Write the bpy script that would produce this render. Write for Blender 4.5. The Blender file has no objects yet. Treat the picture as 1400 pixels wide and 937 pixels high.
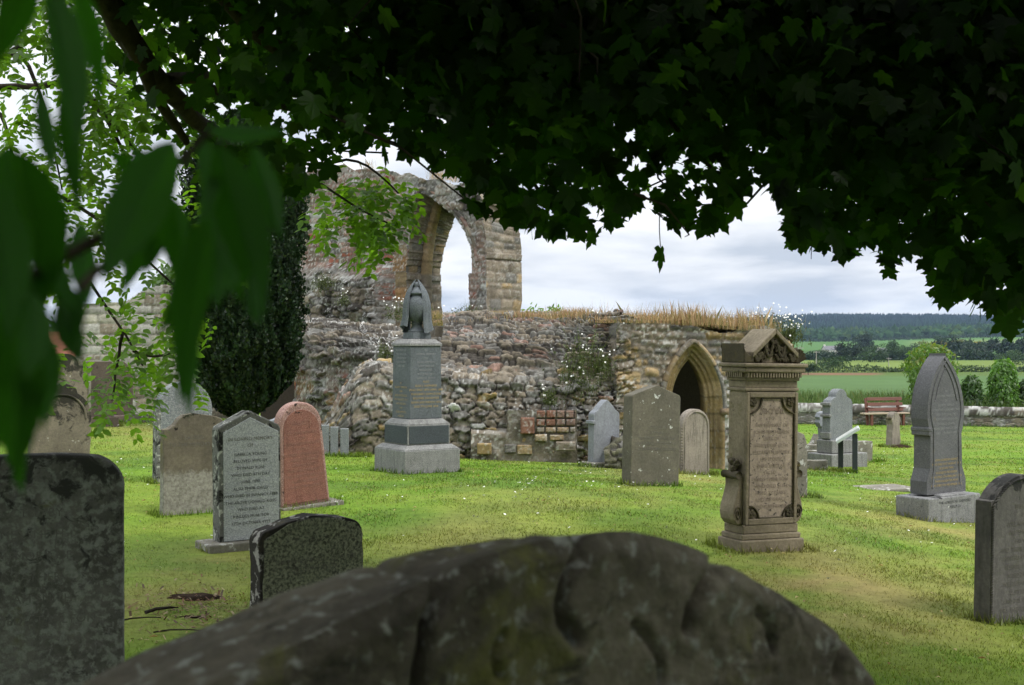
import bpy, bmesh, math, random
import numpy as np
from mathutils import Vector, Matrix

R = math.radians
scene = bpy.context.scene
COL = scene.collection
EYE = 1.7
F, CX, CY = 1779.7, 700.0, 468.5          # the lens in pixels of the photograph

# ------------------------------------------------------------------ camera
cam_d = bpy.data.cameras.new("camera")
cam_d.sensor_width = 23.6
cam_d.lens = 30.0
cam_d.clip_start = 0.05
cam_d.clip_end = 12000
cam_d.dof.use_dof = True
cam_d.dof.focus_distance = 15.0
cam_d.dof.aperture_fstop = 5.6
cam = bpy.data.objects.new("camera", cam_d)
cam.location = (0, 0, EYE)
cam.rotation_euler = (R(90), 0, 0)
COL.objects.link(cam)
scene.camera = cam

# ------------------------------------------------------------------ sky, sun, exposure
SUN_ELEV, SUN_AZ = 52.0, 118.0            # azimuth clockwise from +Y (the view direction)
world = bpy.data.worlds.new("World")
scene.world = world
world.use_nodes = True
wt = world.node_tree
wt.nodes.clear()
def wn(kind, **kw):
    n = wt.nodes.new(kind)
    for k, v in kw.items():
        setattr(n, k, v)
    return n
w_out = wn('ShaderNodeOutputWorld'); w_bg = wn('ShaderNodeBackground')
w_bg.inputs['Strength'].default_value = 0.12
w_sky = wn('ShaderNodeTexSky')
w_sky.sky_type = 'NISHITA'
w_sky.sun_disc = False
w_sky.sun_elevation = R(SUN_ELEV)
w_sky.sun_rotation = R(SUN_AZ)
w_tc = wn('ShaderNodeTexCoord'); w_sep = wn('ShaderNodeSeparateXYZ')
w_add = wn('ShaderNodeMath', operation='ADD'); w_add.inputs[1].default_value = 0.16
w_max = wn('ShaderNodeMath', operation='MAXIMUM'); w_max.inputs[1].default_value = 0.05
w_dx = wn('ShaderNodeMath', operation='DIVIDE'); w_dy = wn('ShaderNodeMath', operation='DIVIDE')
w_cmb = wn('ShaderNodeCombineXYZ')
w_n1 = wn('ShaderNodeTexNoise'); w_n1.inputs['Scale'].default_value = 1.5; w_n1.inputs['Detail'].default_value = 9; w_n1.inputs['Roughness'].default_value = 0.52
w_n1.inputs['Distortion'].default_value = 0.25
w_n2 = wn('ShaderNodeTexNoise'); w_n2.inputs['Scale'].default_value = 0.9; w_n2.inputs['Detail'].default_value = 5
w_r1 = wn('ShaderNodeValToRGB')
w_r1.color_ramp.elements[0].position = 0.36; w_r1.color_ramp.elements[0].color = (4.9, 5.35, 6.0, 1)
w_r1.color_ramp.elements[1].position = 0.60; w_r1.color_ramp.elements[1].color = (8.6, 8.7, 8.8, 1)
w_r2 = wn('ShaderNodeMapRange'); w_r2.inputs['From Min'].default_value = 0.60; w_r2.inputs['From Max'].default_value = 0.72
w_r2.inputs['To Min'].default_value = 1.0; w_r2.inputs['To Max'].default_value = 0.55
w_grad = wn('ShaderNodeMapRange'); w_grad.inputs['From Min'].default_value = 0.05; w_grad.inputs['From Max'].default_value = 0.9
w_grad.inputs['To Min'].default_value = 0.60; w_grad.inputs['To Max'].default_value = 1.75
w_mul = wn('ShaderNodeMixRGB', blend_type='MULTIPLY'); w_mul.inputs['Fac'].default_value = 1.0
w_mix = wn('ShaderNodeMixRGB')
L = wt.links.new
L(w_tc.outputs['Generated'], w_sep.inputs[0]); L(w_sep.outputs['Z'], w_add.inputs[0]); L(w_add.outputs[0], w_max.inputs[0])
L(w_sep.outputs['X'], w_dx.inputs[0]); L(w_max.outputs[0], w_dx.inputs[1])
L(w_sep.outputs['Y'], w_dy.inputs[0]); L(w_max.outputs[0], w_dy.inputs[1])
L(w_dx.outputs[0], w_cmb.inputs[0]); L(w_dy.outputs[0], w_cmb.inputs[1])
L(w_cmb.outputs[0], w_n1.inputs['Vector']); L(w_cmb.outputs[0], w_n2.inputs['Vector'])
L(w_n1.outputs['Fac'], w_r1.inputs[0]); L(w_n2.outputs['Fac'], w_r2.inputs['Value'])
L(w_sep.outputs['Z'], w_grad.inputs['Value'])
L(w_r1.outputs[0], w_mul.inputs[1]); L(w_grad.outputs[0], w_mul.inputs[2])
L(w_r2.outputs[0], w_mix.inputs['Fac']); L(w_sky.outputs[0], w_mix.inputs[1]); L(w_mul.outputs[0], w_mix.inputs[2])
L(w_mix.outputs[0], w_bg.inputs['Color']); L(w_bg.outputs[0], w_out.inputs['Surface'])

sun_d = bpy.data.lights.new("sun", 'SUN')
sun_d.energy = 1.5
sun_d.angle = R(14)
sun_d.color = (1.0, 0.95, 0.87)
sun = bpy.data.objects.new("sun", sun_d)
_e, _a = R(SUN_ELEV), R(SUN_AZ)
to_sun = Vector((math.sin(_a) * math.cos(_e), math.cos(_a) * math.cos(_e), math.sin(_e)))
sun.rotation_euler = (-to_sun).to_track_quat('-Z', 'Y').to_euler()
sun.location = (8, -8, 30)
COL.objects.link(sun)

vs = scene.view_settings
vs.view_transform = 'Standard'; vs.look = 'None'; vs.exposure = 0.75; vs.gamma = 1.0
vs.use_curve_mapping = False
scene.render.engine = 'CYCLES'
cy = scene.cycles
cy.use_denoising = True
cy.max_bounces = 5; cy.diffuse_bounces = 3; cy.glossy_bounces = 2; cy.transmission_bounces = 4
cy.transparent_max_bounces = 4; cy.volume_bounces = 0
cy.use_adaptive_sampling = True; cy.adaptive_threshold = 0.02

# ------------------------------------------------------------------ numbers
rnd = random.Random(7)
rng = np.random.default_rng(11)

def P(px, py, d):
    """the point seen at pixel (px, py) of the photograph at depth d"""
    return np.array([(px - CX) / F * d, d, EYE - (py - CY) / F * d])

def hash2(ix, iy, seed):
    with np.errstate(over='ignore'):
        h = (ix.astype(np.int64) * 374761393 + iy.astype(np.int64) * 668265263 + seed * 974634777) & 0xffffffff
        h = ((h ^ (h >> 13)) * 1274126177) & 0xffffffff
        h = h ^ (h >> 16)
    return h.astype(np.float64) / 4294967295.0

def vnoise(x, y, seed=0):
    x = np.asarray(x, float); y = np.asarray(y, float)
    ix = np.floor(x); iy = np.floor(y)
    fx = x - ix; fy = y - iy
    ux = fx * fx * (3 - 2 * fx); uy = fy * fy * (3 - 2 * fy)
    a = hash2(ix, iy, seed); b = hash2(ix + 1, iy, seed); c = hash2(ix, iy + 1, seed); d = hash2(ix + 1, iy + 1, seed)
    return (a * (1 - ux) + b * ux) * (1 - uy) + (c * (1 - ux) + d * ux) * uy

def fbm(x, y, octv=4, seed=0, gain=0.5):
    s = 0.0; a = 1.0; t = 0.0
    for o in range(octv):
        s = s + a * vnoise(np.asarray(x) * 2 ** o + 17.3 * o, np.asarray(y) * 2 ** o - 9.1 * o, seed + o)
        t += a; a *= gain
    return s / t

def sstep(a, b, x):
    t = np.clip((np.asarray(x, float) - a) / (b - a), 0, 1)
    return t * t * (3 - 2 * t)

def in_poly(x, y, poly):
    x = np.asarray(x, float); y = np.asarray(y, float)
    inside = np.zeros(x.shape, bool)
    n = len(poly)
    for i in range(n):
        x0, y0 = poly[i]; x1, y1 = poly[(i + 1) % n]
        if y0 == y1:
            continue
        c = ((y0 > y) != (y1 > y)) & (x < (x1 - x0) * (y - y0) / (y1 - y0) + x0)
        inside ^= c
    return inside

# ------------------------------------------------------------------ mesh building
class Geo:
    """collects vertices, faces and colours, and links them as ONE mesh object"""
    def __init__(self):
        self.v = []; self.f = {}; self.c = []; self.n = 0; self.hascol = False
    def add(self, verts, faces, col=None):
        verts = np.asarray(verts, float).reshape(-1, 3)
        if not isinstance(faces, (list, tuple)) or (len(faces) and np.isscalar(faces[0][0]) and False):
            faces = [faces]
        for fa in faces:
            fa = np.asarray(fa, np.int64)
            if fa.size:
                self.f.setdefault(fa.shape[1], []).append(fa + self.n)
        self.v.append(verts)
        if col is None:
            col = np.ones((len(verts), 3)) * 0.5
        else:
            self.hascol = True
            col = np.broadcast_to(np.asarray(col, float), (len(verts), 3))
        self.c.append(col)
        self.n += len(verts)
        return self
    def poly(self, verts, face, col=None):
        return self.add(verts, [np.array([face])], col)
    def box(self, c, s, col=None, rz=0.0):
        x, y, z = np.array(s) / 2
        v = np.array([[-x, -y, -z], [x, -y, -z], [x, y, -z], [-x, y, -z], [-x, -y, z], [x, -y, z], [x, y, z], [-x, y, z]])
        if rz:
            ca, sa = math.cos(rz), math.sin(rz)
            v = np.stack([v[:, 0] * ca - v[:, 1] * sa, v[:, 0] * sa + v[:, 1] * ca, v[:, 2]], 1)
        f = np.array([[0, 3, 2, 1], [4, 5, 6, 7], [0, 1, 5, 4], [1, 2, 6, 5], [2, 3, 7, 6], [3, 0, 4, 7]])
        return self.add(v + np.array(c), [f], col)
    def tube(self, pts, rad, sides=7, col=None, cap=True):
        pts = np.asarray(pts, float); n = len(pts)
        rad = np.broadcast_to(np.asarray(rad, float), (n,))
        tg = np.gradient(pts, axis=0); tg /= np.linalg.norm(tg, axis=1, keepdims=True) + 1e-9
        up = np.array([0.31, 0.17, 0.93]); 
        a = np.cross(tg, up); a /= np.linalg.norm(a, axis=1, keepdims=True) + 1e-9
        b = np.cross(tg, a)
        th = np.arange(sides) / sides * 2 * math.pi
        v = pts[:, None, :] + rad[:, None, None] * (np.cos(th)[None, :, None] * a[:, None, :] + np.sin(th)[None, :, None] * b[:, None, :])
        i = np.arange(n - 1)[:, None] * sides; k = np.arange(sides)[None, :]; k2 = (k + 1) % sides
        q = np.stack([i + k, i + k2, i + sides + k2, i + sides + k], -1).reshape(-1, 4)
        fs = [q]
        if cap:
            fs.append(np.arange(sides)[None, ::1]); fs.append(((n - 1) * sides + np.arange(sides))[None, ::-1])
        return self.add(v.reshape(-1, 3), fs, col)
    def build(self, name, mat, parent=None, smooth=False, world=False, bevel=0.0, bseg=2, kind=None):
        v = np.concatenate(self.v) if self.v else np.zeros((0, 3))
        if world and parent is not None:
            v = v - np.array(parent.location)
        me = bpy.data.meshes.new(name)
        me.vertices.add(len(v)); me.vertices.foreach_set('co', v.astype(np.float32).ravel())
        idx = []; tot = []
        for k in sorted(self.f):
            fa = np.concatenate(self.f[k]); idx.append(fa.ravel()); tot.append(np.full(len(fa), k))
        idx = np.concatenate(idx); tot = np.concatenate(tot)
        me.loops.add(len(idx)); me.loops.foreach_set('vertex_index', idx.astype(np.int32))
        me.polygons.add(len(tot))
        st = np.concatenate([[0], np.cumsum(tot)[:-1]])
        me.polygons.foreach_set('loop_start', st.astype(np.int32)); me.polygons.foreach_set('loop_total', tot.astype(np.int32))
        me.polygons.foreach_set('use_smooth', np.full(len(tot), bool(smooth)))
        me.update(calc_edges=True)
        if self.hascol:
            at = me.color_attributes.new('Col', 'FLOAT_COLOR', 'POINT')
            c = np.concatenate(self.c); c4 = np.concatenate([c, np.ones((len(c), 1))], 1)
            at.data.foreach_set('color', c4.astype(np.float32).ravel())
        me.validate()
        if bevel > 0:
            bm = bmesh.new(); bm.from_mesh(me)
            bmesh.ops.recalc_face_normals(bm, faces=bm.faces)
            ed = [e for e in bm.edges if len(e.link_faces) == 2 and e.calc_face_angle(0) > R(28)]
            bmesh.ops.bevel(bm, geom=ed, offset=bevel, segments=bseg, profile=0.5, affect='EDGES', clamp_overlap=True)
            bm.to_mesh(me); bm.free()
        me.materials.append(mat)
        o = bpy.data.objects.new(name, me)
        COL.objects.link(o)
        if parent is not None:
            o.parent = parent
        if kind:
            o['kind'] = kind
        return o

def tag(o, label=None, cat=None, group=None, kind=None):
    if label: o['label'] = label
    if cat: o['category'] = cat
    if group: o['group'] = group
    if kind: o['kind'] = kind
    return o

def thing(name, label, cat, loc=(0, 0, 0), rz=0.0, group=None, tilt=(0, 0)):
    o = bpy.data.objects.new(name, None)
    o.empty_display_size = 0.2
    COL.objects.link(o)
    o.location = tuple(float(x) for x in loc); o.rotation_euler = (tilt[0], tilt[1], rz)
    return tag(o, label, cat, group)

def grid_faces(nv, nu):
    i = np.arange(nv - 1)[:, None] * nu; j = np.arange(nu - 1)[None, :]
    a = i + j
    return np.stack([a, a + 1, a + nu + 1, a + nu], -1).reshape(-1, 4)

# ------------------------------------------------------------------ materials
def new_mat(name):
    m = bpy.data.materials.new(name); m.use_nodes = True
    nt = m.node_tree; nt.nodes.clear()
    return m, nt

def N(nt, kind, **kw):
    n = nt.nodes.new(kind)
    for k, v in kw.items():
        if k.startswith('i_'):
            n.inputs[k[2:].replace('_', ' ')].default_value = v
        else:
            setattr(n, k, v)
    return n

def ramp(nt, src, p0, p1, c0=(0, 0, 0, 1), c1=(1, 1, 1, 1)):
    r = N(nt, 'ShaderNodeValToRGB')
    r.color_ramp.elements[0].position = p0; r.color_ramp.elements[0].color = c0
    r.color_ramp.elements[1].position = p1; r.color_ramp.elements[1].color = c1
    nt.links.new(src, r.inputs[0])
    return r.outputs[0]

def rgba(c): return (c[0], c[1], c[2], 1.0)

def mix(nt, fac, a, b, blend='MIX'):
    m = N(nt, 'ShaderNodeMixRGB', blend_type=blend)
    for i, x in ((0, fac), (1, a), (2, b)):
        if isinstance(x, (int, float)): m.inputs[i].default_value = x
        elif isinstance(x, tuple): m.inputs[i].default_value = rgba(x)
        else: nt.links.new(x, m.inputs[i])
    return m.outputs[0]

def noise(nt, vec, scale, detail=4, rough=0.55, dist=0.0, out='Fac'):
    n = N(nt, 'ShaderNodeTexNoise')
    n.inputs['Scale'].default_value = scale; n.inputs['Detail'].default_value = detail
    n.inputs['Roughness'].default_value = rough; n.inputs['Distortion'].default_value = dist
    nt.links.new(vec, n.inputs['Vector'])
    return n.outputs[out]

def finish(nt, color, rough=0.9, bump=None, bstr=0.4, bdist=0.01, spec=0.25):
    b = N(nt, 'ShaderNodeBsdfPrincipled'); o = N(nt, 'ShaderNodeOutputMaterial')
    if isinstance(color, tuple): b.inputs['Base Color'].default_value = rgba(color)
    else: nt.links.new(color, b.inputs['Base Color'])
    if isinstance(rough, (int, float)): b.inputs['Roughness'].default_value = rough
    else: nt.links.new(rough, b.inputs['Roughness'])
    b.inputs['Specular IOR Level'].default_value = spec
    if bump is not None:
        bn = N(nt, 'ShaderNodeBump'); bn.inputs['Strength'].default_value = bstr; bn.inputs['Distance'].default_value = bdist
        nt.links.new(bump, bn.inputs['Height']); nt.links.new(bn.outputs[0], b.inputs['Normal'])
    nt.links.new(b.outputs[0], o.inputs['Surface'])
    return b

def obj_vec(nt, off=0.0):
    tc = N(nt, 'ShaderNodeTexCoord')
    mp = N(nt, 'ShaderNodeMapping'); mp.inputs['Location'].default_value = (off, off * 0.7, off * 1.3)
    nt.links.new(tc.outputs['Object'], mp.inputs[0])
    return mp.outputs[0], tc

def stone_mat(name, base, alt, off=0.0, speck=None, speck_amt=0.5, speck_scale=160, lichen=None, lichen_t=0.62, lichen_scale=9, lichen_w=0.035, black_w=0.05,
              black=None, black_t=0.66, black_scale=7, black_top=0.0, moss=None, moss_t=0.6, streak=0.0, bump=0.5, pale_foot=None):
    """weathered stone: cloudy base, granite specks, round lichen, black crust and moss"""
    m, nt = new_mat(name)
    vec, tc = obj_vec(nt, off)
    c = mix(nt, ramp(nt, noise(nt, vec, 3.2, 6, 0.65), 0.35, 0.66), base, alt)
    fine = noise(nt, vec, 38, 5, 0.7)
    c = mix(nt, ramp(nt, fine, 0.3, 0.72), c, mix(nt, 1.0, c, (0.62, 0.62, 0.62), 'MULTIPLY'))
    if speck is not None:
        sp = noise(nt, vec, speck_scale, 2, 0.6)
        c = mix(nt, mix(nt, 1.0, ramp(nt, sp, 0.52, 0.60), (speck_amt,) * 3, 'MULTIPLY'), c, speck)
        sp2 = noise(nt, vec, speck_scale * 0.8 + 11, 2, 0.6)
        c = mix(nt, mix(nt, 1.0, ramp(nt, sp2, 0.56, 0.64), (speck_amt,) * 3, 'MULTIPLY'), c, tuple(x * 0.3 for x in base))
    if streak > 0:
        mp = N(nt, 'ShaderNodeMapping'); mp.inputs['Scale'].default_value = (1, 1, 0.12)
        nt.links.new(vec, mp.inputs[0])
        st = ramp(nt, noise(nt, mp.outputs[0], 22, 5, 0.7), 0.5, 0.68)
        c = mix(nt, mix(nt, 1.0, st, (streak,) * 3, 'MULTIPLY'), c, tuple(x * 0.25 for x in base))
    if moss is not None:
        c = mix(nt, ramp(nt, noise(nt, vec, 4.2, 6, 0.7, 0.4), moss_t, moss_t + 0.12), c, moss)
    sepg = N(nt, 'ShaderNodeSeparateXYZ'); nt.links.new(tc.outputs['Generated'], sepg.inputs[0])
    if pale_foot is not None:                     # lime-coloured crust with a wavy upper edge on the lower part of the stone
        a = N(nt, 'ShaderNodeMath', operation='MULTIPLY_ADD'); a.inputs[1].default_value = -0.18
        nt.links.new(noise(nt, vec, 14, 5, 0.7), a.inputs[0]); nt.links.new(sepg.outputs['Z'], a.inputs[2])
        c = mix(nt, ramp(nt, a.outputs[0], pale_foot - 0.03, pale_foot + 0.01, (1, 1, 1, 1), (0, 0, 0, 1)), c,
                mix(nt, ramp(nt, fine, 0.35, 0.65), (0.30, 0.29, 0.25), (0.14, 0.13, 0.11)))
    if lichen is not None:
        lf = noise(nt, vec, lichen_scale, 5, 0.62, 0.3)
        c = mix(nt, ramp(nt, lf, lichen_t, lichen_t + lichen_w), c, mix(nt, ramp(nt, fine, 0.35, 0.7), lichen, tuple(x * 0.62 for x in lichen)))
    if black is not None:
        bf = noise(nt, vec, black_scale, 6, 0.66, 0.5)
        a = N(nt, 'ShaderNodeMath', operation='MULTIPLY_ADD'); a.inputs[1].default_value = black_top
        p = N(nt, 'ShaderNodeMath', operation='POWER'); p.inputs[1].default_value = 5.0
        nt.links.new(sepg.outputs['Z'], p.inputs[0])
        nt.links.new(p.outputs[0], a.inputs[0]); nt.links.new(bf, a.inputs[2])
        c = mix(nt, ramp(nt, a.outputs[0], black_t, black_t + black_w), c, black)
    bsum = mix(nt, 0.45, fine, noise(nt, vec, 11, 6, 0.7))
    finish(nt, c, 0.92, bsum, bump, 0.012, 0.2)
    return m

def plain_mat(name, col, alt=None, scale=8, rough=0.8, bump=0.2, bdist=0.004, spec=0.3, stretch=None):
    m, nt = new_mat(name)
    vec, tc = obj_vec(nt)
    if stretch:
        mp = N(nt, 'ShaderNodeMapping'); mp.inputs['Scale'].default_value = stretch
        nt.links.new(vec, mp.inputs[0]); vec = mp.outputs[0]
    n = noise(nt, vec, scale, 6, 0.65)
    c = mix(nt, ramp(nt, n, 0.33, 0.68), col, alt or tuple(x * 0.6 for x in col))
    finish(nt, c, rough, n, bump, bdist, spec)
    return m

def attr_mat(name, scale=30, var=0.35, rough=0.92, bump=0.5, bdist=0.012, spec=0.15):
    """colour from the mesh (each stone, blade or leaf its own), with fine procedural grain"""
    m, nt = new_mat(name)
    at = N(nt, 'ShaderNodeAttribute', attribute_name='Col')
    vec, tc = obj_vec(nt)
    n = noise(nt, vec, scale, 6, 0.7)
    c = mix(nt, ramp(nt, n, 0.28, 0.74), mix(nt, 1.0, at.outputs['Color'], (1 + var * 0.5,) * 3, 'MULTIPLY'),
            mix(nt, 1.0, at.outputs['Color'], (1 - var,) * 3, 'MULTIPLY'))
    finish(nt, c, rough, n, bump, bdist, spec)
    return m

def leaf_mat(name, trans=0.45, tint=(1.25, 1.3, 0.55), gloss=0.06):
    m, nt = new_mat(name)
    at = N(nt, 'ShaderNodeAttribute', attribute_name='Col')
    d = N(nt, 'ShaderNodeBsdfDiffuse'); t = N(nt, 'ShaderNodeBsdfTranslucent'); g = N(nt, 'ShaderNodeBsdfGlossy')
    g.inputs['Roughness'].default_value = 0.42
    nt.links.new(at.outputs['Color'], d.inputs['Color'])
    nt.links.new(mix(nt, 1.0, at.outputs['Color'], tint, 'MULTIPLY'), t.inputs['Color'])
    a = N(nt, 'ShaderNodeMixShader'); a.inputs[0].default_value = trans
    b = N(nt, 'ShaderNodeMixShader'); b.inputs[0].default_value = gloss
    o = N(nt, 'ShaderNodeOutputMaterial')
    nt.links.new(d.outputs[0], a.inputs[1]); nt.links.new(t.outputs[0], a.inputs[2])
    nt.links.new(a.outputs[0], b.inputs[1]); nt.links.new(g.outputs[0], b.inputs[2])
    nt.links.new(b.outputs[0], o.inputs['Surface'])
    return m

MAS = attr_mat('masonry', 26, 0.35, 0.95, 0.7, 0.02)
GRASS = attr_mat('turf', 9, 0.35, 0.95, 0.5, 0.03, 0.1)
BLADE = leaf_mat('grass_blade', 0.3, (1.2, 1.25, 0.6), 0.03)
LEAF = leaf_mat('leaf', 0.50, (1.5, 1.75, 0.45), 0.04)
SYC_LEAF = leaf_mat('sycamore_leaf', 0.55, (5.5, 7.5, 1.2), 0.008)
DULL_LEAF = leaf_mat('dull_leaf', 0.22, (1.2, 1.3, 0.6), 0.03)
FARM = attr_mat('farmland', 0.05, 0.2, 1.0, 0.0, 0.1, 0.05)
BARK = plain_mat('bark', (0.06, 0.048, 0.036), (0.022, 0.018, 0.014), 14, 0.95, 0.8, 0.02, 0.1, (1, 1, 0.3))

# ------------------------------------------------------------------ the lie of the ground
# (pixel x, pixel y of a foot on the ground, its depth)
FEET = [(335, 750, 10.9), (415, 692, 13.0), (258, 703, 12.6), (248, 655, 15.0), (133, 593, 24.0), (163, 577, 27.0), (570, 643, 16.3),
        (890, 666, 15.2), (1037, 755, 11.0), (1281, 712, 14.8), (948, 647, 18.5), (825, 633, 19.0), (740, 634, 20.2), (480, 626, 20.6),
        (1140, 636, 25.0), (1160, 648, 23.0), (1221, 610, 32.0), (1210, 578, 43.0), (1385, 846, 9.5), (1085, 581, 43.6), (1400, 586, 42.4),
        (150, 562, 34.0), (330, 566, 25.0), (440, 590, 28.5), (0, 575, 28.0), (90, 672, 14.0), (1000, 640, 21.5)]
_pts = np.array([P(*f) for f in FEET] + [(0, 1.4, 0.02), (-1.9, 5.6, -0.02), (-1.2, 7.6, -0.02), (1.5, 5, -0.06), (0, -6, 0), (-12, 10, 0.15), (14, 16, -0.9),
                                          (-20, 30, 0.1), (-25, 44, 0.0), (24, 30, -1.2), (25, 43, -1.3), (2, 34, -0.9), (8, 8, -0.45)], float)
def _basis(x, y):
    x = np.asarray(x, float) / 10; y = np.asarray(y, float) / 10
    return np.stack([np.ones_like(x), x, y, x * y, x * x, y * y], -1)
_A = _basis(_pts[:, 0], _pts[:, 1])
_co = np.linalg.solve(_A.T @ _A + np.diag([0, .05, .05, .4, .4, .4]), _A.T @ _pts[:, 2])
_res = _pts[:, 2] - _A @ _co
_SG = 0.16
def _kern(x, y):
    dx = np.asarray(x)[..., None] - _pts[:, 0]; dy = np.asarray(y)[..., None] - _pts[:, 1]
    s = 1.1 + _SG * np.maximum(_pts[:, 1], 0)
    return np.exp(-(dx * dx + dy * dy) / (2 * s * s))
_K = _kern(_pts[:, 0], _pts[:, 1])
_wk = np.linalg.solve(_K.T @ _K + 0.02 * np.eye(len(_pts)), _K.T @ _res)
def gz(x, y):
    x = np.asarray(x, float); y = np.asarray(y, float)
    return _basis(x, y) @ _co + _kern(x, y) @ _wk

def foot(px, d):
    x = (px - CX) / F * d
    return (x, d, float(gz(x, d)))
# ------------------------------------------------------------------ lawn
DRY = [(P(1150, 830, 9.8), 0.9, 1.0), (P(215, 800, 8.6), 0.6, 0.6), (P(1110, 770, 11), 1.0, 0.6), (P(1290, 735, 13.6), 1.1, 0.7), (P(1330, 800, 10.6), 0.9, 0.5),
       (P(640, 740, 11.2), 1.0, 0.45), (P(240, 600, 23), 1.8, 0.45), (P(900, 672, 15), 0.8, 0.5), (P(1060, 760, 10.9), 0.7, 0.5), (P(560, 765, 9.8), 0.8, 0.3),
       (P(930, 655, 17.5), 1.2, 0.6), (P(700, 690, 13.5), 1.0, 0.25), (P(1200, 690, 16), 1.0, 0.4), (P(300, 770, 10), 0.7, 0.5)]
def lawn_colour(x, y):
    n1 = fbm(x * 0.55, y * 0.55, 4, 3); n2 = fbm(x * 2.3, y * 2.3, 4, 9)
    lush = np.array([0.112, 0.200, 0.018]); olive = np.array([0.150, 0.212, 0.027]); dry = np.array([0.27, 0.215, 0.085]); deep = np.array([0.055, 0.115, 0.014])
    t = sstep(0.38, 0.66, 0.55 * n1 + 0.45 * n2)[..., None]
    c = lush * (1 - t) + olive * t
    t = sstep(0.55, 0.7, fbm(x * 0.9 + 40, y * 0.9, 3, 21))[..., None]
    c = c * (1 - 0.6 * t) + deep * 0.6 * t
    dm = np.zeros(np.shape(x))
    for p, rad, amt in DRY:
        r2 = ((x - p[0]) ** 2 + ((y - p[1]) * 0.6) ** 2) / rad ** 2
        dm = np.maximum(dm, amt * np.exp(-r2))
    dm = dm * sstep(0.25, 0.6, 0.5 * n1 + 0.5 * n2)
    dm = np.maximum(dm, 0.28 * sstep(0.6, 0.75, fbm(x * 1.3 + 7, y * 1.3 + 3, 4, 33)))[..., None]
    return c * (1 - dm) + dry * dm

xs = np.arange(-34, 40.01, 0.22); ys = np.arange(-8, 46.4, 0.22)
XX, YY = np.meshgrid(xs, ys)
ZZ = gz(XX, YY) + 0.03 * (fbm(XX * 0.8, YY * 0.8, 3, 5) - 0.5)
g = Geo(); g.add(np.stack([XX, YY, ZZ], -1).reshape(-1, 3), [grid_faces(len(ys), len(xs))], lawn_colour(XX, YY).reshape(-1, 3))
g.build('lawn', GRASS, smooth=True, kind='structure')

def blades(n_try, y0, y1, spread, hmin, hmax, wpx, seed):
    """mown blades inside a wedge wider than the view"""
    r = np.random.default_rng(seed)
    y = y0 + (y1 - y0) * np.sqrt(r.random(n_try) * (1 - (y0 / y1) ** 2) + (y0 / y1) ** 2) if False else r.uniform(y0, y1, n_try)
    x = (r.random(n_try) * 2 - 1) * (spread * y + 0.6)
    keep = r.random(n_try) < 0.25 + 0.75 * sstep(0.36, 0.58, fbm(x * 3.1, y * 3.1, 3, 12))
    x, y = x[keep], y[keep]; n = len(x)
    z = gz(x, y) - 0.004
    h = r.uniform(hmin, hmax, n) * (0.6 + 0.8 * fbm(x * 1.5, y * 1.5, 3, 8)); w = np.maximum(0.004, wpx * y / 1300)
    th = r.uniform(0, 2 * math.pi, n); le = r.uniform(0.1, 1.1, n) * h; la = r.uniform(0, 2 * math.pi, n)
    a = np.stack([x - w * np.cos(th), y - w * np.sin(th), z], 1); b = np.stack([x + w * np.cos(th), y + w * np.sin(th), z], 1)
    t = np.stack([x + le * np.cos(la), y + le * np.sin(la), z + h], 1)
    c = lawn_colour(x, y) * r.uniform(0.75, 1.3, (n, 1)) * np.array([1, 1, 1]) 
    yel = (r.random(n) < 0.07)[:, None]
    c = np.where(yel, np.array([0.26, 0.21, 0.08]) * r.uniform(0.6, 1.2, (n, 1)), c)
    v = np.stack([a, b, t], 1).reshape(-1, 3)
    return v, np.arange(3 * n).reshape(-1, 3), np.repeat(c, 3, 0)
g = Geo()
for args in ((130000, 6, 11, 0.46, .010, .030, 0.4, 1), (140000, 11, 18, 0.46, .012, .030, 0.45, 2), (85000, 18, 28, 0.45, .014, .036, 0.5, 3), (50000, 28, 43, 0.45, .018, .045, 0.55, 4)):
    g.add(*(lambda t: (t[0], [t[1]], t[2]))(blades(*args)))
g.build('grass', BLADE, kind='stuff')

# daisies in the turf: too many to count
def disc_specks(pts, rad, col, r, sides=5):
    n = len(pts); th = np.arange(sides) / sides * 2 * math.pi
    tilt = r.normal(0, 0.35, (n, 2))
    off = np.stack([np.cos(th), np.sin(th)], 1)[None] * np.asarray(rad).reshape(-1, 1, 1)
    z = (off * tilt[:, None, :]).sum(-1) - 0.35 * off[..., 1]
    v = pts[:, None, :] + np.concatenate([off, z[..., None]], -1)
    return v.reshape(-1, 3), np.arange(n * sides).reshape(-1, sides), np.repeat(np.broadcast_to(col, (n, 3)), sides, 0)
WHITE = plain_mat('petal_white', (0.78, 0.78, 0.74), (0.6, 0.6, 0.55), 30, 0.8, 0.0)
r = np.random.default_rng(5)
dp = []
for (px0, px1, py0, py1, d0, d1, n) in ((640, 850, 636, 700, 13, 19.5, 420), (850, 1000, 640, 690, 14, 18, 150), (440, 640, 640, 700, 13, 19, 150), (1340, 1460, 640, 668, 16.5, 18.5, 260),
                                       (1180, 1260, 596, 640, 22, 30, 160), (160, 330, 580, 680, 14, 26, 260), (1100, 1460, 590, 780, 12, 32, 340), (0, 1400, 640, 780, 9.5, 18, 420)):
    for k in range(n):
        d = r.uniform(d0, d1); px = r.uniform(px0, px1)
        x = (px - CX) / F * d
        if fbm(x * 1.1, d * 1.1, 3, 71) > 0.47: dp.append((x, d, float(gz(x, d)) + r.uniform(0.03, 0.055)))
dp = np.array(dp)
g = Geo(); a = disc_specks(dp, r.uniform(0.007, 0.014, len(dp)), np.array([0.75, 0.75, 0.72]), r); g.add(a[0], [a[1]], a[2])
g.build('daisies', WHITE, kind='stuff')

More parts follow.
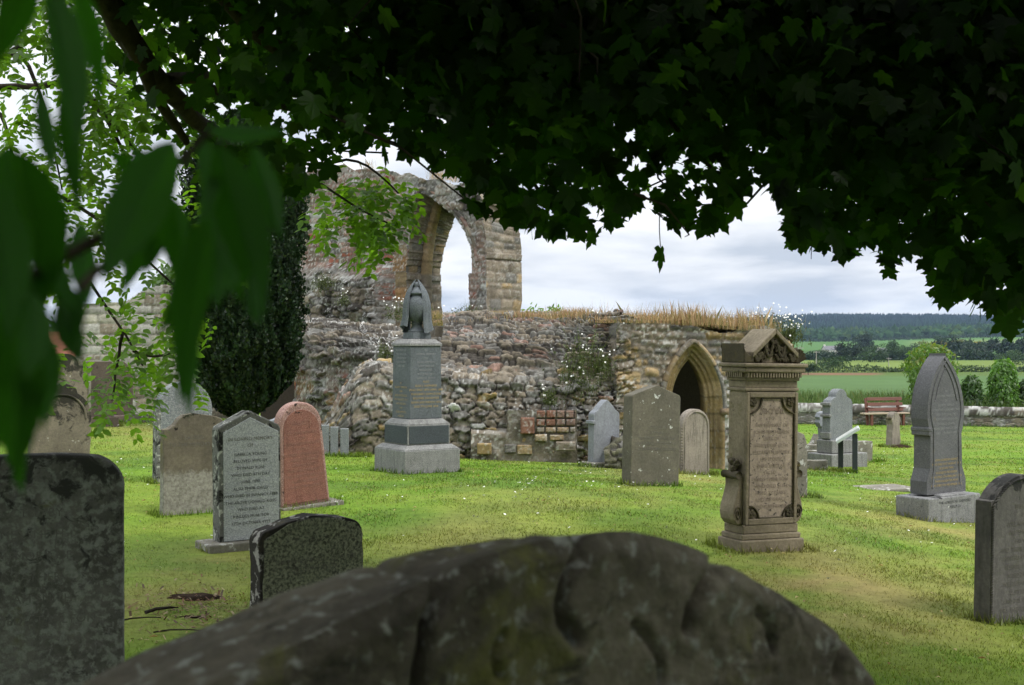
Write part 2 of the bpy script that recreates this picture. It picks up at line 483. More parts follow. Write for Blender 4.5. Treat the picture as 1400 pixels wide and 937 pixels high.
# ------------------------------------------------------------------ farmland and hills beyond the wall
_fz_d = np.array([43, 46, 49, 54, 70, 150, 900, 1300, 1800, 2050, 2700, 3100, 3600, 4600, 5200, 8000], float)
_fz_z = np.array([-2.2, -0.75, -0.35, -0.7, -3.0, -8.7, -8.7, -5.0, 4.0, 8, 24, 24, 40, 70, 66, 30], float)
def farm_z(x, y):
    y = np.asarray(y, float)
    z = np.interp(y, _fz_d, _fz_z)
    b = np.asarray(x) / np.maximum(y, 1)
    k = sstep(2900, 4600, y)
    z = z + k * (9 * np.sin(b * 11 - 0.6) + 14 * sstep(0.1, 0.26, b) * 0.9 - 16 * sstep(0.31, 0.42, b) * 0.5 - 26 * sstep(0.22, 0.10, b))
    z = z + sstep(1000, 2500, y) * 5 * np.sin(b * 17 + 1.0)
    return z
bear = np.linspace(-0.75, 0.95, 150)
dd = np.concatenate([np.linspace(43, 60, 14), np.linspace(65, 150, 12), np.linspace(160, 900, 75), np.linspace(920, 2000, 50), np.linspace(2050, 5200, 60), np.linspace(5400, 8000, 8)])
BB, DD = np.meshgrid(bear, dd)
FX = BB * DD
py_ = CY + (EYE - farm_z(FX, DD)) / DD * F
px_ = CX + BB * F
fc = np.zeros(FX.shape + (3,)) + np.array([0.072, 0.125, 0.043])                 # young corn field
def paint(mask, c):
    fc[mask] = c
paint((DD > 405) & (DD < 455), (0.075, 0.115, 0.03))                              # grass bank
paint((DD > 418) & (DD < 445) & (BB < 0.285), (0.16, 0.09, 0.055))                # ploughed strip
paint((DD >= 455) & (DD < 760), (0.125, 0.170, 0.040))                            # yellow green pasture
paint((DD >= 760) & (DD < 1250), (0.045, 0.09, 0.022))
paint((DD >= 1250) & (DD < 2050), (0.065, 0.135, 0.035))
paint((DD >= 1450) & (DD < 1800) & (BB > 0.30), (0.11, 0.165, 0.05))
paint((DD >= 2050), (0.022, 0.045, 0.018))
paint((DD >= 2700) & (DD < 2960) & (BB > 0.335), (0.16, 0.2, 0.06))                # a pale meadow between the woods
paint((DD >= 2760) & (DD < 2860) & (BB < 0.29), (0.13, 0.13, 0.06))
paint(DD < 150, (0.06, 0.1, 0.025))
g = Geo(); g.add(np.stack([FX, DD, farm_z(FX, DD)], -1).reshape(-1, 3), [grid_faces(len(dd), len(bear))], fc.reshape(-1, 3))
g.build('farmland', FARM, smooth=True, kind='structure')

ico = None
def ico_base():
    bm = bmesh.new(); bmesh.ops.create_icosphere(bm, subdivisions=1, radius=1.0)
    v = np.array([x.co[:] for x in bm.verts]); f = np.array([[q.index for q in p.verts] for p in bm.faces]); bm.free()
    return v, f
IV, IF = ico_base()
def far_clumps(pos, rad, hgt, cols, r):
    n = len(pos)
    v = IV[None] * (1 + 0.28 * r.normal(0, 1, (n, len(IV), 1))) * np.stack([rad, rad, hgt], 1)[:, None, :] + pos[:, None, :]
    f = (np.arange(n)[:, None, None] * len(IV) + IF[None]).reshape(-1, 3)
    shade = np.repeat(cols, len(IV), 0)
    return v.reshape(-1, 3), f, shade
def far_cones(pos, rad, hgt, cols, r):
    n = len(pos); th = np.arange(6) / 6 * 2 * math.pi
    ring = np.stack([np.cos(th), np.sin(th), np.zeros(6)], 1)
    v = np.concatenate([ring[None] * np.stack([rad, rad, rad], 1)[:, None, :] * (1 + 0.2 * r.normal(0, 1, (n, 6, 1))), np.stack([0 * rad, 0 * rad, hgt], 1)[:, None, :]], 1) + pos[:, None, :]
    k = np.arange(6); f = np.stack([k, (k + 1) % 6, np.full(6, 6)], 1)
    f = (np.arange(n)[:, None, None] * 7 + f[None]).reshape(-1, 3)
    return v.reshape(-1, 3), f, np.repeat(cols, 7, 0)
FAR_LEAF = attr_mat('far_leaf', 0.3, 0.4, 1.0, 0.0, 0.1, 0.02)
def scatter(n, d0, d1, b0, b1, r):
    d = np.sqrt(r.uniform(d0 * d0, d1 * d1, n)); b = r.uniform(b0, b1, n)
    return np.stack([b * d, d, farm_z(b * d, d)], 1)
r = np.random.default_rng(3)
pos = scatter(5200, 2020, 2720, -0.15, 0.56, r); n = len(pos)
dens = fbm(pos[:, 0] / 120, pos[:, 1] / 120, 3, 4)
k = dens > 0.36; pos = pos[k]; n = len(pos)
c = np.array([0.022, 0.048, 0.016]) * r.uniform(0.55, 1.5, (n, 1)) + np.array([0.022, 0.026, 0.0]) * (r.random((n, 1)) < 0.2)
g = Geo(); h = r.uniform(5, 10, n); pos[:, 2] += h * 0.5
a = far_clumps(pos, r.uniform(5, 9, n), h, c, r); g.add(a[0], [a[1]], a[2])
g.build('woodland', FAR_LEAF, kind='stuff')
pos = scatter(15000, 2960, 4750, -0.15, 0.56, r)
b = pos[:, 0] / pos[:, 1]
k = ~((pos[:, 1] < 3060) & (b > 0.30)) ; pos = pos[k]; n = len(pos)
c = np.array([0.013, 0.028, 0.018]) * r.uniform(0.6, 1.35, (n, 1)) * (0.8 + 0.5 * (fbm(pos[:, 0:1] / 300, pos[:, 1:2] / 300, 2, 9) > 0.52))
g = Geo(); a = far_cones(pos, r.uniform(6, 9, n), r.uniform(13, 24, n), c, r); g.add(a[0], [a[1]], a[2])
g.build('conifer_forest', FAR_LEAF, kind='stuff')

# haze box: pale even air round camera and land
m, nt = new_mat('haze_air')
pv = N(nt, 'ShaderNodeVolumePrincipled'); pv.inputs['Color'].default_value = (0.5, 0.68, 1.0, 1); pv.inputs['Density'].default_value = 0.000046
pv.inputs['Anisotropy'].default_value = 0.0
o_ = N(nt, 'ShaderNodeOutputMaterial'); nt.links.new(pv.outputs[0], o_.inputs['Volume'])
g = Geo(); g.box((0, 3990, 115), (16200, 8200, 260)); HAZE = g.build('haze', m, kind='stuff')

# ------------------------------------------------------------------ leaf shapes
def fan(outline, centre):
    """outline in the leaf's plane, stalk at the origin and tip at y = 1"""
    o = np.array(outline, float); v = np.concatenate([np.array([centre]), o]); n = len(o)
    z = -0.22 * v[:, 0] ** 2 - 0.18 * np.maximum(v[:, 1] - 0.25, 0) ** 2
    k = np.arange(n); return np.column_stack([v, z]), np.stack([np.zeros(n, int), 1 + k, 1 + (k + 1) % n], 1)
_half = [(0.0, 0.03), (0.2, -0.07), (0.34, -0.03), (0.50, 0.05), (0.40, 0.14), (0.35, 0.2), (0.50, 0.30), (0.55, 0.42), (0.66, 0.56), (0.50, 0.54), (0.38, 0.58), (0.24, 0.52), (0.28, 0.66), (0.20, 0.76), (0.12, 0.82), (0.0, 1.0)]
MAPLE = fan(_half + [(-x, y) for x, y in _half[-2:0:-1]], (0, 0.3))
_ov = [(0, 0), (0.14, 0.2), (0.17, 0.42), (0.12, 0.7), (0, 1.0)]
OVAL = fan(_ov + [(-x, y) for x, y in _ov[-2:0:-1]], (0, 0.4))
QUADL = (np.array([[0, 0, 0], [0.45, 0.45, -0.08], [0, 1, -0.12], [-0.45, 0.45, -0.08]]), np.array([[0, 1, 2], [0, 2, 3]]))

def frames(direction, normal):
    """rotation matrices whose y axis is the leaf's length and z axis its face"""
    y = direction / (np.linalg.norm(direction, axis=1, keepdims=True) + 1e-9)
    z = normal - (normal * y).sum(1, keepdims=True) * y; z /= np.linalg.norm(z, axis=1, keepdims=True) + 1e-9
    x = np.cross(y, z)
    return np.stack([x, y, z], 2)
def leaves(base, pos, direction, normal, size, cols):
    bv, bf = base
    Rm = frames(direction, normal)
    v = np.einsum('nij,kj->nki', Rm, bv) * np.asarray(size)[:, None, None] + pos[:, None, :]
    n = len(pos)
    f = (np.arange(n)[:, None, None] * len(bv) + bf[None]).reshape(-1, bf.shape[1])
    return v.reshape(-1, 3), f, np.repeat(cols, len(bv), 0)

def crown_leaves(g, centre, radii, n, size, col, r, base=OVAL, lumps=9, shell=0.55, flat=0.6):
    """leaves gathered in uneven lumps through a crown's volume"""
    cs = r.normal(0, 1, (lumps, 3)); cs /= np.linalg.norm(cs, axis=1, keepdims=True); cs *= r.uniform(0.25, 0.8, (lumps, 1))
    rs = r.uniform(0.25, 0.5, lumps)
    k = r.integers(0, lumps, n); d = r.normal(0, 1, (n, 3)); d /= np.linalg.norm(d, axis=1, keepdims=True)
    q = (cs[k] + d * (rs[k] * (shell + (1 - shell) * r.random(n)))[:, None]) * np.array(radii) + np.array(centre)
    lc = r.uniform(0.65, 1.35, (lumps, 1))
    c = np.array(col) * lc[k] * r.uniform(0.7, 1.4, (n, 1))
    nr = d + r.normal(0, flat, (n, 3)); di = r.normal(0, 1, (n, 3)); di[:, 2] -= 0.5
    a = leaves(base, q, di, nr, r.uniform(0.7, 1.3, n) * size, c)
    g.add(a[0], [a[1]], a[2])

def bush(name, label, cat, base, radii, n, size, col, seed, group=None, trunk_h=0.3, lumps=9, mat=None, trunk_r=0.06):
    r = np.random.default_rng(seed)
    root = thing(name, label, cat, base, 0, group)
    g = Geo(); crown_leaves(g, (0, 0, trunk_h + radii[2]), radii, n, size, col, r, lumps=lumps)
    g.build('crown', mat or DULL_LEAF, root)
    g = Geo(); t = np.linspace(0, 1, 5)[:, None]
    lean = r.normal(0, 0.08, 3) * radii[2]; lean[2] = trunk_h + radii[2] * 1.2
    g.tube(t * lean + np.array([0, 0, -0.1]), trunk_r * np.linspace(1, 0.4, 5), 6)
    for q in range(4):
        e = r.normal(0, 0.45, 3) * np.array(radii); e[2] = trunk_h + radii[2] * (1 + 0.5 * r.random())
        g.tube(lean * 0.35 * (1 - t) + e * t, trunk_r * np.linspace(0.5, 0.2, 5), 5)
    g.build('trunk', BARK, root)
    return root

def fbase(px, d):
    x = (px - CX) / F * d
    return (x, d, float(farm_z(x, d)))
# trees and hedges out in the fields: (px, top py, depth, half width px, kind)
FIELD = [(1139, 487, 480, 19, 'round hawthorn tree standing alone in the pale pasture', 'tree', (0.03, 0.062, 0.016)),
         (1105, 497, 420, 9, 'low dark bush beside the ploughed strip', 'bush', (0.026, 0.05, 0.014)),
         (1124, 478, 800, 10, 'pale green tree near the utility pole at the edge of the copse', 'tree', (0.045, 0.075, 0.03)),
         (1152, 470, 720, 11, 'dark tree with a peaked top in the field copse', 'tree', (0.018, 0.036, 0.014)),
         (1168, 472, 740, 11, 'blackish green tree in the middle of the field copse', 'tree', (0.016, 0.032, 0.014)),
         (1186, 457, 1150, 11, 'tall square-topped tree standing above the copse', 'tree', (0.02, 0.038, 0.018)),
         (1196, 474, 690, 15, 'broad mid green tree at the end of the field copse', 'tree', (0.032, 0.064, 0.018)),
         (1219, 467, 760, 7, 'narrow upright tree beside the second utility pole', 'tree', (0.026, 0.05, 0.018)),
         (1236, 474, 720, 12, 'rounded tree left of the tall ivy-clad stump', 'tree', (0.03, 0.06, 0.018)),
         (1254, 472, 740, 12, 'rounded tree directly behind the tall ivy-clad stump', 'tree', (0.028, 0.055, 0.018)),
         (1384, 481, 600, 17, 'spreading tree in the pasture behind the small shrub columns', 'tree', (0.03, 0.06, 0.018)),
         (1333, 499, 560, 14, 'low dark hedge bush in the pasture beside the pointed monument', 'bush', (0.026, 0.05, 0.015)),
         (1352, 502, 540, 11, 'small hedge bush at the end of the pasture hedge', 'bush', (0.028, 0.055, 0.016)),
         (1230, 503, 500, 9, 'low bush on the grass bank under the copse', 'bush', (0.03, 0.06, 0.016)),
         (1175, 503, 520, 10, 'low scrubby bush on the grass bank beside the round hawthorn', 'bush', (0.035, 0.065, 0.018))]
for i, (px, top, d, hw, lab, cat, col) in enumerate(FIELD):
    b = fbase(px, d); hz = (EYE - (top - CY) / F * d) - b[2]
    rad = (1.75 * hw / F * d, 1.3 * hw / F * d, hz * 0.62)
    bush('field_' + cat, lab, cat, b, rad, 1900, hz * 0.13, col, 100 + i, 'trees and bushes in the fields', -hz * 0.05, 16, trunk_r=0.03 * hz)
for i, px in enumerate(np.linspace(1288, 1420, 13)):
    d = 830 + 25 * math.sin(i * 2.1); b = fbase(px, d); hz = (EYE - (466 + 3 * math.sin(i * 1.7) - CY) / F * d) - b[2]
    bush('shelterbelt_conifer', 'dark conifer in the straight shelterbelt row across the pasture', 'tree', b, (9.5, 6, hz * 0.6), 700, 2.2, (0.017, 0.036, 0.016), 140 + i, 'conifers of the shelterbelt', 0.4, 6, trunk_r=0.3)
for i, (px, top) in enumerate(((1272, 466), (1295, 465), (1312, 464), (1330, 465))):
    d = 1240; b = fbase(px, d); hz = max(4.0, (EYE - (top - CY) / F * d) - b[2])
    bush('gorse_bush', 'gorse bush flecked with yellow bloom above the shelterbelt', 'bush', b, (12, 7, hz * 0.55), 600, 2.0, ((0.09, 0.10, 0.02), (0.2, 0.16, 0.02))[i % 2], 170 + i, 'gorse bushes on the slope', 0.2, 5, trunk_r=0.15)

# hedges between the fields
def far_hedge(label, pts, h, w, col, seed, n):
    r = np.random.default_rng(seed); p = np.array(pts, float); t = r.random(n)
    x = np.interp(t, np.linspace(0, 1, len(p)), p[:, 0]); y = np.interp(t, np.linspace(0, 1, len(p)), p[:, 1]); hh = h * (.35 + 1.1 * fbm(x * .09, y * 0, 4, seed))
    root = thing('field_hedge', label, 'hedge', (p[0, 0], p[0, 1], float(farm_z(p[0, 0], p[0, 1]))), 0, 'hedges between the fields')
    q = np.stack([x, y + r.normal(0, w, n), farm_z(x, y) + hh * r.random(n)], 1)
    a = leaves(OVAL, q, r.normal(0, 1, (n, 3)), r.normal(0, 1, (n, 3)), r.uniform(.6, 1.3, n) * h * .42, np.array(col) * r.uniform(.5, 1.4, (n, 1)))
    g = Geo(); g.add(a[0], [a[1]], a[2]); g.build('foliage', DULL_LEAF, root, False, True)
hx = lambda px, d: ((px - CX) / F * d, d)
far_hedge('ragged low hedge along the bank above the nearest green field', [hx(1085, 452), hx(1450, 460)], 2.0, 1.0, (0.04, 0.07, 0.02), 31, 5200)
far_hedge('dark hedge with bushes between the pale pasture and the copse', [hx(1085, 770), hx(1460, 765)], 4.5, 2.0, (0.022, 0.046, 0.016), 32, 7000)
far_hedge('thin dark hedge along the top of the far field under the woods', [hx(1060, 1900), hx(1460, 1950)], 6.0, 3.0, (0.02, 0.042, 0.018), 33, 5000)

# farmhouses and poles
LIME = plain_mat('lime_wash', (0.62, 0.6, 0.55), (0.5, 0.48, 0.44), 0.5, 0.9, 0.0)
SLATE = plain_mat('slate', (0.16, 0.16, 0.17), (0.1, 0.1, 0.11), 1.5, 0.8, 0.0)
DARKGLASS = plain_mat('dark_glass', (0.02, 0.022, 0.025), None, 2, 0.2, 0.0)
for px, lab, s in ((1137, 'low white farmhouse left of the field copse', 1.0), (1209, 'small white cottage between the copse trees', 0.8)):
    b = fbase(px, 960)
    root = thing('farmhouse', lab, 'house', b, R(12))
    g = Geo(); w, dp_, h = 13 * s, 7 * s, 4.5 * s
    g.box((0, 0, h / 2), (w, dp_, h)); 
    g.add([[-w / 2, -dp_ / 2, h], [-w / 2, dp_ / 2, h], [-w / 2, 0, h + 2.6 * s], [w / 2, -dp_ / 2, h], [w / 2, dp_ / 2, h], [w / 2, 0, h + 2.6 * s]], [np.array([[0, 1, 2], [3, 5, 4]])])
    g.build('wall', LIME, root)
    g = Geo(); e = 0.35
    for sg in (-1, 1):
        v = np.array([[-w / 2 - e, sg * (dp_ / 2 + e), h - 0.25], [w / 2 + e, sg * (dp_ / 2 + e), h - 0.25], [w / 2 + e, 0, h + 2.75 * s], [-w / 2 - e, 0, h + 2.75 * s]])
        g.add(np.concatenate([v, v + np.array([0, 0, 0.18])]), [np.array([[0, 1, 2, 3], [4, 7, 6, 5], [0, 4, 5, 1], [3, 2, 6, 7], [0, 3, 7, 4], [1, 5, 6, 2]])])
    roof = g.build('roof', SLATE, root)
    for sx in (-1, 1):
        g = Geo(); g.box((sx * (w / 2 - 0.8), 0, h + 3.0 * s), (1.1, 1.1, 1.8)); g.build('chimney', LIME, roof)
    for k in (-1, 0, 1):
        g = Geo(); g.box((k * w * 0.28, -dp_ / 2 - 0.02, h * 0.5), (1.0, 0.1, 1.4 if k else 2.4)); g.build('window' if k else 'door', DARKGLASS, root)
POLEM = plain_mat('pole_wood', (0.36, 0.34, 0.31), (0.25, 0.23, 0.21), 3, 0.9, 0.0)
for px, top, d, lab in ((1116, 480, 470, 'pale utility pole in the field left of the round hawthorn'), (1215, 489, 560, 'thin utility pole in the field beyond the red bench'),
                        (1094, 474, 430, 'utility pole with a crossarm just right of the carved monument')):
    b = fbase(px, d); h = EYE - (top - CY) / F * d - b[2]
    root = thing('utility_pole', lab, 'utility pole', b, 0.3, 'utility poles across the fields')
    g = Geo(); g.tube([(0, 0, -0.3), (0, 0, h)], [0.2, 0.13], 8); g.build('post', POLEM, root)
    g = Geo(); g.box((0, -0.2, h - 0.5), (2.4, 0.12, 0.14)); ca = g.build('crossarm', POLEM, root)
    for k in (-1.05, -0.35, 0.35, 1.05):
        g = Geo(); g.tube([(k, -0.2, h - 0.43), (k, -0.2, h - 0.15)], 0.06, 6); g.build('insulator', POLEM, ca)
# ------------------------------------------------------------------ masonry
GREYB = (0.200, 0.170, 0.130); PINK = (0.235, 0.150, 0.118); GREY = (0.150, 0.142, 0.127); DARK = (0.062, 0.055, 0.047); ORANGE = (0.27, 0.16, 0.075)
RED = (0.25, 0.078, 0.045); BUFF = (0.29, 0.215, 0.12); LICH = (0.43, 0.43, 0.40); OCHRE = (0.26, 0.19, 0.09)
def courses(U, V, seed, ch=(0.1, 0.2), cw=(0.18, 0.45), wob=0.03, wfreq=2.5, gap=0.008, rnd_=0.05):
    """stones laid in courses over (U, V) in metres: bulge 0..1, three random numbers per stone, joint mask"""
    r = np.random.default_rng(seed)
    Uw = U + wob * 2 * (fbm(U * wfreq, V * wfreq, 3, seed) - 0.5) * 2; Vw = V + wob * 2 * (fbm(U * wfreq + 31, V * wfreq, 3, seed + 5) - 0.5) * 2
    v0, v1 = Vw.min() - 0.5, Vw.max() + 0.5
    hs = [v0]
    while hs[-1] < v1: hs.append(hs[-1] + r.uniform(*ch))
    hs = np.array(hs)
    row = np.clip(np.searchsorted(hs, Vw) - 1, 0, len(hs) - 2)
    dv = np.minimum(Vw - hs[row], hs[row + 1] - Vw)
    du = np.zeros_like(U); col = np.zeros(U.shape, int)
    u0, u1 = Uw.min() - 1, Uw.max() + 1
    for k in range(len(hs) - 1):
        mk = row == k
        if not mk.any(): continue
        ws = [u0 - r.uniform(0, 0.5)]; sc = 0.7 + 0.6 * r.random()
        while ws[-1] < u1: ws.append(ws[-1] + r.uniform(*cw) * sc)
        ws = np.array(ws); uu = Uw[mk]
        c = np.clip(np.searchsorted(ws, uu) - 1, 0, len(ws) - 2)
        du[mk] = np.minimum(uu - ws[c], ws[c + 1] - uu); col[mk] = c
    r1 = hash2(row, col, seed + 1); r2 = hash2(row, col, seed + 2); r3 = hash2(row, col, seed + 3)
    e = np.minimum(du, dv) - 0.5 * np.clip(rnd_ - np.maximum(du, dv), 0, None)
    e = e + 0.012 * (fbm(U * 14, V * 14, 2, seed + 8) - 0.5)
    b = sstep(gap, gap + rnd_, e)
    return b, r1, r2, r3, 1 - sstep(gap * 0.6, gap + 0.012, e)

def cells(U, V, seed, sz=(0.3, 0.17), jit=0.85):
    """rubble: an irregular cell per stone"""
    x = U / sz[0]; y = V / sz[1]
    x = x + 0.35 * (fbm(x * 1.3, y * 1.3, 2, seed + 4) - 0.5); y = y + 0.35 * (fbm(x * 1.3 + 9, y * 1.3, 2, seed + 6) - 0.5)
    ix = np.floor(x); iy = np.floor(y)
    d1 = np.full(x.shape, 9.0); d2 = np.full(x.shape, 9.0); bx = np.zeros(x.shape); by = np.zeros(x.shape); tx_ = np.zeros(x.shape); ty_ = np.zeros(x.shape)
    for i in (-1, 0, 1):
        for j in (-1, 0, 1):
            cx = ix + i; cy_ = iy + j
            qx = cx + 0.5 + jit * (hash2(cx, cy_, seed) - 0.5); qy = cy_ + 0.5 + jit * (hash2(cx, cy_, seed + 1) - 0.5)
            wgt = 0.75 + 0.5 * hash2(cx, cy_, seed + 7)
            d = np.maximum(np.abs(x - qx), np.abs(y - qy)) * 0.55 + 0.45 * np.hypot(x - qx, y - qy); d = d * wgt
            nb = d < d1
            tx_ = np.where(nb, x - qx, tx_); ty_ = np.where(nb, y - qy, ty_)
            d2 = np.where(nb, d1, np.minimum(d2, d)); bx = np.where(nb, cx, bx); by = np.where(nb, cy_, by); d1 = np.where(nb, d, d1)
    e = (d2 - d1)
    r1 = hash2(bx, by, seed + 11); r2 = hash2(bx, by, seed + 12); r3 = hash2(bx, by, seed + 13)
    b = sstep(0.0, 0.15, e + 0.10 * (fbm(U * 12, V * 12, 2, seed + 3) - 0.5)) * (0.8 + 1.3 * ((r1 - 0.5) * tx_ + (r2 - 0.5) * ty_) + 0.5 * (fbm(U * 16, V * 16, 3, seed + 9) - 0.5))
    return b, r1, r2, r3, 1 - sstep(0.02, 0.16, e)

def pick(r1, r2, pal):
    """palette: (colour, weight) list -> colour per point"""
    w = np.cumsum([p[1] for p in pal]); w = w / w[-1]
    i = np.searchsorted(w, r1); i = np.clip(i, 0, len(pal) - 1)
    return np.array([p[0] for p in pal])[i] * (0.72 + 0.56 * r2[..., None])
def blend(c, col, k):
    k = np.asarray(k)[..., None]
    return c * (1 - k) + np.asarray(col) * k
def weather(c, U, V, seed, lich=0.5, dirt=0.5, jmask=None, jcol=(0.16, 0.135, 0.105), spots=0.5):  # joint colour: mortar on laid walls, painted crevice shade on rubble
    if jmask is not None: c = blend(c, jcol, jmask * 0.85)
    c = blend(c, DARK, dirt * sstep(0.48, 0.68, fbm(U * 1.1, V * 1.3, 5, seed + 40)))
    c = c * (0.78 + 0.44 * fbm(U * 22, V * 22, 3, seed + 41))[..., None]
    lm = sstep(0.6 - 0.17 * lich, 0.66 - 0.14 * lich, 0.4 * fbm(U * 2.2, V * 2.2, 3, seed + 42) + 0.6 * fbm(U * 22, V * 22, 3, seed + 43))
    c = blend(c, LICH, lm * 0.8 * min(1, lich * 1.6))
    sp = sstep(0.72, 0.76, vnoise(U * 30, V * 30, seed + 44)) * sstep(0.42, 0.6, fbm(U * 2, V * 2, 3, seed + 45))
    return blend(c, (0.66, 0.66, 0.63), sp * spots)

class Plane:
    def __init__(s, A, deg):
        s.A = np.array(A, float); a = R(deg); s.deg = deg
        s.dir = np.array([math.cos(a), math.sin(a)]); s.n = np.array([math.sin(a), -math.cos(a)])
    def uz(s, px, py):
        rx = np.array([(px - CX) / F, 1.0]); t = (s.A @ s.n) / (rx @ s.n)
        p = rx * t - s.A
        return np.array([p @ s.dir, EYE - (py - CY) / F * t])
    def xyz(s, u, z, out=0.0):
        u = np.asarray(u, float); z = np.asarray(z, float)
        return np.stack([s.A[0] + u * s.dir[0] + out * s.n[0], s.A[1] + u * s.dir[1] + out * s.n[1], z + 0 * u], -1)

def wall(g, pl, inside, u0, u1, z0, z1, res, relief, colour, thick, back_rag=0.0, side_res=0.05, seed=0, back_drop=None):
    """a wall of depth «thick»: relief front, straight back, its broken edges and openings closed by reveals"""
    nu = int((u1 - u0) / res) + 1; nz = int((z1 - z0) / res) + 1
    us = np.linspace(u0, u1, nu + 1); zs = np.linspace(z0, z1, nz + 1)
    U, Z = np.meshgrid(us, zs)
    Uc, Zc = np.meshgrid((us[:-1] + us[1:]) / 2, (zs[:-1] + zs[1:]) / 2)
    keep = inside(Uc, Zc)
    h = relief(U, Z); c = colour(U, Z)
    front = pl.xyz(U, Z, h).reshape(-1, 3)
    idx = np.arange((nu + 1) * (nz + 1)).reshape(nz + 1, nu + 1)
    q = np.stack([idx[:-1, :-1], idx[:-1, 1:], idx[1:, 1:], idx[1:, :-1]], -1)[keep]
    used = np.unique(q); rm = np.full(idx.size, -1); rm[used] = np.arange(len(used))
    g.add(front[used], [rm[q]], c.reshape(-1, 3)[used])
    tk = thick + back_rag * (fbm(U * 2.2, Z * 2.2, 3, seed + 77) - 0.5) * 2
    back = pl.xyz(U, Z if back_drop is None else Z - back_drop[1] * sstep(back_drop[0], back_drop[0] + 1.5, Z), -tk).reshape(-1, 3)
    g.add(back[used], [rm[q][:, ::-1]], (c * 0 + np.array(GREYB)).reshape(-1, 3)[used])
    kp = np.pad(keep, 1)
    es = []
    a = kp[1:-1, 1:-1] & ~kp[1:-1, :-2]; i, j = np.nonzero(a); es.append(np.stack([idx[i + 1, j], idx[i, j]], 1))
    a = kp[1:-1, 1:-1] & ~kp[1:-1, 2:]; i, j = np.nonzero(a); es.append(np.stack([idx[i, j + 1], idx[i + 1, j + 1]], 1))
    a = kp[1:-1, 1:-1] & ~kp[:-2, 1:-1]; i, j = np.nonzero(a); es.append(np.stack([idx[i, j], idx[i, j + 1]], 1))
    a = kp[1:-1, 1:-1] & ~kp[2:, 1:-1]; i, j = np.nonzero(a); es.append(np.stack([idx[i + 1, j + 1], idx[i + 1, j]], 1))
    es = np.concatenate(es); ev = np.unique(es); em = np.full(idx.size, -1); em[ev] = np.arange(len(ev))
    ns = max(2, int(thick / side_res)); t = np.linspace(0, 1, ns + 1)
    fr = front[ev]; bk = back[ev]; V3 = fr[None] * (1 - t)[:, None, None] + bk[None] * t[:, None, None]
    Ue = U.ravel()[ev]; Ze = Z.ravel()[ev]; S = t[:, None] * thick + 0 * Ue[None]
    Q = Ze[None] * 1.0 + Ue[None] * 0.6 + 0 * S
    b, r1, r2, r3, mo = courses(S, Q, seed + 50, (0.13, 0.26), (0.2, 0.45), 0.02)
    sc = weather(pick(r1, r2, [(BUFF, 1), (GREYB, 6), (GREY, 2)]), S, Q, seed + 51, 0.15, 0.4, mo, spots=0.2)
    # sink or raise the reveal's stones along its own outward direction
    nn = np.zeros((len(ev), 2)); 
    d_ = np.stack([U.ravel()[es[:, 1]] - U.ravel()[es[:, 0]], Z.ravel()[es[:, 1]] - Z.ravel()[es[:, 0]]], 1)
    for k in (0, 1):
        np.add.at(nn, em[es[:, k]], np.stack([d_[:, 1], -d_[:, 0]], 1))
    nn /= np.linalg.norm(nn, axis=1, keepdims=True) + 1e-9
    amp = (b - 0.6) * 0.025 * np.sin(np.pi * np.clip(t, 0, 0.999))[:, None] ** 0.4
    V3 = V3 + amp[..., None] * np.stack([nn[:, 0] * pl.dir[0], nn[:, 0] * pl.dir[1], nn[:, 1]], -1)[None]
    m_ = len(ev); fs = []
    for k in range(ns):
        fs.append(np.stack([em[es[:, 0]] + k * m_, em[es[:, 0]] + (k + 1) * m_, em[es[:, 1]] + (k + 1) * m_, em[es[:, 1]] + k * m_], 1))
    g.add(V3.reshape(-1, 3), [np.concatenate(fs)], sc.reshape(-1, 3))

# ------------------------------------------------------------------ the ruined tower with its great arch
TP = Plane(P(720, 430, 26.0)[:2], -40)
def pxpoly(pl, pts): return [tuple(pl.uz(*p)) for p in pts]
tow = pxpoly(TP, [(404, 640), (404, 250), (420, 232), (440, 222), (455, 227), (470, 224), (484, 232), (500, 228), (516, 235), (530, 233), (548, 241), (565, 238), (583, 245), (600, 243), (618, 251), (640, 254),
                  (652, 260), (660, 272), (662, 300), (666, 326), (665, 340), (666, 560)])
arch = pxpoly(TP, [(556, 520), (556, 367), (558, 340), (562, 312), (567, 290), (570, 272), (574, 263), (586, 267), (600, 277), (614, 289), (626, 303), (636, 319), (643, 338), (646, 360), (646, 372), (641, 376), (642, 430), (642, 520)])
def t_inside(U, Z):
    j1 = 0.10 * (fbm(U * 3, Z * 3, 3, 91) - 0.5); j2 = 0.10 * (fbm(U * 3 + 50, Z * 3, 3, 92) - 0.5)
    top = Z > 3.4
    o = np.where(top, in_poly(U + j1 * 1.6, Z + j2 * 1.6, tow), in_poly(U, Z, tow))
    return o & ~in_poly(U + j1 * 0.6, Z + j2 * 0.6, arch)
ucol = lambda px: TP.uz(px, 400)[0]
U_L, U_J, U_R0, U_E = ucol(404), ucol(556), ucol(700), ucol(666)
zrow = lambda px, py: TP.uz(px, py)[1]
Z470, Z385 = zrow(470, 475), zrow(470, 380)
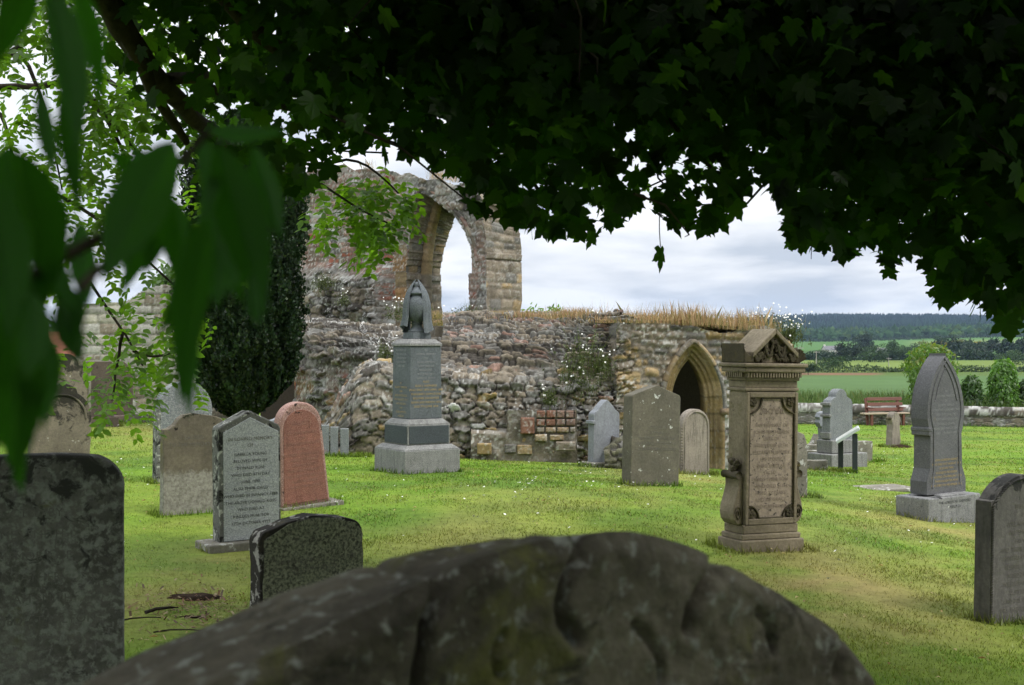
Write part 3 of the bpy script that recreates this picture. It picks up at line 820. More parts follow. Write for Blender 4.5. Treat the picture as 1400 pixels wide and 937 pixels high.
def t_zones(U, Z):
    ash = sstep(U_R0 - 0.05, U_R0 + 0.25, U + 0.25 * (fbm(U * 2, Z * 2, 3, 61) - 0.5)) * sstep(zrow(680, 325), zrow(680, 350), -Z + 0 * U) if False else \
          sstep(U_R0 - 0.05, U_R0 + 0.2, U + 0.3 * (fbm(U * 2, Z * 2, 3, 61) - 0.5)) * (1 - sstep(zrow(685, 345), zrow(685, 320), Z))
    bulge = (1 - sstep(Z385 - 0.15, Z385 + 0.35, Z + 0.5 * (fbm(U * 1.2, Z * 1.2, 3, 62) - 0.5) + 0.25 * (U - U_L - 1.5) / 3)) * sstep(Z470 - 0.2, Z470 + 0.05, Z) * (1 - sstep(U_J - 0.9, U_J - 0.3, U))
    low = 1 - sstep(Z470 - 0.15, Z470 + 0.05, Z)
    ragged = sstep(zrow(600, 300), zrow(600, 270), Z) if False else sstep(3.6, 4.4, Z) * 0.8 + 0.2
    ragged = np.maximum(ragged * sstep(U_J - 0.2, U_J + 0.4, U), 0.0) * (1 - ash)
    return ash, np.clip(bulge, 0, 1), low, np.clip(ragged, 0, 1)
quoin_u = ucol(548)
def t_relief(U, Z):
    ash, bul, low, rag = t_zones(U, Z)
    b1 = courses(U, Z, 1, (0.07, 0.15), (0.14, 0.42), 0.035); b2 = courses(U, Z, 2, (0.22, 0.32), (0.3, 0.6), 0.006, 1.5, 0.004, 0.014); b3 = cells(U, Z, 3, (0.34, 0.17)); b4 = courses(U, Z, 4, (0.18, 0.3), (0.25, 0.5), 0.02)
    h = 0.014 * (b1[0] - 0.5) + 0.014 * b1[2]
    h = h * (1 - rag) + rag * (0.06 * b3[0] * (0.4 + b3[1]) + 0.20 * (fbm(U * 2.1, Z * 2.1, 3, 66) - 0.5))
    h = h * (1 - ash) + ash * 0.012 * b2[0]
    h = h * (1 - bul) + bul * (0.28 + 0.09 * b3[0] * (0.3 + b3[1]) + 0.36 * (fbm(U * 1.3, Z * 1.6, 4, 63) - 0.5))
    h = h * (1 - low) + low * (0.03 * b4[0] + 0.01)
    return h + 0.012 * (fbm(U * 9, Z * 9, 3, 64) - 0.5)
REDPATCH = [(441, 323, .22, .07), (476, 348, .16, .05), (457, 356, .12, .04), (532, 372, .24, .06), (528, 395, .2, .08), (427, 324, .10, .04), (468, 545, .5, .10), (440, 545, .4, .1), (538, 350, .22, .09), (531, 404, .22, .07)]
def t_colour(U, Z):
    ash, bul, low, rag = t_zones(U, Z)
    b1 = courses(U, Z, 1, (0.07, 0.15), (0.14, 0.42), 0.035); b2 = courses(U, Z, 2, (0.22, 0.32), (0.3, 0.6), 0.006, 1.5, 0.004, 0.014); b3 = cells(U, Z, 3, (0.34, 0.17)); b4 = courses(U, Z, 4, (0.18, 0.3), (0.25, 0.5), 0.02)
    c = weather(pick(b1[1], b1[2], [(PINK, 6), (GREYB, 4), (GREY, 2), (RED, 0.3), (LICH, .6)]), U, Z, 70, 0.42, 0.35, b1[4], (0.175, 0.14, 0.115))
    for px, py, ru, rz in REDPATCH:
        pu, pz = TP.uz(px, py)
        k = (np.abs(U - pu) < ru * 1.3) & (np.abs(Z - pz) < rz * 1.4) & (b1[4] < 0.5) & (fbm(U * 9, Z * 9, 2, 8) > 0.36)
        c = blend(c, np.array(RED) * 1.05, 0.85 * k)
    cr = weather(pick(b3[1], b3[2], [(GREY, 3), (GREYB, 3), (DARK, 2)]), U, Z, 71, 0.45, 0.6, b3[4] * 0.5, (0.075, 0.065, 0.052))
    c = blend3(c, cr, rag)
    c = blend3(c, weather(pick(b2[1], b2[2], [(GREYB, 4), (BUFF, 1), (GREY, 1.5)]), U, Z, 72, 0.25, 0.25, b2[4], (0.19, 0.165, 0.13)), ash)
    pu, pz = TP.uz(687, 385)
    c = blend(c, (0.33, 0.2, 0.13), 0.8 * ((np.abs(U - pu) < 0.10) & (np.abs(Z - pz) < 0.33) & (fbm(U * 5, Z * 5, 2, 15) > 0.4)))
    c = blend3(c, weather(pick(b3[1], b3[2], [(GREY, 4), (GREYB, 3), (DARK, 2.5)]), U, Z, 73, 0.36, 0.6, b3[4] * 0.5, (0.06, 0.052, 0.044), 0.7), bul)
    c = blend3(c, weather(pick(b4[1], b4[2], [(RED, 2.2), (ORANGE, 1), (PINK, 2), (GREY, 2)]), U, Z, 74, 0.8, 0.2, b4[4], (0.19, 0.16, 0.13)), low)
    q = (np.abs(U - quoin_u) < 0.17 + 0.07 * (courses(U, Z, 9, (0.22, 0.34), (1, 2), 0.0)[1] > 0.5)) & (Z < zrow(548, 318)) & (Z > zrow(548, 452))
    bq = courses(U, Z, 9, (0.22, 0.34), (1, 2), 0.004)
    c = blend3(c, weather(pick(bq[1], bq[2], [(BUFF, 2), (ORANGE, 2), (GREYB, 1)]), U, Z, 75, 0.3, 0.2, bq[4]), q.astype(float))
    return c
def blend3(a, b, k): return a * (1 - k[..., None]) + b * k[..., None]
tb = P(560, 570, 28.5)
tower = thing('ruined_tower', 'tall ruined abbey wall pierced by one great broken pointed arch showing sky', 'ruin', (tb[0], tb[1], float(gz(tb[0], tb[1]))))
g = Geo()
wall(g, TP, t_inside, U_L - 0.1, U_E + 0.04, -0.6, zrow(440, 205) + 0.3, 0.026, t_relief, t_colour, 1.12, 0.10, 0.04, 5, (3.6, 0.42))
g.build('wall', MAS, tower, True, True)
# the inner rib of the arch and the moulding left round its head
def offset_path(p, d):
    p = np.asarray(p, float); t = np.gradient(p, axis=0); t /= np.linalg.norm(t, axis=1, keepdims=True) + 1e-9
    return p + d * np.stack([t[:, 1], -t[:, 0]], 1)
def smooth_path(p, n):
    p = np.asarray(p, float); s = np.concatenate([[0], np.cumsum(np.linalg.norm(np.diff(p, axis=0), axis=1))]); q = np.linspace(0, s[-1], n)
    x = np.stack([np.interp(q, s, p[:, 0]), np.interp(q, s, p[:, 1])], 1)
    for _ in range(3): x[1:-1] = (x[:-2] + 2 * x[1:-1] + x[2:]) / 4
    return x
def loft(g, pl, path, profile, seed, pal, block=0.24, closed=False, lich=0.2, dirt=0.3):
    """a moulding: profile points (offset inwards, out of the wall) carried along a path in the wall's plane, jointed in blocks"""
    path = np.asarray(path); s = np.concatenate([[0], np.cumsum(np.linalg.norm(np.diff(path, axis=0), axis=1))])
    rows = []; cols = []
    bi = np.floor(s / block); fr = (s / block) % 1.0
    joint = ((fr < 0.08)).astype(float)
    for k, (off, out) in enumerate(profile):
        q = offset_path(path, off)
        rows.append(pl.xyz(q[:, 0], q[:, 1], out - 0.006 * joint + 0.008 * (hash2(bi, bi * 0, seed) - 0.5)))
        cc = pick(hash2(bi, bi * 0 + 1, seed), hash2(bi, bi * 0 + 2, seed), pal) * (1 - 0.45 * joint)[:, None]
        cols.append(weather(cc, s + k * 0.07, 0 * s + k * 0.09, seed + k, lich, dirt, spots=0.15))
    V3 = np.stack(rows); C3 = np.stack(cols)
    g.add(V3.reshape(-1, 3), [grid_faces(len(profile), len(path))[:, ::-1]], C3.reshape(-1, 3))
ap = smooth_path(pxpoly(TP, [(556, 470), (556, 367), (558, 340), (562, 312), (567, 290), (571, 272), (577, 262), (588, 267), (600, 277), (614, 289), (626, 303), (636, 319), (643, 338), (646, 360), (646, 372)]), 110)
g = Geo(); loft(g, TP, ap, [(-0.02, -0.45), (0.11, -0.45), (0.15, -0.50), (0.15, -0.62), (0.11, -0.68), (-0.02, -0.68)], 21, [(BUFF, 3), (OCHRE, 2), (GREYB, 2)], 0.3, lich=0.05)
g.build('arch_rib', MAS, tower, True, True)
hp = smooth_path(pxpoly(TP, [(569, 268), (575, 257), (590, 262), (603, 271), (618, 284), (631, 299), (641, 315), (649, 335), (652, 358)]), 60)
g = Geo(); loft(g, TP, hp, [(-0.05, -0.04), (-0.04, 0.03), (0.0, 0.045), (0.03, 0.02), (0.05, -0.02), (0.08, -0.05), (0.10, -0.12)], 22, [(GREYB, 4), (DARK, .5), (PINK, 2)], 0.26, lich=0.3)
g.build('arch_moulding', MAS, tower, True, True)
# red sandstone jamb of the doorway hidden by the yew
g = Geo(); jp = smooth_path(pxpoly(TP, [(414, 600), (413, 520), (412, 470), (408, 435), (402, 408), (396, 392)]), 60)
loft(g, TP, jp, [(-0.16, 0.03), (-0.15, 0.09), (-0.05, 0.11), (0.0, 0.05), (0.03, 0.10), (0.12, 0.08), (0.15, 0.02), (0.15, -0.1)], 23, [(RED, 3), (ORANGE, 3), (PINK, 1)], 0.28, lich=0.25)
g.build('doorway_jamb', MAS, tower, True, True)
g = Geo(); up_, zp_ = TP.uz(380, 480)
b0 = TP.xyz(up_, 0.9, -0.5); g.box((b0[0], b0[1], 0.9), (1.3, 1.0, 2.6), (0.05, 0.038, 0.03), R(-40)); g.build('recess_shade', MAS, tower, False, True)  # dark block whose colour stands for the shaded recess beside the jamb

# ------------------------------------------------------------------ the vaulted range with the pointed doorway
C0 = P(845, 433, 20.5)[:2]
FPn = Plane(C0, 14)
fac = pxpoly(FPn, [(838, 670), (842, 433), (862, 431), (880, 436), (905, 440), (925, 443), (945, 446), (965, 452), (985, 457), (1000, 455), (1020, 447), (1045, 444), (1062, 452), (1078, 466), (1086, 480), (1090, 670)])
u_l, u_r = FPn.uz(908, 545)[0], FPn.uz(983, 545)[0]
UC, HW = (u_l + u_r) / 2, (u_r - u_l) / 2
ZS, ZA = FPn.uz(945, 552)[1], FPn.uz(945, 472)[1]
def pointed(hw, zs, za, zbot, n=44):
    """half-open pointed arch path from the left foot over the apex to the right foot"""
    rise = za - zs; rr = (hw * hw + rise * rise) / (2 * hw); cx = rr - hw
    th = np.linspace(0, math.acos(max(-1, min(1, cx / rr))), n)
    lx = cx - rr * np.cos(th); lz = zs + rr * np.sin(th)
    left = np.concatenate([[[-hw, zbot], [-hw, (zbot + zs) / 2]], np.stack([lx, lz], 1)])
    return np.concatenate([left, (left * np.array([-1, 1]))[::-1][1:]])
ZB = -0.75
outer = pointed(HW, ZS, ZA, ZB) + np.array([UC, 0])
def dense(p, n=150): return smooth_path(p, n)
def f_inside(U, Z):
    j1 = 0.07 * (fbm(U * 3, Z * 3, 3, 95) - 0.5); j2 = 0.07 * (fbm(U * 3 + 50, Z * 3, 3, 96) - 0.5)
    return in_poly(U + j1, Z + j2, fac) & ~in_poly(U, Z, [tuple(p) for p in outer])
def f_relief(U, Z):
    b1 = courses(U, Z, 31, (0.06, 0.15), (0.10, 0.32), 0.022); b3 = cells(U, Z, 33, (0.2, 0.10))
    rr = sstep(0.55, 0.25, U + 0.4 * (fbm(U * 2, Z * 2, 3, 34) - 0.5)) if False else 1 - sstep(0.1, 0.5, U + 0.3 * (fbm(U * 2, Z * 2, 3, 34) - 0.5))
    rr = np.maximum(rr * (Z > 0.9), sstep(UC + HW + 0.35, UC + HW + 0.6, U))
    h = 0.028 * (b1[0] - 0.4) + 0.014 * b1[2]
    return h * (1 - rr) + rr * (0.07 * b3[0] * (0.3 + b3[1]) + 0.12 * (fbm(U * 2, Z * 2, 3, 35) - 0.5)) + 0.012 * (fbm(U * 9, Z * 9, 3, 36) - 0.5)
def f_colour(U, Z):
    b1 = courses(U, Z, 31, (0.06, 0.15), (0.10, 0.32), 0.022)
    c = weather(pick(b1[1], b1[2], [(GREYB, 5), (BUFF, 1.2), (GREY, 3), (OCHRE, .5)]), U, Z, 37, 0.28, 0.35, b1[4], (0.13, 0.11, 0.08))
    wl = sstep(UC + HW - 0.05, UC + HW + 0.1, U) * (1 - sstep(0.9, 1.2, Z))
    c = blend3(c, weather(pick(b1[1], b1[2], [(GREYB, 3), (ORANGE, 1), (GREY, 3)]), U, Z, 38, 0.95, 0.15, b1[4]), np.clip(wl, 0, 1))
    zq = FPn.uz(840, 505)[1]
    bq = courses(U, Z, 39, (0.17, 0.24), (0.3, 0.5), 0.008)
    ql = (1 - sstep(0.30, 0.36, U + 0.1 * (bq[1] - 0.5))) * (1 - sstep(zq - 0.05, zq + 0.02, Z))
    c = blend3(c, weather(pick(bq[1], bq[2], [(BUFF, 3), (OCHRE, 3), (GREYB, 2)]), U, Z, 44, 0.2, 0.12, bq[4]), np.clip(ql, 0, 1))
    ad = np.min(np.hypot(U[..., None] - outer[None, None, ::3, 0], Z[..., None] - outer[None, None, ::3, 1]), -1) if U.size < 200000 else np.zeros(U.shape) + 1
    return blend(c, OCHRE, 0.25 * (1 - sstep(0.05, 0.2, ad)))
rb = P(900, 640, 21)
vault = thing('vaulted_range', 'low broken abbey range with pointed moulded doorway and dry grass along its top', 'ruin', (rb[0], rb[1], float(gz(rb[0], rb[1]))))
g = Geo(); wall(g, FPn, f_inside, FPn.uz(838, 500)[0] - 0.02, FPn.uz(1090, 500)[0] + 0.05, -0.9, 2.35, 0.02, f_relief, f_colour, 0.7, 0.0, 0.06, 6)
g.build('facing_wall', MAS, vault, True, True)
dpal = [(BUFF, 3), (OCHRE, 3), (GREYB, 1.5)]
g = Geo(); loft(g, FPn, dense(outer), [(-0.075, -0.005), (-0.070, 0.075), (-0.020, 0.085), (0.005, 0.030), (0.010, -0.008), (0.040, -0.016), (0.062, -0.010), (0.068, -0.047), (0.060, -0.062), (0.075, -0.078), (0.100, -0.062), (0.118, -0.068), (0.122, -0.104), (0.112, -0.120), (0.130, -0.135), (0.155, -0.122), (0.172, -0.130), (0.176, -0.172), (0.030, -0.720)], 41, dpal, 0.27, lich=0.06, dirt=0.15)
door = g.build('doorway', MAS, vault, True, True)
hood = pointed(HW + 0.06, ZS - 0.02, ZA + 0.075, ZS - 0.10) + np.array([UC, 0])
g = Geo(); loft(g, FPn, dense(hood, 110), [(-0.04, 0.0), (-0.035, 0.10), (0.02, 0.125), (0.035, 0.06), (0.04, 0.0)], 42, [(GREYB, 3), (BUFF, 1), (GREY, 1)], 0.45, lich=0.25, dirt=0.4)
for sg in (-1, 1):
    e = FPn.xyz(UC + sg * (HW + 0.06), ZS - 0.13, 0.07); g.box(e, (0.12, 0.13, 0.10), (0.2, 0.15, 0.1), R(14))
g.build('hood_mould', MAS, vault, True, True)
# the trefoil cusps left in the head of the doorway
inn = pointed(HW - 0.17, ZS, ZA - 0.2, ZB) + np.array([UC, 0])
def cusp_in(U, Z):
    x = U - UC; w = HW - 0.17
    hole = (np.hypot(x, Z - (ZS + 0.33)) < 0.105) | (np.hypot(x + 0.15, Z - (ZS + 0.12)) < 0.135) | (np.hypot(x - 0.15, Z - (ZS + 0.12)) < 0.135) | ((np.abs(x) < w - 0.07) & (Z < ZS + 0.06))
    hole |= (np.hypot(x + 0.085, Z - (ZS + 0.40)) < 0.045) | (np.hypot(x - 0.085, Z - (ZS + 0.40)) < 0.045)
    broken = (x > 0.02) & (Z < ZS + 0.2 + 0.05 * np.sin(x * 40))
    return in_poly(U, Z, [tuple(p) for p in inn]) & ~hole & (Z > ZS - 0.25) & ~broken
CP = Plane(FPn.A - FPn.n * 0.19, 14)
g = Geo(); wall(g, CP, cusp_in, UC - HW, UC + HW, ZS - 0.3, ZA, 0.011, lambda U, Z: 0 * U + 0.01 * fbm(U * 9, Z * 9, 3, 7), lambda U, Z: weather(np.zeros(U.shape + (3,)) + np.array(BUFF), U, Z, 47, 0.1, 0.2, spots=0.1), 0.13, 0, 0.04, 8)
g.build('tracery_cusp', MAS, door, True, True)

# ruled rubble slope: rows of points (px, py, depth) from the foot to the broken top edge
def row3(px0, px1, n, pyf, df):
    px = np.linspace(px0, px1, n); t = np.linspace(0, 1, n)
    return np.stack([P(a, pyf(b), df(b)) for a, b in zip(px, t)])
lerp = lambda a, b: (lambda t: a + (b - a) * t)
def patch(g, rows, nv, relief, colour, seed):
    rows = np.stack(rows)                                  # (k, n, 3)
    k, n, _ = rows.shape
    seg = np.concatenate([[0], np.cumsum(np.linalg.norm(np.diff(rows, axis=0), axis=2).mean(1))]); q = np.linspace(0, seg[-1], nv)
    Pg = np.zeros((nv, n, 3))
    for a in range(3):
        for j in range(n): Pg[:, j, a] = np.interp(q, seg, rows[:, j, a])
    for _ in range(4):
        Pg[1:-1] = (Pg[:-2] + 2 * Pg[1:-1] + Pg[2:]) / 4
    du = np.gradient(Pg, axis=1); dv = np.gradient(Pg, axis=0)
    nn = np.cross(du, dv); nn /= np.linalg.norm(nn, axis=2, keepdims=True) + 1e-9
    U = np.cumsum(np.linalg.norm(du, axis=2), 1); V = q[:, None] + 0 * U
    h = relief(U, V)
    g.add((Pg + nn * h[..., None]).reshape(-1, 3), [grid_faces(nv, n)], colour(U, V).reshape(-1, 3))
    return Pg
NU = 190
rows = [row3(596, 852, NU, lerp(640, 640), lerp(20.2, 20.45)), row3(598, 852, NU, lerp(575, 580), lerp(20.3, 20.5)), row3(600, 852, NU, lerp(514, 535), lerp(20.45, 20.55)),
        row3(602, 852, NU, lerp(503, 512), lerp(20.9, 20.6)), row3(604, 852, NU, lerp(489, 492), lerp(21.25, 20.66)), row3(605, 852, NU, lerp(468, 470), lerp(21.6, 20.72)),
        row3(606, 852, NU, lerp(450, 448), lerp(22.2, 20.8)), row3(606, 852, NU, lerp(439, 434), lerp(22.8, 20.9)), row3(606, 852, NU, lerp(440, 436), lerp(25.8, 21.6))]
def s_up(U, V): return sstep(1.55, 1.75, V + 0.35 * (fbm(U * 1.5, V * 1.5, 3, 50) - 0.5))
def s_relief(U, V):
    b = cells(U, V, 51, (0.23, 0.10)); sl = courses(U, V, 52, (0.05, 0.10), (0.10, 0.34), 0.045, 2.0, 0.006, 0.03); k = s_up(U, V)
    lo = 0.10 * b[0] * (0.35 + b[1]) + 0.26 * (fbm(U * 1.2, V * 1.5, 4, 54) - 0.5)
    hi = 0.05 * sl[0] + 0.11 * sl[1] * sstep(0.3, 0.7, fbm(U * 2, V * 3, 3, 53)) + 0.14 * (fbm(U * 1.2, V * 2.2, 4, 55) - 0.5)
    return lo * (1 - k) + hi * k + 0.035 * (fbm(U * 9, V * 12, 4, 55) - 0.5)
def s_colour(U, V):
    b = cells(U, V, 51, (0.23, 0.10)); sl = courses(U, V, 52, (0.05, 0.10), (0.10, 0.34), 0.045, 2.0, 0.006, 0.03)
    c = weather(pick(b[1], b[2], [(GREYB, 6), (GREY, 3), (PINK, .5), (OCHRE, 0.6), (LICH, .25)]), U, V, 56, 0.2, 0.35, b[4] * 0.8, (0.06, 0.052, 0.043), 0.45)
    c2 = weather(pick(sl[1], sl[2], [(DARK, 1.8), (GREY, 3), (PINK, 1.3), (GREYB, 3.5)]), U, V, 57, 0.1, 0.4, sl[4], (0.03, 0.026, 0.022), 0.3)  # near-black joints paint shade into the gaps between slaty stones
    return blend3(c, c2, s_up(U, V))
g = Geo(); patch(g, rows, 250, s_relief, s_colour, 5); g.build('rubble_slope', MAS, vault, True, True)
# squared brick-like patch and quoin blocks standing in the rubble's foot: (px0, py0, px1, py1, depth, colour)
blocks = []
for row_, (y0, y1) in enumerate(((561, 572), (572.5, 583), (583.5, 592))):
    x = 733.0
    while x < 786:
        w = rnd.uniform(11, 17); blocks.append((x, y0, min(x + w, 787), y1, 20.05, ((.20, .10, .068), (.23, .15, .095), (.21, .14, .11))[rnd.randrange(3)] if row_ < 2 else (GREYB, PINK, (.3, .22, .14))[rnd.randrange(3)])); x += w + 0.8
blocks += [(697, 571, 711, 594, 20.1, (.28, .17, .1)), (711.6, 571, 731, 594, 20.02, (.22, .11, .075)), (705, 596, 729, 606, 20.1, OCHRE), (731, 594, 748, 604, 20.0, BUFF), (751, 594, 771, 603, 20.05, BUFF), (773, 591, 787, 602, 20.1, GREYB),
           (760, 604, 787, 617, 19.95, GREYB), (690, 607, 706, 620, 20.05, GREY), (706.5, 608, 728, 622, 20.05, BUFF), (729, 606, 758, 620, 20.1, BUFF), (652, 606, 672, 622, 20.0, OCHRE), (672.5, 598, 690, 608, 20.1, (.28, .17, .1))]
g = Geo()
for x0, y0, x1, y1, d, c in blocks:
    a = P(x0, y1, d); b_ = P(x1, y0, d)
    gb = Geo(); s_ = (b_[0] - a[0], 0.34, b_[2] - a[2])
    nx, nz_ = max(6, int(s_[0] / 0.012)), max(6, int(s_[2] / 0.012))
    uu, vv = np.meshgrid(np.linspace(0, 1, nx), np.linspace(0, 1, nz_))
    edge = np.minimum(np.minimum(uu, 1 - uu) * s_[0], np.minimum(vv, 1 - vv) * s_[2])
    yv = d - 0.035 * sstep(0, 0.014, edge) + 0.02 * (fbm(uu * 4 + x0, vv * 4 + y0, 3, 3) - 0.5)
    yv[(edge <= 1e-6)] = d + 0.035
    cc = weather(np.zeros(uu.shape + (3,)) + np.array(c), uu * s_[0] + x0, vv * s_[2] + y0, 58, 0.3, 0.2, spots=0.3)
    g.add(np.stack([a[0] + uu * s_[0], yv, a[2] + vv * s_[2]], -1).reshape(-1, 3), [grid_faces(nz_, nx)], cc.reshape(-1, 3))
a = P(644, 634, 20.06); b_ = P(789, 561, 20.06)
uu, vv = np.meshgrid(np.linspace(0, 1, 120), np.linspace(0, 1, 60))
yv = 20.055 + 0.05 * (fbm(uu * 12, vv * 6, 4, 61) - 0.5) + 0.4 * sstep(0.55, 0.75, vv) * (uu < 0.34)
g.add(np.stack([a[0] + uu * (b_[0] - a[0]), yv, a[2] + vv * (b_[2] - a[2])], -1).reshape(-1, 3), [grid_faces(60, 120)], weather(np.zeros(uu.shape + (3,)) + np.array((.175, .15, .115)), uu * 1.6, vv * .8, 62, 0.2, 0.5).reshape(-1, 3))
g.build('squared_stones', MAS, vault, True, True)
# earth on the vault, back and end walls
Cc = np.array(C0); Ee = FPn.xyz(FPn.uz(1086, 480)[0], 0)[:2]; bdir = np.array([-0.545, 0.839])
uu, vv = np.meshgrid(np.linspace(0, 1, 50), np.linspace(0, 1, 60))
tx = (Cc + 0.0)[None, None] + uu[..., None] * (Ee - Cc) + vv[..., None] * bdir * 6.0
ztop = np.interp(uu, [0, 0.3, 0.6, 0.85, 1.0], [2.06, 2.05, 1.97, 1.92, 1.75]) + 0.07 * vv + 0.10 * (fbm(tx[..., 0] * 2, tx[..., 1] * 2, 3, 59) - 0.5)
g = Geo(); g.add(np.concatenate([tx, ztop[..., None]], -1).reshape(-1, 3), [grid_faces(60, 50)], weather(np.zeros(uu.shape + (3,)) + np.array((0.16, 0.12, 0.07)), tx[..., 0], tx[..., 1], 60, 0.1, 0.3).reshape(-1, 3))
g.build('earth_top', MAS, vault, True, True)
def plain_wall(a, b, z0, z1, th, col):
    a = np.array(a); b = np.array(b); Lw = np.linalg.norm(b - a); pl = Plane(a, math.degrees(math.atan2(b[1] - a[1], b[0] - a[0])))
    gg = Geo(); wall(gg, pl, lambda U, Z: Z < 99, 0, Lw, z0, z1, 0.06, lambda U, Z: 0.05 * courses(U, Z, 64, (0.12, 0.22), (0.2, 0.4), 0.03)[0],
                     lambda U, Z: weather(pick(*courses(U, Z, 64, (0.12, 0.22), (0.2, 0.4), 0.03)[1:3], [(GREYB, 3), (GREY, 2)]), U, Z, 65, 0.3, 0.3), th, 0, 0.15, 9)
    return gg
plain_wall(Ee + bdir * 0.2, Ee + bdir * 6, -1.1, 1.72, 0.5, DARK).build('end_wall', MAS, vault, True, True)
plain_wall(Ee + bdir * 6, Cc + bdir * 6, -1.1, 2.0, 0.5, GREYB).build('back_wall', MAS, vault, True, True)
# dry grass along the top
def dry_grass(name, spots, n, h, seed, cols, parent=None):
    r = np.random.default_rng(seed)
    k = r.integers(0, len(spots), n); sp = np.array(spots)[k]
    q = sp[:, :3] + r.normal(0, 1, (n, 3)) * np.stack([sp[:, 3], sp[:, 3], 0 * sp[:, 3]], 1)
    hh = h * sp[:, 4] * r.uniform(0.35, 1.25, n) ** 1.2
    la = r.uniform(0, 2 * math.pi, n); le = hh * r.uniform(0.05, 0.5, n); th = r.uniform(0, math.pi, n); w = 0.0021
    wv = np.stack([w * np.cos(th), w * np.sin(th), 0 * th], 1); le3 = np.stack([le * np.cos(la), le * np.sin(la), hh], 1)
    m1 = q + le3 * np.array([0.35, 0.35, 0.6]); t1 = q + le3
    seed_ = (r.random(n) < 0.4)[:, None] * 1.0
    v = np.stack([q - wv, q + wv, m1 + wv * (0.7 + 1.2 * seed_), t1, m1 - wv * (0.7 + 1.2 * seed_)], 1).reshape(-1, 3)
    base = np.array(cols)[r.integers(0, len(cols), n)] * r.uniform(0.7, 1.3, (n, 1))
    gg = Geo(); gg.add(v, [np.arange(5 * n).reshape(-1, 5)], np.repeat(base, 5, 0))
    o = gg.build(name, DULL_LEAF, parent, False, parent is not None, kind='stuff')
    return o
spots = []
r = np.random.default_rng(8)
for k in range(260):
    a, b_ = r.random(), r.random() ** 2.0 * 0.9
    p = Cc + a * (Ee - Cc) * 0.86 + bdir * 6.0 * b_
    z = float(np.interp(a * 0.86, [0, 0.3, 0.6, 0.85, 1.0], [2.06, 2.05, 1.97, 1.92, 1.75])) - 0.05
    spots.append((p[0], p[1], z, 0.16, (0.25 + 0.75 * sstep(0.0, 0.45, a)) * (0.25 + 1.3 * float(vnoise(a * 14.0, b_ * 2, 5))) ))
for k in range(170):
    t = r.random(); px = 606 + 250 * t; d = 22.8 - 1.9 * t + r.random() ** 2 * 1.2
    p = P(px, 438 - 4 * t, d); spots.append((p[0], p[1], p[2] - .04, 0.12, (0.25 + 0.45 * t) * (.4 + 1.2 * float(vnoise(px / 18.0, 0.0, 6)))))
DRYC = [(0.42, 0.28, 0.16), (0.37, 0.23, 0.13), (0.50, 0.37, 0.23), (0.35, 0.20, 0.12), (0.17, 0.17, 0.06), (0.25, 0.21, 0.09)]
dry_grass('dry_grass', spots, 22000, 0.29, 14, DRYC)
spots = [(*TP.xyz(u, 2.05, -0.5 + 1.0 * rr), 0.15, 0.6) for u, rr in zip(np.linspace(ucol(600), 0, 40), r.random(40))] + [(*P(px, 436, d), 0.2, 0.55) for px, d in zip(r.uniform(610, 720, 50), r.uniform(24.6, 26, 50))]
dry_grass('olive_grass', spots, 3600, 0.24, 15, [(0.26, 0.21, 0.07), (0.18, 0.18, 0.05), (0.36, 0.26, 0.11)])
spots = [(*TP.xyz(TP.uz(px, py)[0], TP.uz(px, py)[1] - 0.03, -0.3), 0.1, 0.8) for px, py in ((583, 242), (590, 243), (600, 243), (640, 251), (650, 254), (490, 231), (610, 246))]
dry_grass('parapet_grass', spots, 500, 0.35, 16, DRYC)

# ------------------------------------------------------------------ rubble stub left of the granite pedestal
def heap(name, label, loc, rows, nv, seed, pal, lich, mat=MAS, cat='ruin', grp=None):
    root = thing(name, label, cat, loc, 0, grp)
    def rel(U, V):
        b = cells(U, V, seed, (0.27, 0.09)); return 0.07 * b[0] * (0.3 + b[1]) + 0.03 * (fbm(U * 9, V * 12, 3, seed + 5) - 0.5) + 0.13 * (fbm(U * 1.6, V * 1.6, 4, seed + 2) - 0.5)
    def colr(U, V):
        b = cells(U, V, seed, (0.27, 0.09)); return weather(pick(b[1], b[2], pal), U, V, seed + 3, lich, 0.3, b[4] * 0.8, (0.05, 0.044, 0.036), 0.4)
    g = Geo(); patch(g, rows, nv, rel, colr, seed); g.build('rubble', mat, root, True, True)
    return root
NS = 190
def stub_row(ys, d0, d1, dx=0.0): return np.stack([P(px, float(np.interp(px, [446, 462, 478, 490, 500, 520, 545, 600, 660, 690], ys)), d0 + (d1 - d0) * max(0, (px - 600) / 90.0)) for px in np.linspace(446, 690, NS)])
stub = [row3(442, 690, NS, lerp(630, 634), lerp(20.35, 20.5)), stub_row([596, 588, 575, 560, 556, 556, 558, 556, 560, 560], 20.35, 20.6), stub_row([584, 560, 532, 516, 510, 505, 512, 512, 512, 520], 20.45, 20.8),
        stub_row([583, 556, 527, 508, 502, 497, 503, 503, 505, 515], 20.8, 21.3), stub_row([584, 558, 530, 512, 506, 502, 507, 507, 509, 519], 21.6, 21.8),
        np.stack([P(px, 585, 22.2) for px in np.linspace(446, 690, NS)]), np.stack([P(px, 625, 22.4) for px in np.linspace(446, 690, NS)])]
bs = P(530, 628, 20.4)
heap('rubble_wall_stub', 'low tumbled rubble wall stump of pale stones behind the granite pedestal', (bs[0], bs[1], float(gz(bs[0], bs[1]))), stub, 170, 81,
     [(GREYB, 4), (GREY, 4), (DARK, 1.2), (OCHRE, .4), (PINK, .4)], 0.14)
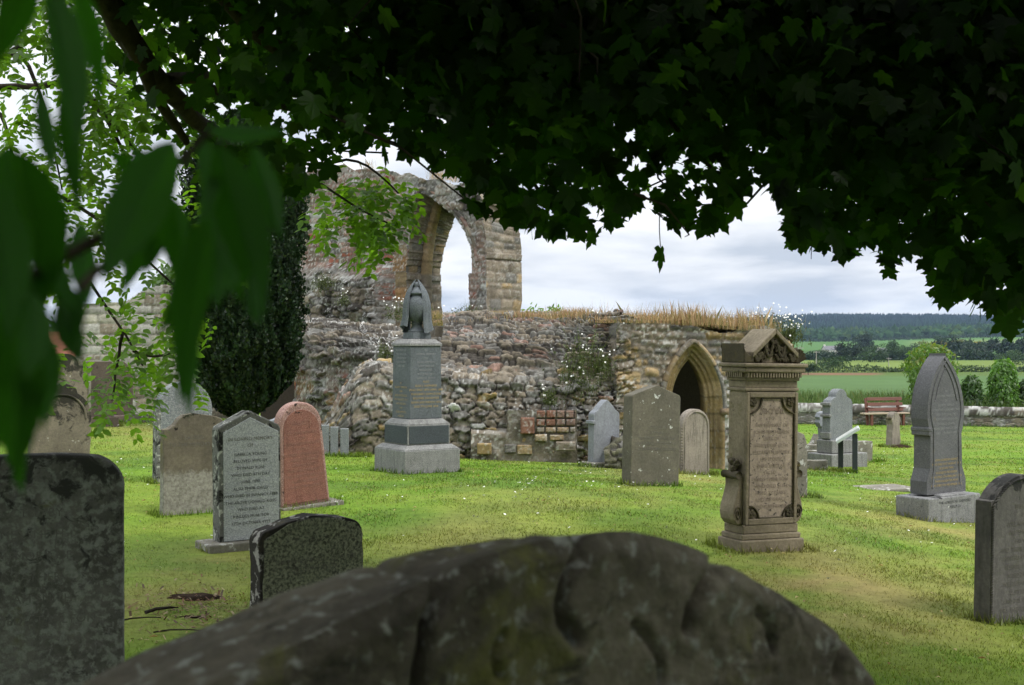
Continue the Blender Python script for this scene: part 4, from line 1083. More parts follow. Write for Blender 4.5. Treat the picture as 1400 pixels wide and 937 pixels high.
# shelf of wall linking the stub and the tower, with the dark hole in it
g_ = [row3(404, 620, NS, lerp(630, 610), lerp(27.4, 23.5)), row3(404, 620, NS, lerp(560, 545), lerp(27.5, 23.6)), row3(404, 620, NS, lerp(480, 487), lerp(27.6, 23.7)),
      row3(404, 620, NS, lerp(462, 478), lerp(27.9, 24.2)), row3(404, 620, NS, lerp(440, 462), lerp(28.4, 25.3)), row3(404, 620, NS, lerp(436, 458), lerp(29.4, 26.0))]
def l_rel(U, V):
    b = cells(U, V, 83, (0.52, 0.12)); return 0.09 * b[0] * (0.3 + b[1]) + 0.10 * (fbm(U * 1.0, V * 1.3, 4, 84) - 0.5)
def l_col(U, V):
    b = cells(U, V, 83, (0.52, 0.12)); up = sstep(1.3, 1.9, V)
    lowc = courses(U, V, 85, (0.2, 0.3), (0.25, 0.5), 0.02)
    c = weather(pick(lowc[1], lowc[2], [(RED, 1.6), (ORANGE, 1), (PINK, 2), (GREY, 2.4), (DARK, 1)]), U, V, 86, 0.36, 0.45, lowc[4], (0.15, 0.125, 0.105))
    return blend3(c, weather(pick(b[1], b[2], [(GREY, 4), (DARK, 4), (GREYB, 2)]), U, V, 87, 0.22, 0.6, b[4] * 0.6, (0.055, 0.05, 0.043), 0.7), up)
g = Geo(); patch(g, g_, 150, l_rel, l_col, 6); g.build('broken_springing', MAS, tower, True, True)

# ------------------------------------------------------------------ grey ashlar wall far left
AP = Plane(P(330, 560, 33)[:2], 8)
def a_rel(U, Z): return 0.03 * courses(U, Z, 101, (0.2, 0.3), (0.3, 0.6), 0.012, 2, 0.006, 0.03)[0] + 0.03 * (fbm(U * 3, Z * 3, 4, 102) - 0.5)
def a_col(U, Z):
    b = courses(U, Z, 101, (0.2, 0.3), (0.3, 0.6), 0.012, 2, 0.006, 0.03)
    return weather(pick(b[1], b[2], [((0.36, 0.34, 0.28), 4), (GREYB, 2), ((0.30, 0.29, 0.26), 3)]), U, Z, 103, 0.4, 0.25, b[4], (0.2, 0.18, 0.15), 0.2)
ab = P(180, 560, 33)
ashw = thing('ashlar_wall', 'pale grey squared-stone abbey wall standing behind the far left gravestones', 'ruin', (ab[0], ab[1], float(gz(ab[0], ab[1]))))
u0 = AP.uz(104, 500)[0]
g = Geo(); wall(g, AP, lambda U, Z: Z < 2.55 + 0.25 * fbm(U * 1.5, Z * 0, 3, 104) + 0.5 * sstep(u0 + 1.0, u0 + 2.2, U), u0, 0.3, -0.5, 3.4, 0.035, a_rel, a_col, 0.8, 0, 0.1, 12)
g.build('wall', MAS, ashw, True, True)
TILE = plain_mat('red_tile', (0.27, 0.10, 0.06), (0.19, 0.075, 0.05), 4, 0.9, 0.3)
# red-roofed outhouse glimpsed past it
oh = P(66, 520, 37)
root = thing('outhouse', 'small outhouse with orange tiled roof glimpsed behind the far left gravestones', 'outhouse', (oh[0], oh[1], float(gz(oh[0], oh[1]))), R(6))
g = Geo(); g.box((-0.9, 1.2, 0.55), (3.0, 2.0, 1.5), (0.3, 0.26, 0.2)); g.build('wall', MAS, root)
g = Geo(); v = np.array([[-2.5, 0.05, 1.25], [0.7, 0.05, 1.25], [0.7, 1.3, 2.0], [-2.5, 1.3, 2.0], [0.7, 2.5, 1.25], [-2.5, 2.5, 1.25]])
g.add(np.concatenate([v, v + [0, 0, 0.09]]), [np.array([[0, 1, 2, 3], [3, 2, 4, 5], [6, 9, 8, 7], [9, 11, 10, 8], [0, 6, 7, 1], [5, 4, 10, 11]]), np.array([[1, 7, 8], [1, 8, 2], [2, 8, 10], [2, 10, 4], [0, 9, 6], [0, 3, 9], [3, 11, 9], [3, 5, 11]])]); g.build('roof', TILE, root)

# ------------------------------------------------------------------ boundary wall with its rounded cope
bw0, bw1 = np.array([0.5, 44.2]), np.array([20.5, 42.0])
bl = P(1250, 585, 43.2)
bwall = thing('boundary_wall', 'long low rubble boundary wall with lichen-patched rounded cope in front of the fields', 'wall', (bl[0], bl[1], float(gz(bl[0], bl[1]))))
n_ = 420; tt = np.linspace(0, 1, n_); bx = bw0[None] * (1 - tt)[:, None] + bw1[None] * tt[:, None]; zb = gz(bx[:, 0], bx[:, 1])
zc = np.array([P(CX + a / b * F, np.interp(CX + a / b * F, [1000, 1085, 1300, 1400, 1600], [561, 562, 566, 569, 573]), b)[2] for a, b in bx])
dirn = (bw1 - bw0) / np.linalg.norm(bw1 - bw0); nrm = np.array([dirn[1], -dirn[0]])
if nrm[1] > 0: nrm = -nrm
vs_ = np.linspace(0, 1, 40)
Ub = tt[None] * 20.1 + 0 * vs_[:, None]; Zb = (zb - 0.15)[None] * (1 - vs_)[:, None] + zc[None] * vs_[:, None]
b = cells(Ub, Zb, 111, (0.3, 0.15)); hb = 0.04 * b[0]
pos = np.stack([bx[None, :, 0] + nrm[0] * hb, bx[None, :, 1] + nrm[1] * hb, Zb], -1)
g = Geo(); g.add(pos.reshape(-1, 3), [grid_faces(40, n_)], weather(pick(b[1], b[2], [(GREYB, 3), (GREY, 4), (DARK, 1)]), Ub, Zb, 112, 0.35, 0.35, b[4] * 0.5, (0.2, 0.18, 0.15), 0.3).reshape(-1, 3))
pb = pos.copy(); pb[..., :2] = bx[None] - nrm * 0.4; g.add(pb.reshape(-1, 3), [grid_faces(40, n_)[:, ::-1]], np.array(GREY))
g.build('wall_face', MAS, bwall, True, True)
prof = np.array([(0.07, -0.03), (0.09, 0.03), (0.085, 0.14), (0.03, 0.22), (-0.12, 0.27), (-0.28, 0.26), (-0.42, 0.17), (-0.46, 0.02), (-0.46, -0.03)])
Uc = tt[None] * 20.1 + 0 * prof[:, :1]; Vc = np.linspace(0, 0.8, len(prof))[:, None] + 0 * Uc
jn = courses(Uc, Vc * 0 + 0.5, 113, (5, 6), (0.4, 0.7), 0.0)
pc = np.stack([bx[None, :, 0] + nrm[0] * prof[:, :1], bx[None, :, 1] + nrm[1] * prof[:, :1], zc[None] + prof[:, 1:2] + 0.02 * (jn[1] - 0.5) - 0.03 * jn[4]], -1)
cw_ = weather(pick(jn[1], jn[2], [(GREY, 3), (DARK, 2), (GREYB, 1)]), Uc, Vc, 114, 0.0, 0.6)
cw_ = blend(cw_, (0.45, 0.45, 0.42), 0.75 * sstep(0.55, 0.6, fbm(Uc * 3.2, Vc * 6, 4, 115)))
g = Geo(); g.add(pc.reshape(-1, 3), [grid_faces(len(prof), n_)], cw_.reshape(-1, 3)); g.build('cope', MAS, bwall, True, True)
# rank weeds behind and at the foot of the wall
spots = [(bx[i, 0] - nrm[0] * rr, bx[i, 1] - nrm[1] * rr, float(farm_z(bx[i, 0], bx[i, 1] - nrm[1] * rr)) - .05, 0.9, 1.0) for i in range(0, n_, 2) for rr in (1.8, 3.0, 4.5, 6.0)]
dry_grass('weeds', spots, 60000, 0.34, 18, [(0.07, 0.125, 0.03), (0.09, 0.15, 0.035), (0.05, 0.095, 0.022), (0.15, 0.17, 0.06)])
spots = [(bx[i, 0] + nrm[0] * 0.25, bx[i, 1] + nrm[1] * 0.25, zb[i] - 0.03, 0.14, 0.5 + 0.8 * float(fbm(i * 0.03, 0.5, 3, 4)) ** 2 * 2) for i in range(0, n_, 2)]
dry_grass('wall_foot_weeds', spots, 5000, 0.16, 19, [(0.05, 0.11, 0.018), (0.07, 0.14, 0.02), (0.045, 0.09, 0.018)])
# ------------------------------------------------------------------ gravestones
YAW = 33.0
def prism(g, outline, y0, y1, col=None):
    """outline (x, z) seen from the front, extruded from y0 (front) to y1"""
    o = np.array(outline, float); n = len(o)
    fr = np.column_stack([o[:, 0], np.full(n, y0), o[:, 1]]); bk = np.column_stack([o[:, 0], np.full(n, y1), o[:, 1]])
    k = np.arange(n); k2 = (k + 1) % n
    return g.add(np.concatenate([fr, bk]), [k[None, :], (k[::-1] + n)[None, :], np.stack([k, k + n, k2 + n, k2], 1)], col)
def arc(cx, cz, r, a0, a1, n):
    th = np.linspace(R(a0), R(a1), n); return [(cx + r * math.cos(t), cz + r * math.sin(t)) for t in th]
def o_round(w, h, rise, n=18, foot=0.12):
    """straight sides and a segmental or half-round head"""
    hw = w / 2; rr = (hw * hw + rise * rise) / (2 * rise); a = math.degrees(math.asin(min(1, hw / rr)))
    if rise > hw: a = 180 - a
    return [(-hw, -foot), (hw, -foot)] + arc(0, h - rr, rr, 90 - a, 90 + a, n)
def o_gable(w, h, rise, foot=0.12): return [(-w / 2, -foot), (w / 2, -foot), (w / 2, h - rise), (0, h), (-w / 2, h - rise)]
def o_point(w, h, zs, n=12, foot=0.12):
    p = pointed(w / 2, zs, h, -foot, n)
    return [tuple(q) for q in p[::-1]]
def rough(o, amp, seed):
    o = np.array(o, float); out = []
    for i in range(len(o)):
        a, b = o[i], o[(i + 1) % len(o)]; m_ = max(1, int(np.linalg.norm(b - a) / 0.06))
        for k in range(m_):
            p = a + (b - a) * k / m_
            if p[1] > 0.02: p = p + amp * np.array([fbm(p[0] * 9 + seed, p[1] * 9, 3, seed) - 0.5, fbm(p[0] * 9, p[1] * 9 + seed, 3, seed + 1) - 0.5])
            out.append(tuple(p))
    return out
def inscribe(parent, text, size, x, y, ztop, mat, spacing=1.35, name='lettering', face='front', sq=1.0, raised=0.002):
    cu = bpy.data.curves.new(name, 'FONT'); cu.body = text; cu.align_x = 'CENTER'; cu.size = size; cu.space_line = spacing; cu.resolution_u = 2; cu.space_character = 1.06
    tmp = bpy.data.objects.new('tmp_text', cu); me = bpy.data.meshes.new_from_object(tmp)
    bpy.data.objects.remove(tmp); bpy.data.curves.remove(cu)
    for v in me.vertices:
        a, b = v.co.x * sq, v.co.y
        v.co = (x + a, y - raised, ztop + b) if face == 'front' else (y - raised, x - a, ztop + b)
    me.name = name; me.materials.clear(); me.materials.append(mat)
    o = bpy.data.objects.new(name, me); COL.objects.link(o); o.parent = parent
    return o
def at_px(px, d, dz=0.0):
    f = foot(px, d); return (f[0], f[1], f[2] + dz)

S_GRANITE = stone_mat('grey_granite', (0.46, 0.48, 0.485), (0.37, 0.39, 0.395), 1.0, (0.62, 0.64, 0.63), 0.7, 150, None, black=(0.022, 0.022, 0.02), black_t=0.70, black_scale=9, bump=0.25)
S_GRANITE_EDGE = stone_mat('lichened_granite', (0.19, 0.195, 0.18), (0.13, 0.13, 0.115), 2.0, None, lichen=(0.42, 0.43, 0.38), lichen_t=0.55, lichen_scale=16, black=(0.02, 0.02, 0.018), black_t=0.53, black_scale=10, bump=0.6)
S_PED = stone_mat('blue_grey_granite', (0.115, 0.13, 0.14), (0.085, 0.097, 0.105), 3.0, (0.26, 0.28, 0.29), 0.55, 170, None, streak=0.25, bump=0.15)
S_PED_POL = stone_mat('dark_grey_granite', (0.062, 0.075, 0.08), (0.05, 0.058, 0.064), 3.6, (0.15, 0.17, 0.18), 0.5, 170, None, bump=0.1)
S_PED_BASE = stone_mat('worn_grey_granite', (0.25, 0.25, 0.24), (0.165, 0.165, 0.16), 4.0, (0.42, 0.42, 0.4), 0.6, 140, None, streak=0.55, bump=0.25)
S_RED = stone_mat('red_granite', (0.27, 0.115, 0.085), (0.19, 0.085, 0.066), 5.0, (0.44, 0.25, 0.2), 0.6, 130, None, black=(0.03, 0.02, 0.017), black_t=0.72, black_scale=11, black_top=0.14, streak=0.35, bump=0.2)
S_RED_EDGE = stone_mat('pale_red_granite', (0.36, 0.21, 0.175), (0.26, 0.15, 0.125), 5.5, (0.55, 0.4, 0.36), 0.6, 130, None, black=(0.025, 0.018, 0.015), black_t=0.59, black_scale=10, bump=0.3)
S_BROWN = stone_mat('brown_sandstone', (0.19, 0.165, 0.12), (0.12, 0.105, 0.078), 6.0, None, moss=(0.13, 0.12, 0.055), moss_t=0.58, black=(0.018, 0.016, 0.012), black_t=0.76, black_scale=12, black_top=0.27, pale_foot=0.40, bump=0.6)
S_BIGGREY = stone_mat('pale_grey_granite', (0.21, 0.225, 0.235), (0.15, 0.16, 0.165), 7.0, (0.4, 0.42, 0.42), 0.6, 120, None, black=(0.025, 0.022, 0.02), black_t=0.70, black_scale=7, streak=0.3, bump=0.25)
S_DARK = stone_mat('crusted_dark_stone', (0.15, 0.148, 0.135), (0.075, 0.073, 0.066), 8.0, None, lichen=(0.20, 0.207, 0.192), lichen_t=0.46, lichen_scale=26, lichen_w=0.12, black_w=0.10, black=(0.03, 0.03, 0.027), black_t=0.60, black_scale=13, black_top=0.20, moss=(0.10, 0.105, 0.06), moss_t=0.60, bump=0.9)
S_LOW = stone_mat('green_grey_stone', (0.13, 0.135, 0.10), (0.07, 0.072, 0.052), 9.0, None, lichen=(0.27, 0.275, 0.195), lichen_t=0.42, lichen_scale=55, lichen_w=0.14, black_w=0.10, black=(0.04, 0.037, 0.03), black_t=0.66, black_scale=11, black_top=0.18, bump=1.0)
S_LOW_TOP = stone_mat('black_crust', (0.045, 0.04, 0.034), (0.018, 0.016, 0.014), 9.6, None, lichen=(0.34, 0.325, 0.30), lichen_t=0.56, lichen_scale=11, moss=(0.07, 0.062, 0.04), moss_t=0.55, bump=0.8)
S_LEAN = stone_mat('brown_grey_slab', (0.16, 0.145, 0.11), (0.105, 0.098, 0.075), 10.0, None, lichen=(0.5, 0.51, 0.47), lichen_t=0.645, lichen_scale=14, moss=(0.14, 0.135, 0.07), moss_t=0.62, bump=0.35)
S_TAN = stone_mat('tan_streaked_stone', (0.31, 0.27, 0.225), (0.23, 0.20, 0.165), 11.0, None, streak=0.8, moss=(0.2, 0.2, 0.13), moss_t=0.66, bump=0.3)
S_PALE = stone_mat('pale_marble', (0.27, 0.285, 0.31), (0.20, 0.21, 0.225), 12.0, None, streak=0.3, bump=0.2)
S_ORN = stone_mat('ornate_sandstone', (0.285, 0.24, 0.17), (0.175, 0.148, 0.102), 13.0, None, moss=(0.12, 0.11, 0.045), moss_t=0.60, black=(0.022, 0.02, 0.014), black_t=0.66, black_scale=8, bump=0.7)
S_ORN_PANEL = stone_mat('pink_sandstone', (0.42, 0.345, 0.27), (0.31, 0.255, 0.20), 14.0, None, black=(0.075, 0.066, 0.056), black_t=0.575, black_scale=30, streak=0.4, bump=0.5)
S_ORN_DARK = stone_mat('ornate_dark_sandstone', (0.10, 0.085, 0.055), (0.055, 0.048, 0.03), 15.0, None, moss=(0.11, 0.09, 0.03), moss_t=0.58, bump=0.7)
S_GOTHIC = stone_mat('purple_grey_granite', (0.125, 0.125, 0.132), (0.09, 0.09, 0.096), 16.0, (0.25, 0.25, 0.25), 0.5, 150, None, moss=(0.15, 0.14, 0.10), moss_t=0.66, black=(0.02, 0.02, 0.02), black_t=0.75, black_scale=10, bump=0.3)
S_GOTHIC_BASE = stone_mat('stained_granite', (0.25, 0.25, 0.25), (0.16, 0.16, 0.16), 17.0, (0.4, 0.4, 0.4), 0.5, 140, lichen=(0.48, 0.49, 0.45), lichen_t=0.66, lichen_scale=12, black=(0.02, 0.02, 0.02), black_t=0.68, black_scale=8, black_top=0.10, streak=0.5, bump=0.3)
S_RIGHT = stone_mat('mauve_grey_sandstone', (0.16, 0.15, 0.138), (0.10, 0.096, 0.088), 18.0, None, streak=0.45, black=(0.03, 0.03, 0.028), black_t=0.70, black_scale=6, black_top=0.28, moss=(0.12, 0.12, 0.07), moss_t=0.64, bump=0.5)
S_FORE = stone_mat('foreground_stone', (0.165, 0.147, 0.113), (0.068, 0.06, 0.046), 19.0, None, moss=(0.10, 0.10, 0.03), moss_t=0.55, lichen=(0.24, 0.245, 0.22), lichen_t=0.555, lichen_scale=40, lichen_w=0.10, black=(0.028, 0.026, 0.02), black_t=0.56, black_w=0.12, black_scale=14, bump=1.0)
S_LEFT = stone_mat('blackened_sandstone', (0.23, 0.20, 0.15), (0.15, 0.13, 0.10), 20.0, None, lichen=(0.4, 0.39, 0.33), lichen_t=0.64, lichen_scale=20, black=(0.032, 0.03, 0.023), black_t=0.60, black_scale=9, black_top=0.45, black_w=0.1, moss=(0.16, 0.15, 0.07), moss_t=0.62, bump=0.6)
S_BACK = stone_mat('dark_brown_sandstone', (0.15, 0.12, 0.095), (0.085, 0.07, 0.056), 21.0, None, black=(0.03, 0.026, 0.02), black_t=0.60, black_scale=6, bump=0.5)
S_PINKBASE = stone_mat('pinkish_stone', (0.26, 0.19, 0.16), (0.17, 0.13, 0.11), 22.0, None, bump=0.4)
S_KERB = stone_mat('kerb_stone', (0.27, 0.25, 0.21), (0.16, 0.15, 0.12), 23.0, None, lichen=(0.48, 0.48, 0.44), lichen_t=0.58, lichen_scale=9, black=(0.04, 0.038, 0.03), black_t=0.62, black_scale=8, bump=0.6)
INK_CRUST = plain_mat('letter_crusted', (0.075, 0.073, 0.066), (0.12, 0.12, 0.11), 40, 0.95, 0.0)
INK_DARK = plain_mat('letter_dark', (0.05, 0.052, 0.052), None, 30, 0.9, 0.0)
INK_PINK = plain_mat('letter_on_pink', (0.14, 0.11, 0.088), (0.27, 0.22, 0.17), 24, 0.95, 0.0)
INK_SOFT = plain_mat('letter_worn', (0.085, 0.08, 0.068), (0.16, 0.15, 0.125), 22, 0.9, 0.0)
INK_GOLD = plain_mat('letter_gilt', (0.42, 0.31, 0.12), (0.28, 0.20, 0.09), 25, 0.6, 0.0)
INK_PALE = plain_mat('letter_pale', (0.27, 0.275, 0.28), (0.18, 0.185, 0.19), 25, 0.9, 0.0)
INK_RED = plain_mat('letter_on_red', (0.15, 0.075, 0.06), (0.34, 0.19, 0.15), 18, 0.9, 0.0)

def stone(label, px, d, w, h, t, outline, mat, lean=0.0, pitch=0.0, yaw=YAW, bevel=0.008, dz=0.0, cat='gravestone', name='headstone', part='slab', seed=0):
    root = thing(name, label, cat, at_px(px, d, dz), R(yaw), 'gravestones on the lawn', (pitch, R(lean)))
    g = Geo(); prism(g, outline, -t / 2, t / 2); g.build(part, mat, root, False, bevel=bevel)
    return root
def part(root, name, mat, fill, bevel=0.006, smooth=False):
    g = Geo(); fill(g); return g.build(name, mat, root, smooth, bevel=bevel)

# --- grey granite stone with a low gable, lichen round its margin
T = 0.17
s = stone('speckled grey granite headstone with low gabled top on a thin plinth beside the red stone', 338, 10.9, 0.55, 1.13, T, [(-.27, 0.06), (.27, 0.06), (.27, .99), (.255, 1.02), (0.0, 1.145), (-.255, 1.02), (-.27, .99)], S_GRANITE_EDGE, lean=-0.5, bevel=0.012)
part(s, 'face_panel', S_GRANITE, lambda g: prism(g, [(-.235, .075), (.25, .075), (.25, .965), (0, 1.09), (-.235, .97)], -T / 2 - 0.006, -T / 2 + 0.01), 0.004)
part(s, 'plinth', S_KERB, lambda g: g.box((0, 0, 0.0), (0.78, 0.36, 0.14)), 0.012)
inscribe(s, "IN LOVING MEMORY\nOF", 0.04, 0.0, -T / 2 - 0.006, 0.90, INK_SOFT)
inscribe(s, "ISABELLA YOUNG\nBELOVED WIFE OF\nDONALD ROSS\nWHO DIED 8TH DAY\nJUNE 1898\nALSO THEIR CHILD\nWHO DIED IN INFANCY 1888\nTHE ABOVE DONALD ROSS\nWHO DIED AT\nKINLOSS MUIR TOR\n17TH OCTOBER 1919", 0.034, 0.0, -T / 2 - 0.006, 0.775, INK_DARK, 1.68)
# --- brown sandstone stone with wavy shoulders
o = [(-.30, -.12), (.30, -.12), (.30, .80), (.285, .90), (.22, .935), (.10, .955), (0, .965), (-.10, .955), (-.15, .92), (-.19, .86), (-.25, .825), (-.30, .82)]
s = stone('brown sandstone headstone with wavy top and pale lichen crust over its foot', 262, 12.6, 0.6, 0.96, 0.11, rough(o, 0.012, 3), S_BROWN, lean=0.5)
inscribe(s, "SACRED\nTO THE MEMORY OF", 0.05, 0.0, -0.055, 0.72, INK_SOFT)
# --- tall grey stone behind
s = stone('tall round-headed pale grey headstone with black-stained edge in front of the yew', 249, 15.0, 0.64, 1.15, 0.16, o_round(0.64, 1.15, 0.29), S_BIGGREY, lean=0.8)
part(s, 'border', S_GRANITE_EDGE, lambda g: prism(g, [(-.325, -.1), (-.285, -.1), (-.285, .86), (-.325, .86)], -0.088, 0.08), 0.006)
inscribe(s, "ERECTED\nBY HIS FAMILY\nIN MEMORY OF\nJOHN MURRAY", 0.05, 0.0, -0.08, 0.85, INK_PALE)
# --- red granite
o = [(-.262, 0.0), (.262, 0.0), (.225, .80)] + arc(0, .80, .225, 8, 172, 17) + [(-.225, .80)]
s = stone('leaning red granite headstone with rounded top and raised arched border', 414, 13.0, 0.52, 1.04, 0.17, o, S_RED_EDGE, lean=-4.0, bevel=0.02, dz=0.02)
o2 = [(-.235, .03), (.235, .03), (.19, .76)] + arc(0, .76, .19, 8, 172, 17) + [(-.19, .76)]
part(s, 'face_panel', S_RED, lambda g: prism(g, o2, -0.092, -0.07), 0.004)
part(s, 'plinth', S_KERB, lambda g: g.box((0.05, 0, -0.04), (0.66, 0.32, 0.09)), 0.012)
inscribe(s, "SACRED\n", 0.055, 0.0, -0.092, 0.80, INK_RED)
inscribe(s, "TO THE MEMORY\nOF\nALEXANDER FRASER\nFARMER\nWHO DIED 4TH MARCH 1891\nAGED 74 YEARS\nAND HIS WIFE\nMARGARET GRANT\nWHO DIED 1ST MAY 1902\nAGED 80 YEARS\nALSO THEIR SON", 0.038, 0.0, -0.092, 0.71, INK_RED, 1.4)
# --- dark stone at the left edge
o = [(-.36, -.2), (.36, -.2), (.36, 1.10)] + arc(.22, 1.09, .14, 5, 85, 9) + [(0.1, 1.238), (-.1, 1.238)] + arc(-.22, 1.09, .14, 95, 175, 9)
s = stone('large dark headstone with rounded shoulders crusted in black and grey lichen at the left edge', 48, 5.5, .72, 1.23, 0.11, rough(o, 0.006, 5), S_DARK, yaw=14, bevel=0.012, dz=0.0)
inscribe(s, "ERECTED BY\nJAMES SMITH\nIN MEMORY OF\nHIS FATHER\nWILLIAM SMITH\nWHO DIED AT MILTON", 0.05, -.03, -0.055, 0.98, INK_CRUST, 1.8, raised=0.0006)
# --- low stone behind the foreground stone
o = rough([(-.325, -.15), (.325, -.15), (.325, .60)] + arc(.235, .60, .09, 0, 62, 6) + [(0.15, .708), (0, .73), (-.15, .70)] + arc(-.255, .59, .07, 115, 180, 6), .022, 4)
s = stone('low mossy headstone with black crust and pale lichen blotches along its rounded top', 421, 7.6, .65, .70, 0.15, rough(o, 0.006, 6), S_LOW_TOP, bevel=0.008, lean=-0.5)
o2 = [(-.315, -.1), (.318, -.1), (.318, .61), (.28, .672), (0.13, .70), (0, .715), (-.15, .686), (-.30, .61)]
part(s, 'face_panel', S_LOW, lambda g: prism(g, rough(o2, 0.02, 8), -0.081, -0.06), 0.003)
inscribe(s, "THE FAMILY BURIAL GROUND\nOF JOHN HENDRY", 0.036, 0.02, -0.081, 0.46, INK_SOFT, 1.3)
# --- far left group
o = [(-.31, -.15), (.31, -.15), (.31, .78)] + arc(0.0, .78, .31, 4, 60, 9) + arc(0, .93, .22, 50, 130, 9) + arc(0.0, .78, .31, 120, 176, 9)
s = stone('weathered sandstone headstone with blackened arched top behind the dark left stone', 79, 14.0, .62, 1.15, 0.16, rough(o, 0.012, 11), S_LEFT, yaw=30, lean=2)
part(s, 'carved_arch', S_LEFT, lambda g: g.tube([(x, -0.085, z) for x, z in arc(0, .78, .25, 0, 180, 17)], 0.011, 6), 0)
o = [(-.36, -.15), (.36, -.15), (.36, .95), (.30, 1.04), (.20, 1.05)] + arc(0, 1.05, .2, 20, 160, 9) + [(-.20, 1.05), (-.30, 1.04), (-.36, .95)]
s = stone('tall brown headstone with round crest and shoulders at far left behind the arched stone', 90, 22.0, .72, 1.25, 0.13, o, S_LEFT, yaw=30, dz=0.1)
part(s, 'raised_edge', S_KERB, lambda g: g.box((.375, 0, .5), (.05, .17, 1.1)), 0.01)
s = stone('dark square-topped headstone on a broad dark base under the drooping ash sprig', 136, 24.0, .5, 1.15, 0.2, [(-.26, .15), (.24, .15), (.24, 1.12), (.2, 1.2), (-.22, 1.2), (-.26, 1.12)], S_BACK, yaw=28)
part(s, 'base', S_BACK, lambda g: g.box((0, 0, .07), (.62, .4, .22)), 0.015)
o = [(-.26, .1), (.26, .1), (.26, 1.02)] + arc(.22, 1.06, .05, -40, 90, 5) + arc(0, 1.06, .19, 0, 180, 13) + arc(-.22, 1.06, .05, 90, 220, 5) + [(-.26, 1.02)]
s = stone('brown headstone with half-round crest on a pinkish base beside the ashlar wall', 163, 27.0, .55, 1.3, 0.18, o, S_BACK, yaw=28)
part(s, 'base', S_PINKBASE, lambda g: g.box((0, 0, .05), (.75, .4, .16)), 0.015)
k = thing('grave_kerb', 'short pale kerbstone lying in grass near the ashlar wall', 'grave kerb', at_px(200, 26), R(20), 'kerbs of graves')
part(k, 'kerb_stone', S_KERB, lambda g: (g.box((-.18, 0, .07), (.42, .18, .22)), g.box((.24, 0.01, .06), (.38, .18, .2))), 0.012)
s = stone('small broken pale grey stone stump between the granite and red headstones', 378, 19.5, .3, .62, .14, rough([(-.15, -.1), (.15, -.1), (.15, .52), (.06, .6), (-.02, .55), (-.15, .5)], 0.03, 13), S_PALE, cat='stone stump', name='stone_stump')
# upright kerb slabs against the stub
for i, (px, w, h) in enumerate(((443, .16, .46), (457, .12, .44), (471, .13, .42))):
    s = stone(('upright grey slab against the rubble stub nearest the red headstone', 'middle upright grey slab leaning on the rubble stub', 'upright grey slab leaning on the rubble stub nearest the pedestal')[i],
              px, 19.8, w, h, .1, rough([(-w / 2, -.1), (w / 2, -.1), (w / 2, h), (-w / 2, h)], 0.012, 20 + i), S_BIGGREY, cat='stone slab', name='upright_slab', yaw=8)

# --- granite pedestal with draped urn
ped = thing('urn_monument', 'blue grey granite pedestal monument topped by a draped urn', 'monument', at_px(570, 16.3, -0.03), R(34), 'gravestones on the lawn')
def tap(g, z0, z1, w0, w1): 
    v = []
    for z, w in ((z0, w0), (z1, w1)):
        v += [(-w / 2, -w / 2, z), (w / 2, -w / 2, z), (w / 2, w / 2, z), (-w / 2, w / 2, z)]
    g.add(np.array(v), [np.array([[0, 3, 2, 1], [4, 5, 6, 7], [0, 1, 5, 4], [1, 2, 6, 5], [2, 3, 7, 6], [3, 0, 4, 7]])])
part(ped, 'base', S_PED_BASE, lambda g: (tap(g, -0.1, 0.33, .79, .785), tap(g, 0.331, 0.385, .785, .64)), 0.012)
part(ped, 'die', S_PED_BASE, lambda g: (tap(g, 0.386, 0.635, .60, .60), tap(g, 0.636, 0.70, .60, .48)), 0.01)
for sx, sy in ((0, -1), (-1, 0)):
    part(ped, 'polished_panel', S_PED_POL, lambda g: g.box((sx * .3015, sy * .3015, .51), (.56 if sy else .012, .56 if sx else .012, .215)), 0.003)
part(ped, 'shaft', S_PED, lambda g: tap(g, 0.701, 1.60, .455, .435), 0.006)
part(ped, 'cap', S_PED_BASE, lambda g: (tap(g, 1.601, 1.632, .465, .465), tap(g, 1.633, 1.69, .465, .33)), 0.006)
part(ped, 'urn_plinth', S_PED, lambda g: tap(g, 1.691, 1.77, .27, .25), 0.008)
def lathe(g, prof, n=24, ripple=None):
    th = np.arange(n) / n * 2 * math.pi; p = np.array(prof)
    v = np.stack([p[:, 0:1] * np.cos(th), p[:, 0:1] * np.sin(th), p[:, 1:2] + 0 * th], -1)
    i = np.arange(len(p) - 1)[:, None] * n; k = np.arange(n)[None]; k2 = (k + 1) % n
    g.add(v.reshape(-1, 3), [np.stack([i + k, i + k2, i + n + k2, i + n + k], -1).reshape(-1, 4)])
part(ped, 'urn', S_PED, lambda g: lathe(g, [(0, 1.77), (.115, 1.77), (.115, 1.79), (.085, 1.81), (.062, 1.85), (.06, 1.87), (.075, 1.885), (.06, 1.90), (.11, 1.93), (.142, 1.99), (.158, 2.06), (.158, 2.12), (.142, 2.18), (.10, 2.225), (.095, 2.24), (.125, 2.25), (.125, 2.27), (.09, 2.295), (.06, 2.33), (.045, 2.345), (.06, 2.365), (.04, 2.395), (0, 2.41)]), 0, True)
